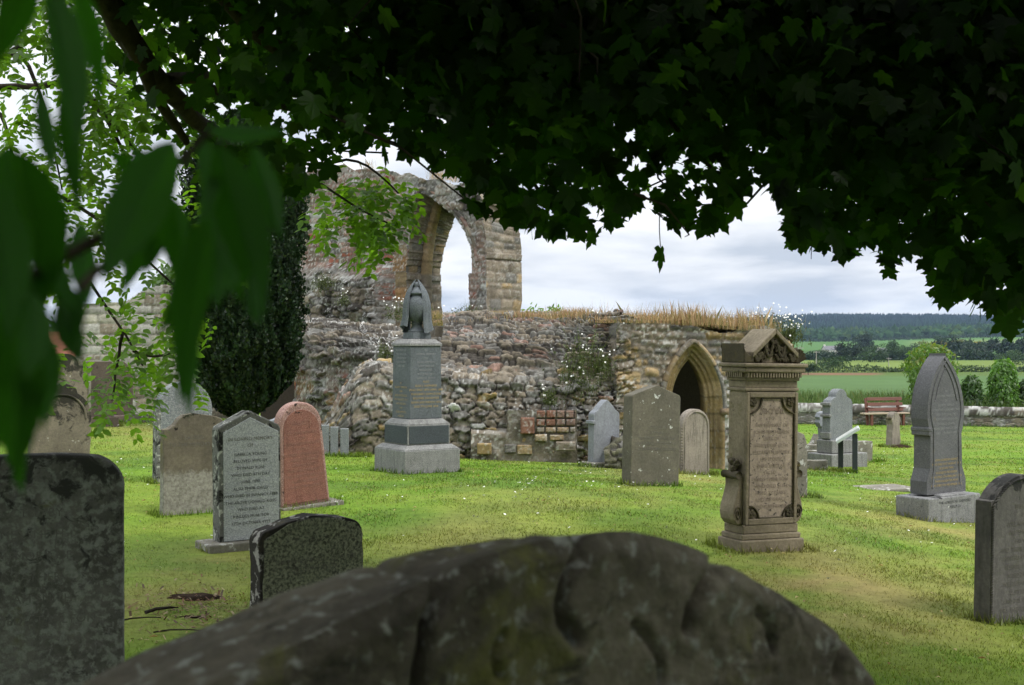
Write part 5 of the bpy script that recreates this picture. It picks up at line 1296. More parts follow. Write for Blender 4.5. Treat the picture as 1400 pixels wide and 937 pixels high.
def drape(g):
    for c0 in (0, 1):
        n, m_ = 26, 30
        th = np.linspace(-1.0, 1.0, n)[None] + c0 * math.pi + R(-34); z = np.linspace(0, 1, m_)[:, None]
        zz = 2.44 - 0.63 * z + 0.05 * np.cos((th - c0 * math.pi) * 2.2) * z
        rr = np.interp(z, [0, .07, .146, .29, .51, .8, 1], [.012, .05, .085, .135, .168, .172, .198]) + 0.016 * np.sin(th * 9 + z * 2) * z + 0 * th
        v = np.stack([rr * np.cos(th), rr * np.sin(th), zz + 0 * th], -1)
        v2 = v * np.array([0.93, 0.93, 1])
        g.add(v.reshape(-1, 3), [grid_faces(m_, n)[:, ::-1]]); g.add(v2.reshape(-1, 3), [grid_faces(m_, n)])
        for b in (0, n - 1):
            e = np.stack([v[:, b], v2[:, b]], 1).reshape(-1, 3); k = np.arange(m_ - 1) * 2
            g.add(e, [np.stack([k, k + 1, k + 3, k + 2], 1)])
        e = np.stack([v[-1], v2[-1]], 1).reshape(-1, 3); k = np.arange(n - 1) * 2; g.add(e, [np.stack([k, k + 1, k + 3, k + 2], 1)])
part(ped, 'drapery', S_PED, drape, 0, True)
inscribe(ped, "IN\nLOVING MEMORY\nOF\nJAMES SIMPSON\nWHO DIED AT\nFINDHORN\n9TH JUNE 1871\nAGED 52 YEARS", 0.034, 0, -0.2235, 1.54, INK_PALE, 1.45)
inscribe(ped, "ALSO\nELSIE J. SHEPHERD\nWHO DIED 18TH APRIL 1889\nMARGARET JOHNSTONE\nBELOVED DAUGHTER\nBORN 2ND MARCH 1876\nDIED 7TH JUNE 1898", 0.036, 0, -0.2265, 1.15, INK_GOLD, 1.42)
inscribe(ped, "IN MEMORY OF\nTHE FAMILY OF\nJAMES SIMPSON\nANN HIS WIFE\nDIED 1880", 0.034, 0, -0.2235, 1.54, INK_PALE, 1.45, face='side')
inscribe(ped, "1ST\nROBERT SIMPSON\n1884\nJAMES MORRISON\n14TH AUGUST 1911\nAND HIS SON\n1918\nELSIE SIMPSON\nAGED 81", 0.036, 0, -0.2275, 1.13, INK_GOLD, 1.42, face='side')

# --- leaning slab in the middle
o = [(-.36, -.1), (.36, -.1), (.36, 1.03), (.345, 1.055), (0.0, 1.165), (-.345, 1.05), (-.36, 1.03)]
s = stone('plain leaning brown grey slab with low peak and white lichen spots before the pointed doorway', 889, 15.2, .72, 1.16, .17, o, S_LEAN, lean=2.6, pitch=R(-1), bevel=0.008)
inscribe(s, "PETER DUFF\nFARMER\nIN MEMORY OF HIS WIFE\nHELEN MILNE WHO DIED 1812\nALSO OF THEIR CHILDREN", 0.045, 0.02, -0.085, 0.66, INK_SOFT, 1.4)
# --- arched streaked stone
s = stone('small arched tan headstone with dark streaks and beaded edge beside the pointed doorway', 948, 18.5, .5, .92, .13, o_round(.5, .92, .235), S_TAN, bevel=0.012)
part(s, 'arched_border', S_TAN, lambda g: g.tube([(-.215, -.068, -.05), (-.215, -.068, .3), (-.215, -.068, .67)] + [(x, -.068, z) for x, z in arc(0, .67, .215, 172, 8, 15)] + [(.215, -.068, .67), (.215, -.068, .3), (.215, -.068, -.05)], 0.014, 6), 0)
part(s, 'beading', S_TAN, lambda g: [g.add(IV * 0.017 + np.array([-.25, -.045, 0.02 + 0.04 * k]), [IF]) for k in range(17)], 0)
# --- pale pointed stone
o = [(-.235, .0), (.235, .0), (.235, .72)] + arc(.16, .75, .075, -10, 50, 5) + arc(-.35, .45, .64, 34, 56, 7)[1:] + [(0, .985)] + [(-x, z) for x, z in (arc(-.35, .45, .64, 34, 56, 7)[1:])[::-1]] + arc(-.16, .75, .075, 130, 190, 5)
s = stone('pale blue grey headstone with softly pointed head standing against the rubble slope', 825, 19.0, .48, .98, .14, o, S_PALE, lean=0.8, bevel=0.01)
part(s, 'base', S_KERB, lambda g: g.box((0, 0, 0.0), (.62, .3, .16)), 0.012)
part(s, 'shoulder_moulding', S_PALE, lambda g: g.box((-.24, 0, .66), (.06, .17, .05)), 0.01)
rows = [row3(827, 862, 50, lerp(648, 650), lerp(18.6, 18.5)), row3(828, 862, 50, lerp(622, 618), lerp(18.65, 18.5)), np.stack([P(px, np.interp(px, [829, 836, 846, 852, 862], [618, 610, 600, 597, 590]), 18.8) for px in np.linspace(829, 862, 50)]),
        np.stack([P(px, np.interp(px, [829, 836, 846, 852, 862], [618, 610, 600, 597, 590]), 19.05) for px in np.linspace(829, 862, 50)]), row3(829, 862, 50, lerp(650, 650), lerp(19.2, 19.2))]
bs = P(845, 645, 18.8)
heap('low_wall_remnant', 'low mossy wall remnant between the pale pointed and the leaning slab stones', (bs[0], bs[1], float(gz(bs[0], bs[1]))), rows, 60, 121, [(GREY, 3), ((0.13, 0.125, 0.085), 3), (DARK, 2)], 0.2)

# --- carved monument
orn = thing('carved_monument', 'tall ornate sandstone monument with scrolled sides, dentil cornice and carved pediment', 'monument', at_px(1040, 11.4, -0.01), R(25), 'gravestones on the lawn', (0, R(1.0)))
part(orn, 'plinth', S_ORN, lambda g: (g.box((0, 0, .0), (.66, .36, .2)), g.box((0, 0, .125), (.62, .32, .05)), g.box((0, 0, .19), (.58, .29, .08))), 0.012)
part(orn, 'shaft', S_ORN, lambda g: g.box((0, 0, .80), (.54, .25, 1.16)), 0.008)
YF = -.125
def frame_part(g):
    # raised surround with cut-in corners
    for x in (-.254, .254): g.box((x, YF - .012, .80), (.031, .026, 1.14))
    g.box((0, YF - .012, 1.348), (.476, .026, .044)); g.box((0, YF - .012, .255), (.476, .026, .05))
part(orn, 'panel_frame', S_ORN, frame_part, 0.006)
pn = [(-.21, .40), (-.14, .40)] if False else None
pan = [(-.12, .285), (.12, .285)] + arc(.236, .285, .11, 180, 90, 7) + [(.236, 1.18)] + arc(.236, 1.322, .13, 250, 180, 6) + [(.09, 1.322), (-.09, 1.322)] + arc(-.236, 1.322, .13, 0, -70, 6) + [(-.236, 1.18)] + arc(-.236, .285, .11, 90, 0, 7)
panel = part(orn, 'inscription_panel', S_ORN_PANEL, lambda g: prism(g, pan, YF - .006, YF + .01), 0.003)
def loop(g, pts, rad, sides=6): p = np.array(pts + [pts[0]]); g.tube(p, rad, sides, cap=False)
part(orn, 'panel_moulding', S_ORN_DARK, lambda g: loop(g, [(x, YF - .014, z) for x, z in pan], 0.009), 0, True)
def rosette(g, cx, cz, y, r):
    for k in range(5):
        a = k * 2 * math.pi / 5; g.add(IV * np.array([r * .42, .012, r * .42]) + np.array([cx + r * .5 * math.cos(a), y, cz + r * .5 * math.sin(a)]), [IF])
    g.add(IV * np.array([r * .3, .018, r * .3]) + np.array([cx, y, cz]), [IF])
for sx in (-1, 1):
    part(orn, 'corner_rosette', S_ORN_DARK, lambda g: rosette(g, sx * .203, .322, YF - .008, .055), 0)
    part(orn, 'corner_rosette', S_ORN_DARK, lambda g: rosette(g, sx * .198, 1.285, YF - .008, .05), 0)
inscribe(orn, "Sacred", 0.105, 0, YF - .007, 1.185, INK_PINK, name='lettering', sq=0.82)
inscribe(orn, "TO\nTHE MEMORY OF\nJOHN MATHESON\nLATE OF\nWHO DIED 12TH\nELIZABETH JEFFREY\nHIS SPOUSE\nWHO DIED AT\nALSO\nJAMES THEIR SON\nWHO DIED 16TH\nAGED 23 YEARS\nAND OF GRACE\nAND CATHERINE", 0.043, 0, YF - .007, 1.13, INK_PINK, 1.36)
def console(g, sx):
    tz = np.linspace(.23, .64, 20); ox = np.interp(tz, [.23, .27, .33, .40, .48, .56, .64], [.05, .085, .098, .088, .062, .042, .045])
    out = [(.27, .23)] + [(.27 + a, z) for a, z in zip(ox, tz)] + [(.27, .64)]
    o_ = [(sx * x, z) for x, z in out]
    prism(g, o_ if sx > 0 else o_[::-1], -.105, .105)
for sx in (-1, 1):
    con = part(orn, 'scroll_console', S_ORN, lambda g: console(g, sx), 0.01)
    part(con, 'roll', S_ORN_DARK, lambda g: g.tube([(sx * .318, -.115, .655), (sx * .318, .115, .655)], .034, 12), 0, True)
    part(con, 'volute', S_ORN_DARK, lambda g: g.tube([(sx * (.318 + .036 * (1 - t) * math.cos(t * 12)), -.108, .325 + .065 * (1 - t) * math.sin(t * 12)) for t in np.linspace(0, .92, 40)], .008, 5), 0, True)
    def head_lump(g):
        r = np.random.default_rng(31 + sx)
        for k in range(9): g.add(IV * r.uniform(.02, .045) + np.array([sx * r.uniform(.28, .32), r.uniform(-.08, .08), r.uniform(.70, .775)]), [IF])
    part(con, 'carved_leaf', S_ORN_DARK, head_lump, 0)
part(orn, 'necking', S_ORN, lambda g: (g.box((0, 0, 1.395), (.565, .28, .03)), g.box((0, 0, 1.44), (.548, .258, .06)), g.box((0, 0, 1.485), (.575, .29, .03))), 0.008)
part(orn, 'dentil_course', S_ORN, lambda g: [g.box((-.29 + .58 * (k + .5) / 20, -.155, 1.52), (.016, .04, .042)) for k in range(20)] + [g.box((-.295, -.13 + .26 * (k + .5) / 9, 1.52), (.035, .016, .042)) for k in range(9)] + [g.box((0, 0, 1.52), (.568, .285, .04))], 0)
part(orn, 'cornice', S_ORN, lambda g: (g.box((0, 0, 1.565), (.635, .37, .045)), g.box((0, 0, 1.605), (.67, .40, .034))), 0.01)
def pediment(g):
    o_ = [(-.205, 1.623), (.205, 1.623), (.205, 1.70), (0, 1.885), (-.205, 1.70)]
    prism(g, o_, -.14, .17)
    for sx in (-1, 1):
        v = [(sx * .24, 1.665), (sx * .24, 1.715), (0.0, 1.925), (0.0, 1.875)]
        prism(g, v if sx < 0 else v[::-1], -.185, .18)
ped_ = part(orn, 'pediment', S_ORN, pediment, 0.008)
def carving(g):
    r = np.random.default_rng(77)
    for k in range(46):
        t = r.random(); x = r.uniform(-.15, .15); z = 1.645 + r.random() * (.19 - abs(x) * .95)
        g.add(IV * np.array([r.uniform(.012, .03), .025, r.uniform(.015, .035)]) + np.array([x, -.15, z]), [IF])
    for sx in (-1, 1): g.tube([(sx * (.02 + .09 * t), -.165, 1.80 - .12 * math.sin(t * 3.1)) for t in np.linspace(0, 1, 10)], .014, 6)
part(ped_, 'carved_emblem', S_ORN_DARK, carving, 0)
o_l = [(-.325, 1.623), (-.215, 1.623)] + arc(-.215, 1.79, .11, 270, 180, 8) + [(-.325, 1.79)]
part(orn, 'acroterion', S_ORN_DARK, lambda g: prism(g, o_l, -.17, .17), 0.01)
def shell(g):
    r = np.random.default_rng(78)
    for k in range(24): g.add(IV * r.uniform(.018, .042) + np.array([.23 + r.uniform(0, .08), r.uniform(-.16, .13), 1.635 + r.random() * .13]), [IF])
    for k in range(7):
        a = R(20 + 22 * k); g.tube([(.265, -.13, 1.63), (.265 + .075 * math.cos(a), -.15, 1.64 + .11 * math.sin(a))], [.012, .02], 6)
part(orn, 'acroterion', S_ORN_DARK, shell, 0)
for sx, k_ in ((1, 8), (-1, 9)): part(orn, 'acroterion', S_ORN_DARK, lambda g: [g.add(IV * .028 + np.array([sx * .185 + .022 * math.sin(k), -.16, 1.65 + .018 * (k % 3)]), [IF]) for k in range(k_)], 0)
# lichened stone just behind it
s = stone('narrow pale lichened headstone half hidden behind the right side of the carved monument', 1086, 15.6, .3, .78, .14, rough([(-.15, -.1), (.15, -.1), (.15, .62), (.1, .74), (0, .78), (-.1, .74), (-.15, .62)], 0.02, 15), S_KERB)

# --- pointed gothic monument
got = thing('pointed_monument', 'tall pointed grey granite headstone with gilt lower lines on a stained block base', 'monument', at_px(1283, 14.8, -0.02), R(33), 'gravestones on the lawn', (0, R(-0.6)))
gp = [(-.345, .33), (.345, .33), (.345, .47), (.285, .60), (.275, .95), (.30, 1.02), (.325, 1.12)] + [(x, z) for x, z in arc(-.42, 1.16, .745, 0, 55.6, 14)] + [(0, 1.80)]
gp += [(-x, z) for x, z in gp[2:-1][::-1]]
GS = lambda z: .33 + (z - .33) * 1.075
gp = [(x * .965, GS(z)) for x, z in gp]
part(got, 'slab', S_GOTHIC, lambda g: prism(g, gp, -.115, .115), 0.012)
def gothic_edge(g):
    for y in (-.118,):
        q = [(-.25, y, .40), (-.225, y, .62), (-.22, y, 1.0), (-.262, y, 1.14)] + [(-(x - .055), y, z - .01) for x, z in arc(-.42, 1.16, .745, 4, 53, 12)] + [(0, y, 1.73)]
        q += [(-x, yy, z) for x, yy, z in q[:-1][::-1]]
        g.tube([(x * .965, yy, GS(z)) for x, yy, z in q], .009, 6)
        q = [(-.20, y, 1.30)] + [(-(x - .12), y, z - .02) for x, z in arc(-.42, 1.16, .745, 14, 48, 10)] + [(0, y, 1.63)]
        q += [(-x, yy, z) for x, yy, z in q[:-1][::-1]]
        g.tube([(x * .965, yy, GS(z)) for x, yy, z in q], .006, 6)
part(got, 'carved_border', S_GOTHIC, gothic_edge, 0, True)
part(got, 'side_moulding', S_GOTHIC, lambda g: (g.box((-.275, 0, 1.06), (.07, .26, .05)), g.box((-.28, 0, 1.02), (.05, .25, .06))), 0.012); part(got, 'side_moulding', S_GOTHIC, lambda g: g.box((.275, 0, 1.06), (.05, .225, .05)), 0.012)
part(got, 'base', S_GOTHIC_BASE, lambda g: (g.box((0, 0, .13), (.90, .46, .36)), tap(g, .3101, .335, .44, .40)), 0.015)
inscribe(got, "IN\nLOVING MEMORY\nOF\nJESSIE M. GRANT\nBORN 24TH JANUARY 1847\nDIED 2ND JUNE 1901\nALSO HER HUSBAND\nDONALD GRANT\nBORN 3RD MARCH 1845\nDIED 11TH MAY 1909", 0.036, 0, -.116, 1.47, INK_PALE, 1.45)
inscribe(got, "JOHN GORDON GRANT\nWHO DIED 21ST AUGUST 1945\nALSO HIS WIFE\nELIZABETH PATERSON\nWHO DIED 5TH FEBRUARY 1958\nTHEIR DAUGHTER MARY\nWHO DIED 9TH NOVEMBER 1982", 0.034, 0, -.116, .70, INK_GOLD, 1.4)
inscribe(got, "THE LORD IS MY SHEPHERD\nPSALM 23", 0.042, 0, -.231, .235, INK_DARK, 1.3)

# --- stone at the right edge with a cabled edge
o = [(-.375, -.15), (.375, -.15), (.375, .86), (.335, .87)] + arc(0, .62, .42, 37, 143, 16) + [(-.335, .87), (-.375, .86)]
rt = stone('dark mauve headstone with cabled edge and sprung arched top cut by the right frame edge', 1387, 9.4, .75, 1.03, .13, o, S_RIGHT, lean=1.6, bevel=0.008)
def cable(g):
    q = np.array([(-.355, -.068, z) for z in np.linspace(-.05, .83, 50)] + [(x, -.068, z) for x, z in arc(0, .60, .415, 140, 40, 30)])
    n_ = len(q); t = np.linspace(0, 1, 400); s_ = np.linspace(0, 1, n_)
    c = np.stack([np.interp(t, s_, q[:, a]) for a in range(3)], 1)
    for ph in (0, math.pi): g.tube(c + 0.008 * np.stack([np.cos(t * 260 + ph), np.sin(t * 260 + ph), 0 * t], 1), .008, 5)
part(rt, 'cabled_edge', S_RIGHT, cable, 0, True)
inscribe(rt, "ERECTED\nBY\nWILLIAM GEDDES\nIN MEMORY OF\nHIS WIFE\nAND THEIR DAUGHTER\nMARGARET DIED AT\nFORRES 14TH JULY\nAGED 21 YEARS\nWILLIAM WHO DIED\nALSO HIS SON\nAND HIS WIFE JANE\nMRS. ISABELLA GEDDES", .047, 0, -.066, .80, INK_SOFT, 1.3)

# --- far right group
o = [(-.31, .50), (.31, .50), (.31, 1.22), (.27, 1.28), (.17, 1.33)] + arc(0, 1.33, .155, 0, 180, 11) + [(-.17, 1.33), (-.27, 1.28), (-.31, 1.22)]
gr = stone('smooth grey granite headstone with knobbed shoulders on a two-step base beside the information board', 1145, 25.0, .62, 1.5, .2, o, S_BIGGREY, bevel=0.012)
for z_, h_ in ((1.20, .06), (.98, .05), (.60, .12)): part(gr, 'side_moulding', S_PED_BASE, lambda g: g.box((-.315, 0, z_), (.06, .24, h_)), 0.01)
part(gr, 'base', S_PED_BASE, lambda g: (g.box((0, 0, .05), (.98, .62, .42)), g.box((0, 0, .39), (.72, .40, .25))), 0.015)
inscribe(gr, "IN MEMORY OF\nGEORGE HAY\nAND HIS WIFE", .05, 0, -.10, 1.15, INK_PALE, 1.5)
# curved leaning one
o = [(-.05, 0), (.28, 0), (.30, .5), (.27, .9), (.10, .93), (-.02, .95), (-.14, .93), (-.20, .84), (-.17, .78), (-.20, .72), (-.15, .62), (-.12, .66), (-.09, .30)]
s = stone('pale grey headstone with scooped dark scrolled side leaning just behind the smooth granite one', 1127, 28.0, .55, .95, .14, o, S_PALE, lean=-2, bevel=0.008, dz=0.05)
# small red-brown stone
o = [(-.17, -.1), (.17, -.1), (.14, .55), (.17, .62), (.15, .72), (.06, .83), (-.03, .85), (-.11, .78), (-.17, .66), (-.13, .55)]
s = stone('small weathered brown stump-like headstone with eroded head in front of the red bench', 1221, 32.0, .36, .85, .2, rough(o, 0.03, 17), S_TAN, bevel=0.02)
part(s, 'eroded_crest', S_ORN_DARK, lambda g: [g.add(IV * np.array([.07, .12, .06]) * q + np.array([x, 0, z]), [IF]) for x, z, q in ((-.14, .68, .9), (.14, .66, .9), (.02, .8, 1.0))], 0)
s = thing('soil_patch', 'bare brown soil mound at the foot of the small stump-like headstone', 'soil', at_px(1232, 31.6), 0)
# graves with kerbs behind the carved monument
for i, (px, d, L_, h, rz, lab) in enumerate(((1104, 27.5, 1.1, .30, 4, 'upper grey kerbstone of the grave left of the smooth granite headstone'), (1102, 26.2, 1.0, .24, 2, 'middle kerbstone of the grave left of the smooth granite headstone'),
                                            (1100, 23.4, .8, .16, -3, 'lowest pale kerbstone in grass just right of the carved monument'), (1174, 26.8, .6, .42, 30, 'stubby lichened grave kerb block behind the information board'))):
    k = thing('grave_kerb', lab, 'grave kerb', at_px(px, d), R(rz), 'kerbs of graves')
    part(k, 'kerb_stone', S_KERB, lambda g: prism(g, rough([(-L_ / 2, -.1), (L_ / 2, -.1), (L_ / 2, h), (-L_ / 2, h)], .02, 40 + i), -.1, .1), 0.015)
s = stone('broken slanting lichened grave fragment poking up right of the carved monument', 1107, 29.0, .5, .5, .16, rough([(-.30, -.1), (.22, -.1), (.27, .42), (.2, .46), (.06, .26), (-.1, .2), (-.28, .26)], .03, 19), S_KERB, name='grave_fragment', cat='grave fragment')
led = thing('grave_ledger', 'flat worn grave ledger sunk in the lawn between board and pointed monument', 'grave ledger', at_px(1206, 18.6, .012), R(20))
part(led, 'slab', S_KERB, lambda g: prism(g, rough([(-.42, -.03), (.42, -.03), (.42, .02), (-.42, .02)], .015, 23), -.3, .3), 0.012)

# --- information board
WHITEB = plain_mat('board_white', (0.50, 0.54, 0.53), (0.42, 0.46, 0.45), 6, 0.5, 0.0); POST = plain_mat('dark_post', (0.035, 0.042, 0.045), (0.025, 0.03, 0.032), 12, 0.6, 0.1)
ib = thing('information_board', 'tilted pale information board on two dark square posts', 'information board', at_px(1159, 23.0), R(-104))
def tilted(g, c, s, ang):
    gg = Geo(); gg.box((0, 0, 0), s); v = gg.v[0]; a = R(ang)
    v = np.stack([v[:, 0], v[:, 1] * math.cos(a) - v[:, 2] * math.sin(a), v[:, 1] * math.sin(a) + v[:, 2] * math.cos(a)], 1) + np.array(c)
    g.add(v, [gg.f[4][0]])
part(ib, 'board', WHITEB, lambda g: tilted(g, (0, 0, .66), (.62, .46, .05), 33), 0.006)
part(ib, 'printed_panel', plain_mat('board_print', (0.3, 0.33, 0.3), (0.55, 0.55, 0.5), 9, 0.4, 0.0), lambda g: tilted(g, (0, -.0145, .6825), (.56, .40, .003), 33), 0)
for sx in (-1, 1): part(ib, 'post', POST, lambda g: g.box((sx * .2, sx * .12, .26 + sx * .035), (.09, .09, .72 + sx * .07)), 0.006)

# --- bench
REDW = plain_mat('red_brown_paint', (0.14, 0.052, 0.035), (0.10, 0.037, 0.026), 5, 0.6, 0.15, 0.003, 0.4, (0.3, 4, 4)); OLDW = plain_mat('bare_plank', (0.40, 0.33, 0.25), (0.30, 0.24, 0.18), 8, 0.85, 0.2, 0.003, 0.2, (0.3, 4, 4))
bf = at_px(1209, 42.4)
zb_ = P(1209, 578, 42.4)[2]
bench = thing('park_bench', 'red brown slatted bench in front of the boundary wall', 'bench', (bf[0], bf[1], bf[2]), R(16))
for k in range(3): part(bench, 'back_slat', REDW, lambda g: tilted(g, (0.12, .12 + .04 * k, .52 + .17 * k), (1.3, .03, .11), -12), 0.006)
part(bench, 'seat_plank', OLDW, lambda g: g.box((0, -.12, .40), (1.65, .16, .045)), 0.006); part(bench, 'seat_plank', OLDW, lambda g: g.box((0, .05, .40), (1.65, .14, .045)), 0.006)
for sx in (-.55, .62):
    part(bench, 'leg', REDW, lambda g: g.box((sx, -.14, .17), (.08, .08, .42)), 0.006); part(bench, 'leg', REDW, lambda g: tilted(g, (sx, .16, .42), (.08, .07, .95), -10), 0.006)
    part(bench, 'armrest', REDW, lambda g: g.box((sx, -.02, .58), (.07, .42, .04)), 0.006)

# --- soil, twigs and bark chips
SOIL = plain_mat('soil', (0.042, 0.027, 0.017), (0.02, 0.013, 0.009), 9, 1.0, 1.0, 0.02, 0.05)
def mound(root, name, rx, ry, h, seed):
    n_, m_ = 26, 10; th = np.arange(n_) / n_ * 2 * math.pi; rr = np.linspace(0, 1, m_)
    k = 1 + 0.5 * (fbm(np.cos(th) * 2 + seed, np.sin(th) * 2, 3, seed) - 0.5) * 2
    X = rr[:, None] * np.cos(th) * rx * k; Y = rr[:, None] * np.sin(th) * ry * k
    lx, ly = root.location.x, root.location.y
    Z = gz(X + lx, Y + ly) - root.location.z + h * (1 - rr[:, None] ** 2) * (0.3 + fbm(X * 9 + seed, Y * 9, 3, seed)) + 0.008 - 0.03 * rr[:, None] ** 6
    i = np.arange(m_ - 1)[:, None] * n_; q = np.arange(n_)[None]; q2 = (q + 1) % n_
    g = Geo(); g.add(np.stack([X, Y, Z], -1).reshape(-1, 3), [np.stack([i + q, i + n_ + q, i + n_ + q2, i + q2], -1).reshape(-1, 4)]); return g.build(name, SOIL, root, True)
mound(s if False else bpy.data.objects['soil_patch'], 'soil', .32, .2, .06, 3)
sp = thing('soil_patch', 'patch of dug brown earth in the lawn right of the dark left headstone', 'soil', at_px(265, 8.75), 0); mound(sp, 'soil', .20, .12, .03, 5)
sp2 = thing('soil_patch', 'smaller scrape of reddish earth strewn with bark just below the dug patch', 'soil', at_px(262, 8.1), 0); mound(sp2, 'soil', .10, .05, .012, 8)
r = np.random.default_rng(44)
g = Geo(); chips = []
for k in range(520):
    px = r.normal(265, 48); d = r.normal(8.35, .45); x = (px - CX) / F * d
    if px < 160: continue
    a = r.uniform(0, math.pi); l_, w_ = r.uniform(.006, .026), r.uniform(.003, .008)
    z = float(gz(x, d)) + .02; tl = r.normal(0, .3)
    dx, dy = math.cos(a), math.sin(a)
    v = np.array([(x - l_ * dx - w_ * dy, d - l_ * dy + w_ * dx, z - tl * l_), (x - l_ * dx + w_ * dy, d - l_ * dy - w_ * dx, z - tl * l_), (x + l_ * dx + w_ * dy, d + l_ * dy - w_ * dx, z + tl * l_), (x + l_ * dx - w_ * dy, d + l_ * dy + w_ * dx, z + tl * l_)])
    g.add(v, [np.array([[0, 1, 2, 3]])], np.array([(0.15, 0.07, 0.04), (0.22, 0.14, 0.08), (0.09, 0.05, 0.03), (0.30, 0.23, 0.14)][r.integers(0, 4)]) * r.uniform(.7, 1.2))
for k in range(260):                                       # fallen leaves and bits over the lawn
    d = r.uniform(7, 17); x = r.uniform(-.4, .4) * d; l_ = r.uniform(.01, .03); z = float(gz(x, d)) + .035; a = r.uniform(0, 6.28)
    dx, dy = math.cos(a) * l_, math.sin(a) * l_
    g.add(np.array([(x - dx, d - dy, z), (x + dy * .5, d - dx * .5, z + .01), (x + dx, d + dy, z), (x - dy * .5, d + dx * .5, z + .012)]), [np.array([[0, 1, 2, 3]])], np.array([(0.34, 0.24, 0.10), (0.42, 0.34, 0.16), (0.25, 0.15, 0.07)][r.integers(0, 3)]))
g.build('fallen_leaves', DULL_LEAF, kind='stuff')
for i, (px, d, L_, rz, lab) in enumerate(((222, 8.2, .22, 35, 'short thick dead stick lying on the reddish scrape of earth'), (245, 7.6, .30, 2, 'dark straight dead stick lying in the grass nearest the camera'), (190, 7.9, .26, 20, 'thin crooked dead twig beside the dark left headstone'))):
    tw = thing('fallen_stick', lab, 'stick', at_px(px, d, .025), R(rz), 'sticks fallen on the lawn')
    part(tw, 'stick', BARK, lambda g: g.tube([(-L_ / 2, 0, 0), (-L_ / 6, .012, .012), (L_ / 5, -.01, .016), (L_ / 2, .015, .004)], [.012 if i == 0 else .005, .011 if i == 0 else .005, .009 if i == 0 else .004, .003], 7), 0, True)

# ------------------------------------------------------------------ the gravestone right before the lens
fx, fy = (830 - CX) / F * 1.4, 1.4
fs = thing('foreground_headstone', 'broad dark arch-topped gravestone with scalloped carving looming across the bottom of the view', 'gravestone', (fx, fy, 0.0), R(33), 'gravestones on the lawn')
FP2 = Plane((fx, fy), 33)
grooves = [[(616, 772), (604, 815), (585, 855), (578, 900), (572, 960)], [(806, 728), (798, 752), (780, 790), (768, 825), (772, 850), (790, 876)], [(990, 766), (965, 800), (948, 830), (943, 858)],
           [(868, 856), (885, 868), (899, 895), (905, 935)], [(1040, 836), (1056, 856), (1060, 890)], [(1168, 866), (1148, 892), (1142, 925)], [(690, 870), (676, 900), (684, 925)]]
grv = [np.array([FP2.uz(*p) for p in q]) for q in grooves]
nu_, nv_ = 330, 150
us = np.linspace(-.64, .485, nu_)
drop = np.interp(us, [-.64, -.60, -.52, -.455, -.36, -.3, -.2, -.1, -.03, .05, .1, .2, .3, .37, .44, .47, .485], [.21, .175, .136, .108, .082, .063, .027, .007, .0, .004, .017, .062, .116, .158, .23, .30, .40])
for _ in range(60): drop[1:-1] = (drop[:-2] + 2 * drop[1:-1] + drop[2:]) / 4
top = 1.497 - drop + 0.006 * (fbm(us * 14, us * 0, 3, 2) - .5)
vv = np.linspace(0, 1, nv_) ** 0.6
Ug = us[None] + 0 * vv[:, None]; Zg = (-.1) * (1 - vv[:, None]) + top[None] * vv[:, None]
def seg_dist(U, Z, q):
    d = np.full(U.shape, 9.0)
    for a, b in zip(q[:-1], q[1:]):
        ab = b - a; t = np.clip(((U - a[0]) * ab[0] + (Z - a[1]) * ab[1]) / (ab @ ab), 0, 1)
        d = np.minimum(d, np.hypot(U - a[0] - t * ab[0], Z - a[1] - t * ab[1]))
    return d
hgt = 0.007 * (fbm(Ug * 11, Zg * 11, 5, 3) - .5) + 0.012 * (fbm(Ug * 34 + 3 * fbm(Ug * 5, Zg * 5, 2, 8), Zg * 7, 4, 5) - .5) + 0.009 * (fbm(Ug * 40, Zg * 40, 3, 4) - .5)
for q_i, q in enumerate(grv):
    gw_, gd_ = ((.0085, .026) if q_i < 3 else (.005, .011))
    dd_ = seg_dist(Ug + 0.008 * (fbm(Ug * 12, Zg * 12, 2, 9) - .5), Zg, q); hgt += -gd_ * np.exp(-(dd_ / gw_) ** 4) + .15 * gd_ * np.exp(-((dd_ - 2.2 * gw_) / gw_) ** 2)
rim = sstep(0, .02, top[None] - Zg); hgt = hgt * (0.55 + .45 * rim) - .014 * (1 - rim)
TH = .20
edge_dip = np.zeros(nu_)
for q in grv[:3]: edge_dip += .010 * np.exp(-((us - q[0][0]) / .009) ** 2)
Zg = Zg - edge_dip[None] * sstep(.95, 1.0, vv)[:, None]
front = np.stack([Ug, -hgt - TH / 2 * 0, Zg], -1)
g = Geo(); g.add(front.reshape(-1, 3), [grid_faces(nv_, nu_)])
nt_ = 24; tt_ = np.linspace(0, 1, nt_)[:, None]
ztop = Zg[-1][None] + 0.012 * (fbm(us[None] * 8, tt_ * 3, 4, 6) - .5) * np.sin(tt_ * math.pi) * 2 - (.006 * sstep(.85, 1, tt_) + tt_ ** 1.3 * np.interp(us, [-.6, -.3, -.2, -.1, 0, .5], [0, .004, .02, .03, .034, .04])[None])
ytop = front[-1, :, 1][None] * (1 - tt_) + TH * tt_
g.add(np.stack([us[None] + 0 * tt_, ytop, ztop], -1).reshape(-1, 3), [grid_faces(nt_, nu_)])
bk = np.stack([Ug, 0 * Ug + TH, -.1 * (1 - vv[:, None]) + ztop[-1][None] * vv[:, None]], -1); g.add(bk.reshape(-1, 3), [grid_faces(nv_, nu_)[:, ::-1]])
for b in (0, -1):
    e = np.stack([front[:, b], bk[:, b]], 1).reshape(-1, 3); k = np.arange(nv_ - 1) * 2; f_ = np.stack([k, k + 1, k + 3, k + 2], 1); g.add(e, [f_ if b == -1 else f_[:, ::-1]])
g.build('slab', S_FORE, fs, True)

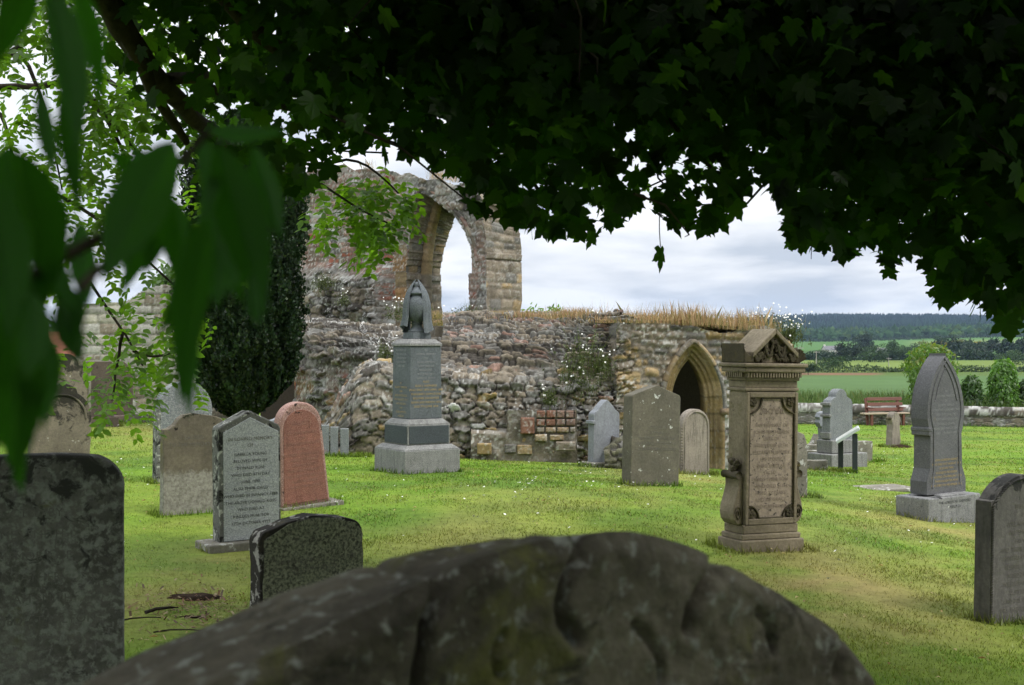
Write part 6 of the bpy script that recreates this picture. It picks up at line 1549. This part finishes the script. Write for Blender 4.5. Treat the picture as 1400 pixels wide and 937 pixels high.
# longer grass round the feet of the stones
r = np.random.default_rng(90); fb = []
for o_ in list(COL.objects):
    if o_.parent is None and o_.get('category') in ('gravestone', 'monument', 'stone slab', 'grave kerb', 'information board') and o_.location.y > 4:
        sc_ = {'monument': .42, 'grave kerb': .5, 'information board': .25}.get(o_['category'], .34)
        a_ = o_.rotation_euler.z; n_ = 420
        t_ = r.uniform(0, 2 * math.pi, n_); ux = np.clip(1.25 * np.cos(t_), -1, 1) * (sc_ + .03); uy = np.clip(1.4 * np.sin(t_), -1, 1) * (.13 if sc_ < .4 else (.40 if 'urn' in o_.name else .22))
        ux += r.normal(0, .02, n_); uy += r.normal(0, .02, n_)
        fb.append(np.stack([o_.location.x + ux * math.cos(a_) - uy * math.sin(a_), o_.location.y + ux * math.sin(a_) + uy * math.cos(a_)], 1))
fb = np.concatenate(fb); n_ = len(fb); zz_ = gz(fb[:, 0], fb[:, 1]) - .01; hh_ = r.uniform(.03, .10, n_); th_ = r.uniform(0, 3.14, n_); w_ = np.maximum(.003, .0005 * fb[:, 1])
c_ = lawn_colour(fb[:, 0], fb[:, 1]) * r.uniform(.5, 1.3, (n_, 1)); wv_ = np.stack([w_ * np.cos(th_), w_ * np.sin(th_), 0 * th_], 1); b_ = np.column_stack([fb, zz_])
tip_ = b_ + np.stack([r.normal(0, .35, n_) * hh_, r.normal(0, .35, n_) * hh_, hh_], 1)
g = Geo(); g.add(np.stack([b_ - wv_, b_ + wv_, tip_], 1).reshape(-1, 3), [np.arange(3 * n_).reshape(-1, 3)], np.repeat(c_, 3, 0)); g.build('long_grass', BLADE, kind='stuff')
# ------------------------------------------------------------------ plants on the ruin
def daisy_clump(label, centre, rad, n, h, seed, ns=26):
    r = np.random.default_rng(seed)
    root = thing('daisy_clump', label, 'wild daisies', centre, 0, 'daisies growing on the ruin')
    q = r.normal(0, 1, (n, 3)) * np.array(rad) * 0.55
    hh = h * r.uniform(.5, 1.2, n); le = np.stack([r.normal(0, .25, n) * hh, r.normal(-.12, .22, n) * hh, hh], 1)
    w = .004; th = r.uniform(0, 3.14, n); wv = np.stack([w * np.cos(th), w * np.sin(th), 0 * th], 1)
    v = np.stack([q - wv, q + wv, q + le], 1).reshape(-1, 3)
    g = Geo(); g.add(v, [np.arange(3 * n).reshape(-1, 3)], np.repeat(np.array([0.085, 0.10, 0.035]) * r.uniform(.6, 1.5, (n, 1)), 3, 0))
    k = r.integers(0, n, n * 3); a = leaves(OVAL, q[k] + le[k] * r.random((n * 3, 1)) * .7, r.normal(0, 1, (n * 3, 3)), r.normal(0, 1, (n * 3, 3)), r.uniform(.03, .07, n * 3), np.array([0.065, 0.085, 0.028]) * r.uniform(.6, 1.5, (n * 3, 1)))
    g.add(a[0], [a[1]], a[2]); g.build('stems', DULL_LEAF, root)
    tips = (q + le)[r.permutation(n)[:ns]]
    a = disc_specks(tips, r.uniform(.010, .019, len(tips)), np.array([.72, .72, .7]), r, 7)
    # turn the flower heads up and outwards
    g = Geo(); vv_ = a[0].reshape(len(tips), 7, 3); c = vv_.mean(1, keepdims=True); d_ = vv_ - c
    vv_ = c + np.stack([d_[..., 0], d_[..., 1] * .5, d_[..., 1] * .85], -1); g.add(vv_.reshape(-1, 3), [a[1]], a[2]); g.build('flower_heads', WHITE, root)
    return root
CLUMPS = [(795, 505, 20.25, (.36, .15, .46), 260, .38, 28, 'white daisies straggling down the rubble slope left of the doorway facing'),
          (822, 500, 20.4, (.16, .1, .12), 110, .26, 4, 'dark leafy clump beside the straggling daisies on the rubble slope'),
          (752, 545, 20.2, (.10, .08, .08), 70, .25, 6, 'small tuft sprouting above the red squared stones'),
          (1012, 462, 21.9, (.20, .15, .12), 200, .45, 26, 'daisy and brown weed clump at the right end of the dry grass'),
          (1045, 452, 22.2, (.30, .15, .10), 150, .42, 34, 'white daisies on the ruin top directly above the carved monument'),
          (1078, 462, 22.3, (.20, .15, .12), 160, .40, 44, 'leggy white daisies leaning out past the right of the carved monument pediment'),
          (560, 430, 25.4, (.45, .15, .10), 120, .32, 34, 'pale daisies below the great arch beside the urn'),
          (444, 388, 28.4, (.18, .12, .10), 130, .28, 8, 'dark weed tuft high on the broken springing of the tower'),
          (470, 410, 28.1, (.12, .1, .08), 60, .22, 5, 'small weed tuft low on the broken springing of the tower'),
          (530, 490, 23.0, (.14, .1, .20), 90, .34, 9, 'green stalks with a few daisies by the dark hole left of the pedestal'),
          (642, 432, 25.2, (.25, .2, .08), 110, .34, 4, 'green leafy tuft in the foot of the great arch')]
for i, (px, py, d, rad, n, h, ns, lab) in enumerate(CLUMPS):
    daisy_clump(lab, P(px, py, d) + np.array([0, -.08, -.08]), rad, n, h, 300 + i, ns)
bush('elder_bush', 'green bush top showing behind the right foot of the tower', 'bush', P(742, 441, 29.5) + np.array([0, 0, -1.6]), (.55, .5, .55), 900, .11, (0.10, 0.17, 0.035), 330, None, 1.0, 8, LEAF)

# ------------------------------------------------------------------ ivy-clad stumps and shrubs by the boundary wall
for i, (px, top, bot, hw, d, col, lab) in enumerate(((1272, 470, 556, 37, 47.5, (0.085, 0.155, 0.028), 'tall bright ivy-clad stump with bushy overhanging top behind the pointed monument'),
                                                    (1328, 513, 560, 17, 47.0, (0.055, 0.11, 0.03), 'small darker shrub between the two tall shrubs at the boundary wall'),
                                                    (1371, 491, 560, 23, 46.8, (0.08, 0.165, 0.026), 'bright green columnar shrub at the boundary wall near the right edge'),
                                                    (1402, 520, 560, 12, 46.8, (0.05, 0.09, 0.03), 'low shrub at the boundary wall cut by the right edge'))):
    b = P(px, bot, d); tz = P(px, top, d)[2]; root = thing('wall_shrub', lab, 'shrub', (b[0], b[1], b[2] - 0.9), 0, 'shrubs along the boundary wall')
    r = np.random.default_rng(340 + i); n = 5200 if i != 1 else 2600; H = tz - b[2] + .9; rw = hw / F * d
    t = r.random(n); ang = r.uniform(0, 2 * math.pi, n)
    prof = np.interp(t, [0, .3, .55, .75, .92, 1], [.75, .8, .85, 1.0, .8, .3] if i == 0 else [1, 1, .95, .85, .65, .25])
    lump = .75 + .5 * fbm(ang * 1.6 + i, t * 4, 3, 350 + i)
    rr = rw * prof * lump * np.sqrt(r.uniform(.35, 1, n))
    q = np.stack([rr * np.cos(ang), rr * np.sin(ang), t * H], 1)
    nr = np.stack([np.cos(ang), np.sin(ang), .5 + 0 * t], 1) + r.normal(0, .5, (n, 3)); di = r.normal(0, .5, (n, 3)); di[:, 2] -= .7
    c = np.array(col) * (.5 + 1.1 * fbm(q[:, 0:1] * 2.5 + i, q[:, 2:3] * 2.5 + q[:, 1:2], 3, 360)) * r.uniform(.7, 1.35, (n, 1))
    if i == 0: c = np.where((t > .72)[:, None] & (r.random(n) < .25)[:, None], np.array([0.17, 0.19, 0.03]), c)
    a = leaves(OVAL, q, di, nr, r.uniform(.10, .2, n), c); g = Geo(); g.add(a[0], [a[1]], a[2]); g.build('crown', LEAF, root)
    g = Geo(); g.tube([(0, 0, -.2), (0.03, 0, H * .5), (0, 0, H * .85)], [rw * .4, rw * .3, rw * .15], 8); g.build('trunk', BARK, root)

# ------------------------------------------------------------------ the yew
yb = at_px(334, 24.0); YH = 5.6
yew = thing('yew_tree', 'dense dark upright yew with tiny needles standing before the tower', 'tree', yb, 0)
r = np.random.default_rng(401); n = 130000
t = r.random(n); ang = r.uniform(0, 2 * math.pi, n)
prof = np.interp(t, [0, .04, .10, .25, .5, .75, .9, 1], [.25, .55, .82, 1, 1, .95, .7, .2])
lump = .50 + .98 * fbm(np.cos(ang) * 2.2 + 5, t * 9 + np.sin(ang) * 2.2, 4, 402); sp_ = 1.0 + .25 * (vnoise(ang * 14, t * 26, 404) - .5)
rr = 1.0 * prof * lump * sp_ * np.sqrt(r.uniform(.55, 1, n))
q = np.stack([rr * np.cos(ang) * 1.0, rr * np.sin(ang) * .95, .25 + t * YH], 1)
di = np.stack([np.cos(ang) * .6, np.sin(ang) * .6, 1 + 0 * t], 1) + r.normal(0, .35, (n, 3)); nr = np.stack([np.cos(ang), np.sin(ang), .1 + 0 * t], 1) + r.normal(0, .6, (n, 3))
c = np.array([0.011, 0.025, 0.009]) * (.5 + 1.2 * fbm(ang[:, None] * 3, t[:, None] * 14, 3, 403)) * r.uniform(.6, 1.5, (n, 1)) + np.array([.012, .016, 0]) * (r.random((n, 1)) < .12)
a = leaves(QUADL, q, di, nr, r.uniform(.035, .085, n), c); g = Geo(); g.add(a[0], [a[1]], a[2])
g.build('crown', DULL_LEAF, yew)
g = Geo()
for k in range(5):
    a_ = k * 1.3; g.tube([(.08 * math.cos(a_), .08 * math.sin(a_), -.1), (.13 * math.cos(a_), .13 * math.sin(a_), .5), (.35 * math.cos(a_), .35 * math.sin(a_), 2.2), (.3 * math.cos(a_), .3 * math.sin(a_), 4.4)], [.10, .085, .06, .03], 7)
g.build('trunk', BARK, yew, True)

# ------------------------------------------------------------------ sycamore overhead
B = np.array([(-200, -90), (60, -90), (110, -40), (135, 60), (180, 130), (230, 200), (270, 255), (320, 285), (370, 300), (400, 290), (430, 262), (455, 236), (480, 212), (520, 205), (560, 216), (600, 246), (650, 290), (690, 308), (720, 328), (760, 322), (800, 338),
              (830, 328), (850, 302), (870, 292), (900, 300), (940, 322), (985, 314), (1010, 300), (1030, 298), (1038, 262), (1068, 264), (1079, 335), (1100, 345), (1120, 330), (1150, 365), (1172, 345), (1190, 322), (1205, 378), (1228, 384), (1238, 340), (1255, 350),
              (1262, 398), (1290, 432), (1312, 402), (1330, 438), (1352, 428), (1380, 460), (1420, 470), (1700, 520)], float)
def edge_y(px): return np.interp(px, B[:, 0], B[:, 1])
def project(q): return CX + q[:, 0] / q[:, 1] * F, CY - (q[:, 2] - EYE) / q[:, 1] * F
syc = thing('sycamore_tree', 'large sycamore with dark lobed leaves overhanging the whole top of the view', 'tree', (-4.6, 2.4, float(gz(-4.6, 2.4))))
r = np.random.default_rng(501)
def sprigs(n, y0, y1, px0, px1, pytop, r):
    d = r.uniform(y0, y1, n); px = r.uniform(px0, px1, n); e = edge_y(px); py = pytop + (e - pytop) * np.sqrt(r.random(n))
    return np.stack([(px - CX) / F * d, d, EYE - (py - CY) / F * d], 1), px, py
Q, px, py = sprigs(6200, 4.8, 9.6, -120, 1560, -260, r)
dist = edge_y(px) - py
pd = np.interp(px, [-120, 110, 150, 330, 380, 450, 620, 760, 1560], [.0, .10, .18, .24, .40, .50, .66, .92, 1.0])
pd = pd * np.where(px < 1050, np.where(px < 650, np.interp(dist, [0, 30, 80, 150, 250], [.04, .07, .15, .40, 1.0]), np.interp(dist, [0, 30, 80, 150, 250], [.02, .03, .07, .24, 1.0])), np.interp(dist, [0, 30, 80, 150, 250], [.02, .04, .10, .34, 1.0]))
keep = r.random(len(Q)) < pd; Q = Q[keep]; near_edge = None
# sprigs along the very fringe so that the outline is drawn by single leaves
fp = np.concatenate([r.uniform(250, 1450, 75), r.uniform(1050, 1450, 30)]); fd = r.uniform(5.0, 7.6, len(fp)); fpy = edge_y(fp) - r.uniform(0, 70, len(fp))
Q = np.concatenate([Q, np.stack([(fp - CX) / F * fd, fd, EYE - (fpy - CY) / F * fd], 1)])
NL = 8
NL = 10
pos = np.repeat(Q, NL, 0) + r.normal(0, 1, (len(Q) * NL, 3)) * np.array([.14, .17, .09]); n = len(pos)
size = r.uniform(.06, .12, n)
aim = r.normal(0, 1, (n, 3)) * np.array([.9, .9, .35]); aim[:, 2] -= r.uniform(.2, 2.2, n)
nor = r.normal(0, .55, (n, 3)) + np.array([0, -.55, .75])
tip = pos + aim / np.linalg.norm(aim, axis=1, keepdims=True) * size[:, None]
px, py = project(tip); px2, py2 = project(pos)
jag = 26 * (vnoise(px / 26.0, px * 0, 9) - .45) + 18 * (vnoise(px / 9.0, px * 0, 10) - .5)
ok = (py < edge_y(px) + 8 - np.where(px < 1045, jag, jag * .7)) & (py2 < edge_y(px2) - 4) & (px > 60 + 0.25 * np.maximum(py, 0))
pos, size, aim, nor = pos[ok], size[ok], aim[ok], nor[ok]
# the high and hidden body of the crown over the camera, plus added low skirts
def cloud(n, x0, x1, y0, y1, z0, z1): return np.stack([r.uniform(x0, x1, n), r.uniform(y0, y1, n), r.uniform(z0, z1, n)], 1)
up1 = np.concatenate([cloud(4300, -5.0, 6.0, -5.0, 4.7, 3.25, 6.0), cloud(2600, -5.0, 8.5, -7.0, -3.2, 1.2, 4.2), cloud(700, 2.6, 5.5, -5.0, 2.0, 2.0, 4.0), cloud(900, -6.5, -3.0, -5.0, 1.2, 1.8, 4.0)])  # unseen low leaf skirts behind and beside the camera added to block sky light
up2 = cloud(6000, -2.8, 5.6, 4.7, 9.2, 3.3, 6.2)
u_ok = (up2[:, 2] - EYE) / up2[:, 1] > .285
up2 = up2[u_ok]
ub = np.concatenate([up1, up2]); nb = len(ub)
ub_aim = r.normal(0, 1, (nb, 3)); ub_nor = r.normal(0, .5, (nb, 3)) + np.array([0, 0, 1.0]); ub_size = r.uniform(.2, .34, nb)
# the leaf hanging alone on its stalk, and two bright sprays
lone = np.array([P(903, 338, 5.6)]); 
pos = np.concatenate([pos, ub, lone]); size = np.concatenate([size, ub_size, [.115]]); aim = np.concatenate([aim, ub_aim, [[.05, 0, -1]]]); nor = np.concatenate([nor, ub_nor, [[.9, -.5, 0]]])
n = len(pos)
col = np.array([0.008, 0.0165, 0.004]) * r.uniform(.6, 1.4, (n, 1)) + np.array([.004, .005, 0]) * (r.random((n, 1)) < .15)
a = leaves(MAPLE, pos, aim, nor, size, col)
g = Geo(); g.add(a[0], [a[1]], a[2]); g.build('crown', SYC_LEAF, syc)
syc.location = (-4.6, 2.4, float(gz(-4.6, 2.4)))
for o_ in syc.children: o_.matrix_parent_inverse = Matrix.Translation(-Vector(syc.location))
def branch(parent, name, pts, r0, r1, seed, wob=.05, sides=8, mat=BARK):
    p = np.array(pts, float); s = np.concatenate([[0], np.cumsum(np.linalg.norm(np.diff(p, axis=0), axis=1))]); q = np.linspace(0, s[-1], max(8, int(s[-1] / .12)))
    c = np.stack([np.interp(q, s, p[:, k]) for k in range(3)], 1)
    for _ in range(6): c[1:-1] = (c[:-2] + c[1:-1] * 2 + c[2:]) / 4
    c = c + wob * np.stack([fbm(q * 2.2, q * 0 + k, 3, seed + k) - .5 for k in range(3)], 1) * np.sin(np.linspace(0, math.pi, len(q)))[:, None] * 2
    g = Geo(); g.tube(c, np.linspace(r0, r1, len(q)), sides); return g.build(name, mat, parent, True, True)
gzt = float(gz(-4.6, 2.4))
branch(syc, 'trunk', [(-4.6, 2.4, gzt - .2), (-4.55, 2.45, 1.2), (-4.3, 2.6, 2.6), (-4.0, 2.9, 4.2), (-3.6, 3.2, 6.5)], .36, .2, 1, .1, 12)
L0 = (-4.1, 2.8, 3.6)
P_ = lambda x, y, d: tuple(P(x, y, d))
branch(syc, 'branch', [L0, (-3.0, 4.2, 3.75), P_(135, -20, 6.0), P_(200, 90, 6.6), P_(270, 165, 7.4), P_(310, 190, 8.2), P_(330, 270, 8.6)], .12, .03, 2, .06, 10)
branch(syc, 'branch', [P_(150, 0, 6.1), P_(180, 70, 6.3), P_(225, 150, 6.8), P_(255, 195, 7.0)], .05, .02, 3)
branch(syc, 'branch', [L0, (-2.4, 4.4, 4.2), P_(300, -20, 5.6), P_(360, 55, 6.0), P_(395, 90, 6.3), P_(480, 80, 6.8), P_(620, 110, 7.4)], .10, .02, 4)
branch(syc, 'branch', [P_(230, 108, 6.9), P_(330, 98, 6.6), P_(420, 125, 6.6), P_(500, 180, 6.6), P_(560, 205, 6.7)], .035, .01, 5)
branch(syc, 'branch', [P_(280, 120, 7.0), P_(350, 135, 6.8), P_(430, 160, 6.8), P_(520, 150, 7.0)], .03, .008, 6)
branch(syc, 'branch', [(-2.4, 4.4, 4.2), (-.2, 5.6, 3.9), P_(800, 95, 6.6), P_(930, 120, 6.6), P_(1100, 150, 6.9), P_(1350, 260, 7.2)], .11, .02, 7)
branch(syc, 'branch', [P_(1000, 130, 6.6), P_(1150, 210, 6.6), P_(1250, 300, 6.5), P_(1370, 420, 6.4)], .03, .008, 8)
branch(syc, 'branch', [P_(880, 112, 6.6), P_(920, 180, 6.4), P_(990, 235, 6.3), P_(1020, 280, 6.2)], .018, .004, 9)
branch(syc, 'branch', [P_(640, 110, 7.0), P_(690, 200, 6.6), P_(730, 270, 6.4), P_(790, 320, 6.2)], .02, .005, 10)
branch(syc, 'branch', [P_(905, 270, 5.7), P_(899, 300, 5.6), P_(903, 338, 5.6)], .003, .002, 11, .01, 5)

g = Geo(); r = np.random.default_rng(520)
for k in range(260):
    q = Q[r.integers(0, len(Q))]; e = q + np.array([r.normal(0, .35), r.normal(0, .3), r.uniform(.1, .5)]); m_ = (q + e) / 2 + r.normal(0, .05, 3)
    g.tube([e, m_, q, q + r.normal(0, .06, 3) - np.array([0, 0, .05])], [.006, .005, .003, .0015], 5)
tw_ = g.build('twigs', BARK, syc, True, True, kind='stuff')

# ------------------------------------------------------------------ ash at the left, feathered bright leaves
ash = thing('ash_tree', 'slender ash with feathery bright green leaves drooping at the left of the view', 'tree', (-5.6, 10.6, float(gz(-5.6, 10.6))))
az = float(gz(-5.6, 10.6))
branch(ash, 'trunk', [(-5.6, 10.6, az - .2), (-5.5, 10.6, 1.5), (-5.3, 10.5, 3.2), (-5.1, 10.3, 5.6)], .16, .08, 12, .08, 10)
paths = [[(-5.3, 10.5, 3.3), P_(20, 60, 9.6), P_(55, 110, 9.3), P_(70, 170, 9.2), P_(85, 260, 9.2)], [(-5.4, 10.6, 2.9), P_(0, 130, 9.7), P_(20, 200, 9.5), P_(12, 300, 9.4)],
         [(-5.3, 10.5, 3.1), P_(60, 40, 9.8), P_(110, 130, 9.4), P_(165, 190, 9.2), P_(200, 260, 9.2), P_(190, 360, 9.2)], [(-5.5, 10.6, 2.4), P_(30, 330, 9.4), P_(100, 345, 9.2), P_(150, 420, 9.1), P_(168, 455, 9.1), P_(182, 480, 9.0), P_(195, 500, 9.0)],
         [P_(168, 455, 9.1), P_(164, 490, 9.1), P_(155, 520, 9.1), P_(153, 548, 9.1)], [(-5.5, 10.6, 2.6), P_(40, 250, 9.5), P_(130, 290, 9.2), P_(190, 350, 9.1), P_(250, 405, 9.1), P_(285, 430, 9.1)],
         [(-5.3, 10.5, 3.6), P_(150, 100, 9.8), P_(240, 190, 9.4), P_(330, 215, 9.2), P_(440, 235, 9.0), P_(465, 275, 9.0), P_(500, 300, 9.0), P_(530, 305, 9.0)], [P_(440, 225, 9.0), P_(500, 215, 9.1), P_(525, 245, 9.1), P_(545, 265, 9.1)],
         [(-5.2, 10.4, 4.2), P_(30, -40, 9.6), P_(120, 20, 9.3), P_(180, 60, 9.2)], [P_(110, 130, 9.4), P_(150, 150, 9.3), P_(190, 210, 9.2), P_(235, 300, 9.2)], [P_(100, 345, 9.2), P_(140, 330, 9.2), P_(200, 330, 9.2)], [(-5.5, 10.6, 2.0), P_(-20, 400, 9.6), P_(60, 430, 9.4), P_(110, 470, 9.3)],
         [P_(182, 480, 9.0), P_(215, 490, 9.0), P_(262, 470, 9.0)]]
for i, p in enumerate(paths): branch(ash, 'branch', p, .035 if i not in (4, 7, 10, 12) else .012, .006, 20 + i, .05, 6)
# pinnate leaves: (px, py, spread x, spread y, count)
r = np.random.default_rng(601)
zones = [(60, 120, 90, 110, 210), (30, 290, 60, 110, 120), (170, 220, 60, 80, 150), (150, 350, 70, 60, 110), (190, 480, 26, 18, 44), (225, 435, 38, 24, 34), (280, 425, 22, 14, 14), (170, 530, 20, 22, 40), (155, 560, 10, 10, 8), (215, 500, 26, 12, 22), (240, 470, 14, 10, 10),
         (485, 255, 20, 10, 16), (505, 285, 26, 18, 48), (515, 325, 12, 14, 12), (540, 250, 16, 14, 12), (450, 300, 12, 10, 8), (110, 20, 110, 40, 110), (60, 430, 60, 50, 80), (560, 290, 6, 14, 4)]
LP, LD, LN, LS, LC = [], [], [], [], []
for zx, zy, sx, sy, cnt in zones:
    for k in range(int(cnt * (1.2 if zy < 280 else 0.42 if zx < 330 else 1.0))):
        x, y = r.normal(zx, sx), r.normal(zy, sy); d = r.uniform(8.6, 9.6)
        if x < -80 or (y > 575): continue
        b0 = P(x, y, d); ax = np.array([r.normal(0, .7), r.normal(0, .7), -r.uniform(.2, 1.1)]); ax /= np.linalg.norm(ax); ln = r.uniform(.13, .22)
        sd = np.cross(ax, [0, 0, 1.0]) + r.normal(0, .15, 3); sd /= np.linalg.norm(sd) + 1e-9; nn = np.cross(sd, ax)
        c = np.array([0.13, 0.23, 0.028]) * r.uniform(.65, 1.35)
        for q in range(4):
            pb_ = b0 + ax * ln * (.25 + .22 * q) + np.array([0, 0, -.02 * q * q * .3])
            for sg in (-1, 1):
                LP.append(pb_); LD.append(sd * sg * .85 + ax * .6 + r.normal(0, .12, 3)); LN.append(nn + r.normal(0, .25, 3)); LS.append(r.uniform(.05, .082)); LC.append(c * r.uniform(.85, 1.15))
        LP.append(b0 + ax * ln); LD.append(ax); LN.append(nn); LS.append(r.uniform(.06, .09)); LC.append(c)
ASHLEAF = (OVAL[0] * np.array([1.55, 1, 1]), OVAL[1])
a = leaves(ASHLEAF, np.array(LP), np.array(LD), np.array(LN), np.array(LS), np.array(LC))
g = Geo(); g.add(a[0], [a[1]], a[2]); g.build('crown', LEAF, ash, False, True)
# garden trees beyond the far left
for i, (px, d, h, w, lab) in enumerate(((-20, 46, 5.5, 3.2, 'broad green tree beyond the outhouse at the far left'), (235, 48, 4.6, 2.0, 'rounded green tree beyond the ashlar wall behind the yew'))):
    x = (px - CX) / F * d
    bush('garden_tree', lab, 'tree', (x, d, -1.0), (w, w, h / 2), 2600, .34, (0.07, 0.13, 0.03), 420 + i, 'trees beyond the abbey', 1.2, 10, LEAF, .2)

# ------------------------------------------------------------------ the sprig hanging close in front of the lens
spg = thing('cherry_branch', 'out-of-focus leafy cherry branch hanging close to the lens at the left', 'branch', tuple(P(-330, 330, .6)))
branch(spg, 'stem', [P_(-330, 330, .62), P_(-80, 445, .6), P_(30, 440, .58), P_(110, 395, .58), P_(190, 330, .6), P_(262, 210, .62), P_(285, 180, .62)], .005, .002, 40, .004, 6)
branch(spg, 'stem', [P_(-330, 330, .62), P_(-120, 60, .6), P_(-10, -60, .6), P_(60, -70, .6), P_(95, -50, .6)], .004, .002, 41, .004, 6)
branch(spg, 'stem', [P_(110, 395, .58), P_(150, 350, .6), P_(215, 290, .62)], .0025, .0015, 42, .003, 5)
NEAR = [((42, -40), (-8, 92), 62, .60), ((60, -40), (108, 214), 62, .58), ((92, -40), (138, 150), 52, .6), ((84, 118), (108, 300), 34, .62), ((52, 120), (74, 240), 30, .63), ((20, 205), (62, 420), 105, .56), ((-20, 250), (10, 470), 90, .55), ((238, 192), (140, 385), 96, .60),
        ((285, 178), (398, 178), 34, .63), ((270, 186), (284, 300), 46, .64), ((296, 198), (362, 436), 86, .61), ((282, 300), (246, 556), 62, .59), ((290, 215), (296, 425), 76, .66), ((262, 300), (212, 470), 52, .64), ((254, 400), (258, 575), 36, .62), ((344, 372), (352, 448), 26, .60),
        ((20, 430), (16, 668), 74, .56), ((48, 440), (58, 590), 58, .6), ((80, 410), (112, 500), 44, .6), ((-10, 420), (-12, 640), 80, .57), ((98, 395), (96, 480), 36, .62), ((215, 300), (196, 378), 36, .63), ((0, 340), (70, 470), 70, .58), ((40, 400), (36, 520), 60, .54), ((60, 250), (90, 330), 30, .62), ((-30, 330), (40, 560), 110, .6), ((10, 380), (60, 520), 80, .64), ((-40, 470), (30, 680), 70, .61), ((30, 330), (100, 440), 60, .66), ((10, 200), (28, 330), 80, .66), ((300, 230), (330, 420), 60, .7), ((180, 200), (190, 350), 60, .68), ((200, 250), (165, 405), 64, .7), ((236, 270), (272, 430), 56, .72), ((325, 250), (312, 405), 60, .72), ((150, 205), (228, 330), 54, .74), ((345, 200), (385, 330), 44, .7), ((110, 300), (120, 420), 44, .7)]
def blade_leaf(p0, p1, wid, d, seed):
    a = P(*p0, d); b = P(*p1, d * (1 + .08 * math.sin(seed * 2.3))); ax = b - a; ln = np.linalg.norm(ax); ax = ax / ln
    w = wid / F * d / 2 * .86; tw = .5 * math.sin(seed * 1.7)
    sd = np.cross(ax, [0, 1, 0]); sd /= np.linalg.norm(sd); fw = np.cross(sd, ax); sd = sd * math.cos(tw) + fw * math.sin(tw); fw = np.cross(sd, ax)
    n_, m_ = 41, 9; t = np.linspace(0, 1, n_)[:, None]; s = np.linspace(-1, 1, m_)[None]
    prof = np.sin(np.pi * t ** .8) ** .8 * (1 - .45 * t ** 4) * (1 + .05 * np.sin(t * 95 + seed) * (np.abs(s) > .9)); s = s + 0 * t
    bend = sd * (np.sin(t * 2.2 + seed) * .10 * ln)[..., 0][:, None, None].repeat(1, 1) if False else 0
    v = a + t[..., None] * ax * ln + (s * prof * w)[..., None] * sd + ((np.abs(s) ** .7 * .55 * prof * w) + .035 * w * np.cos((t * 9 - np.abs(s) * 1.5) * 2 * math.pi) * np.minimum(np.abs(s) * 3, 1) + .10 * ln * np.sin(t * 3.0) * .35 + .004 * w * np.sin(t * 40))[..., None] * fw
    return v.reshape(-1, 3), grid_faces(n_, m_)
NEARLEAF = leaf_mat('near_leaf', 0.5, (1.5, 2.3, 0.4), 0.008)
for i, (p0, p1, wid, d) in enumerate(NEAR):
    v, f = blade_leaf(p0, p1, wid, d, i + 1)
    g = Geo(); g.add(v, [f], np.array([0.027, 0.080, 0.014]) * (.8 + .4 * ((i * 7) % 5) / 5)); o_ = g.build('leaf', NEARLEAF, spg, True, True)
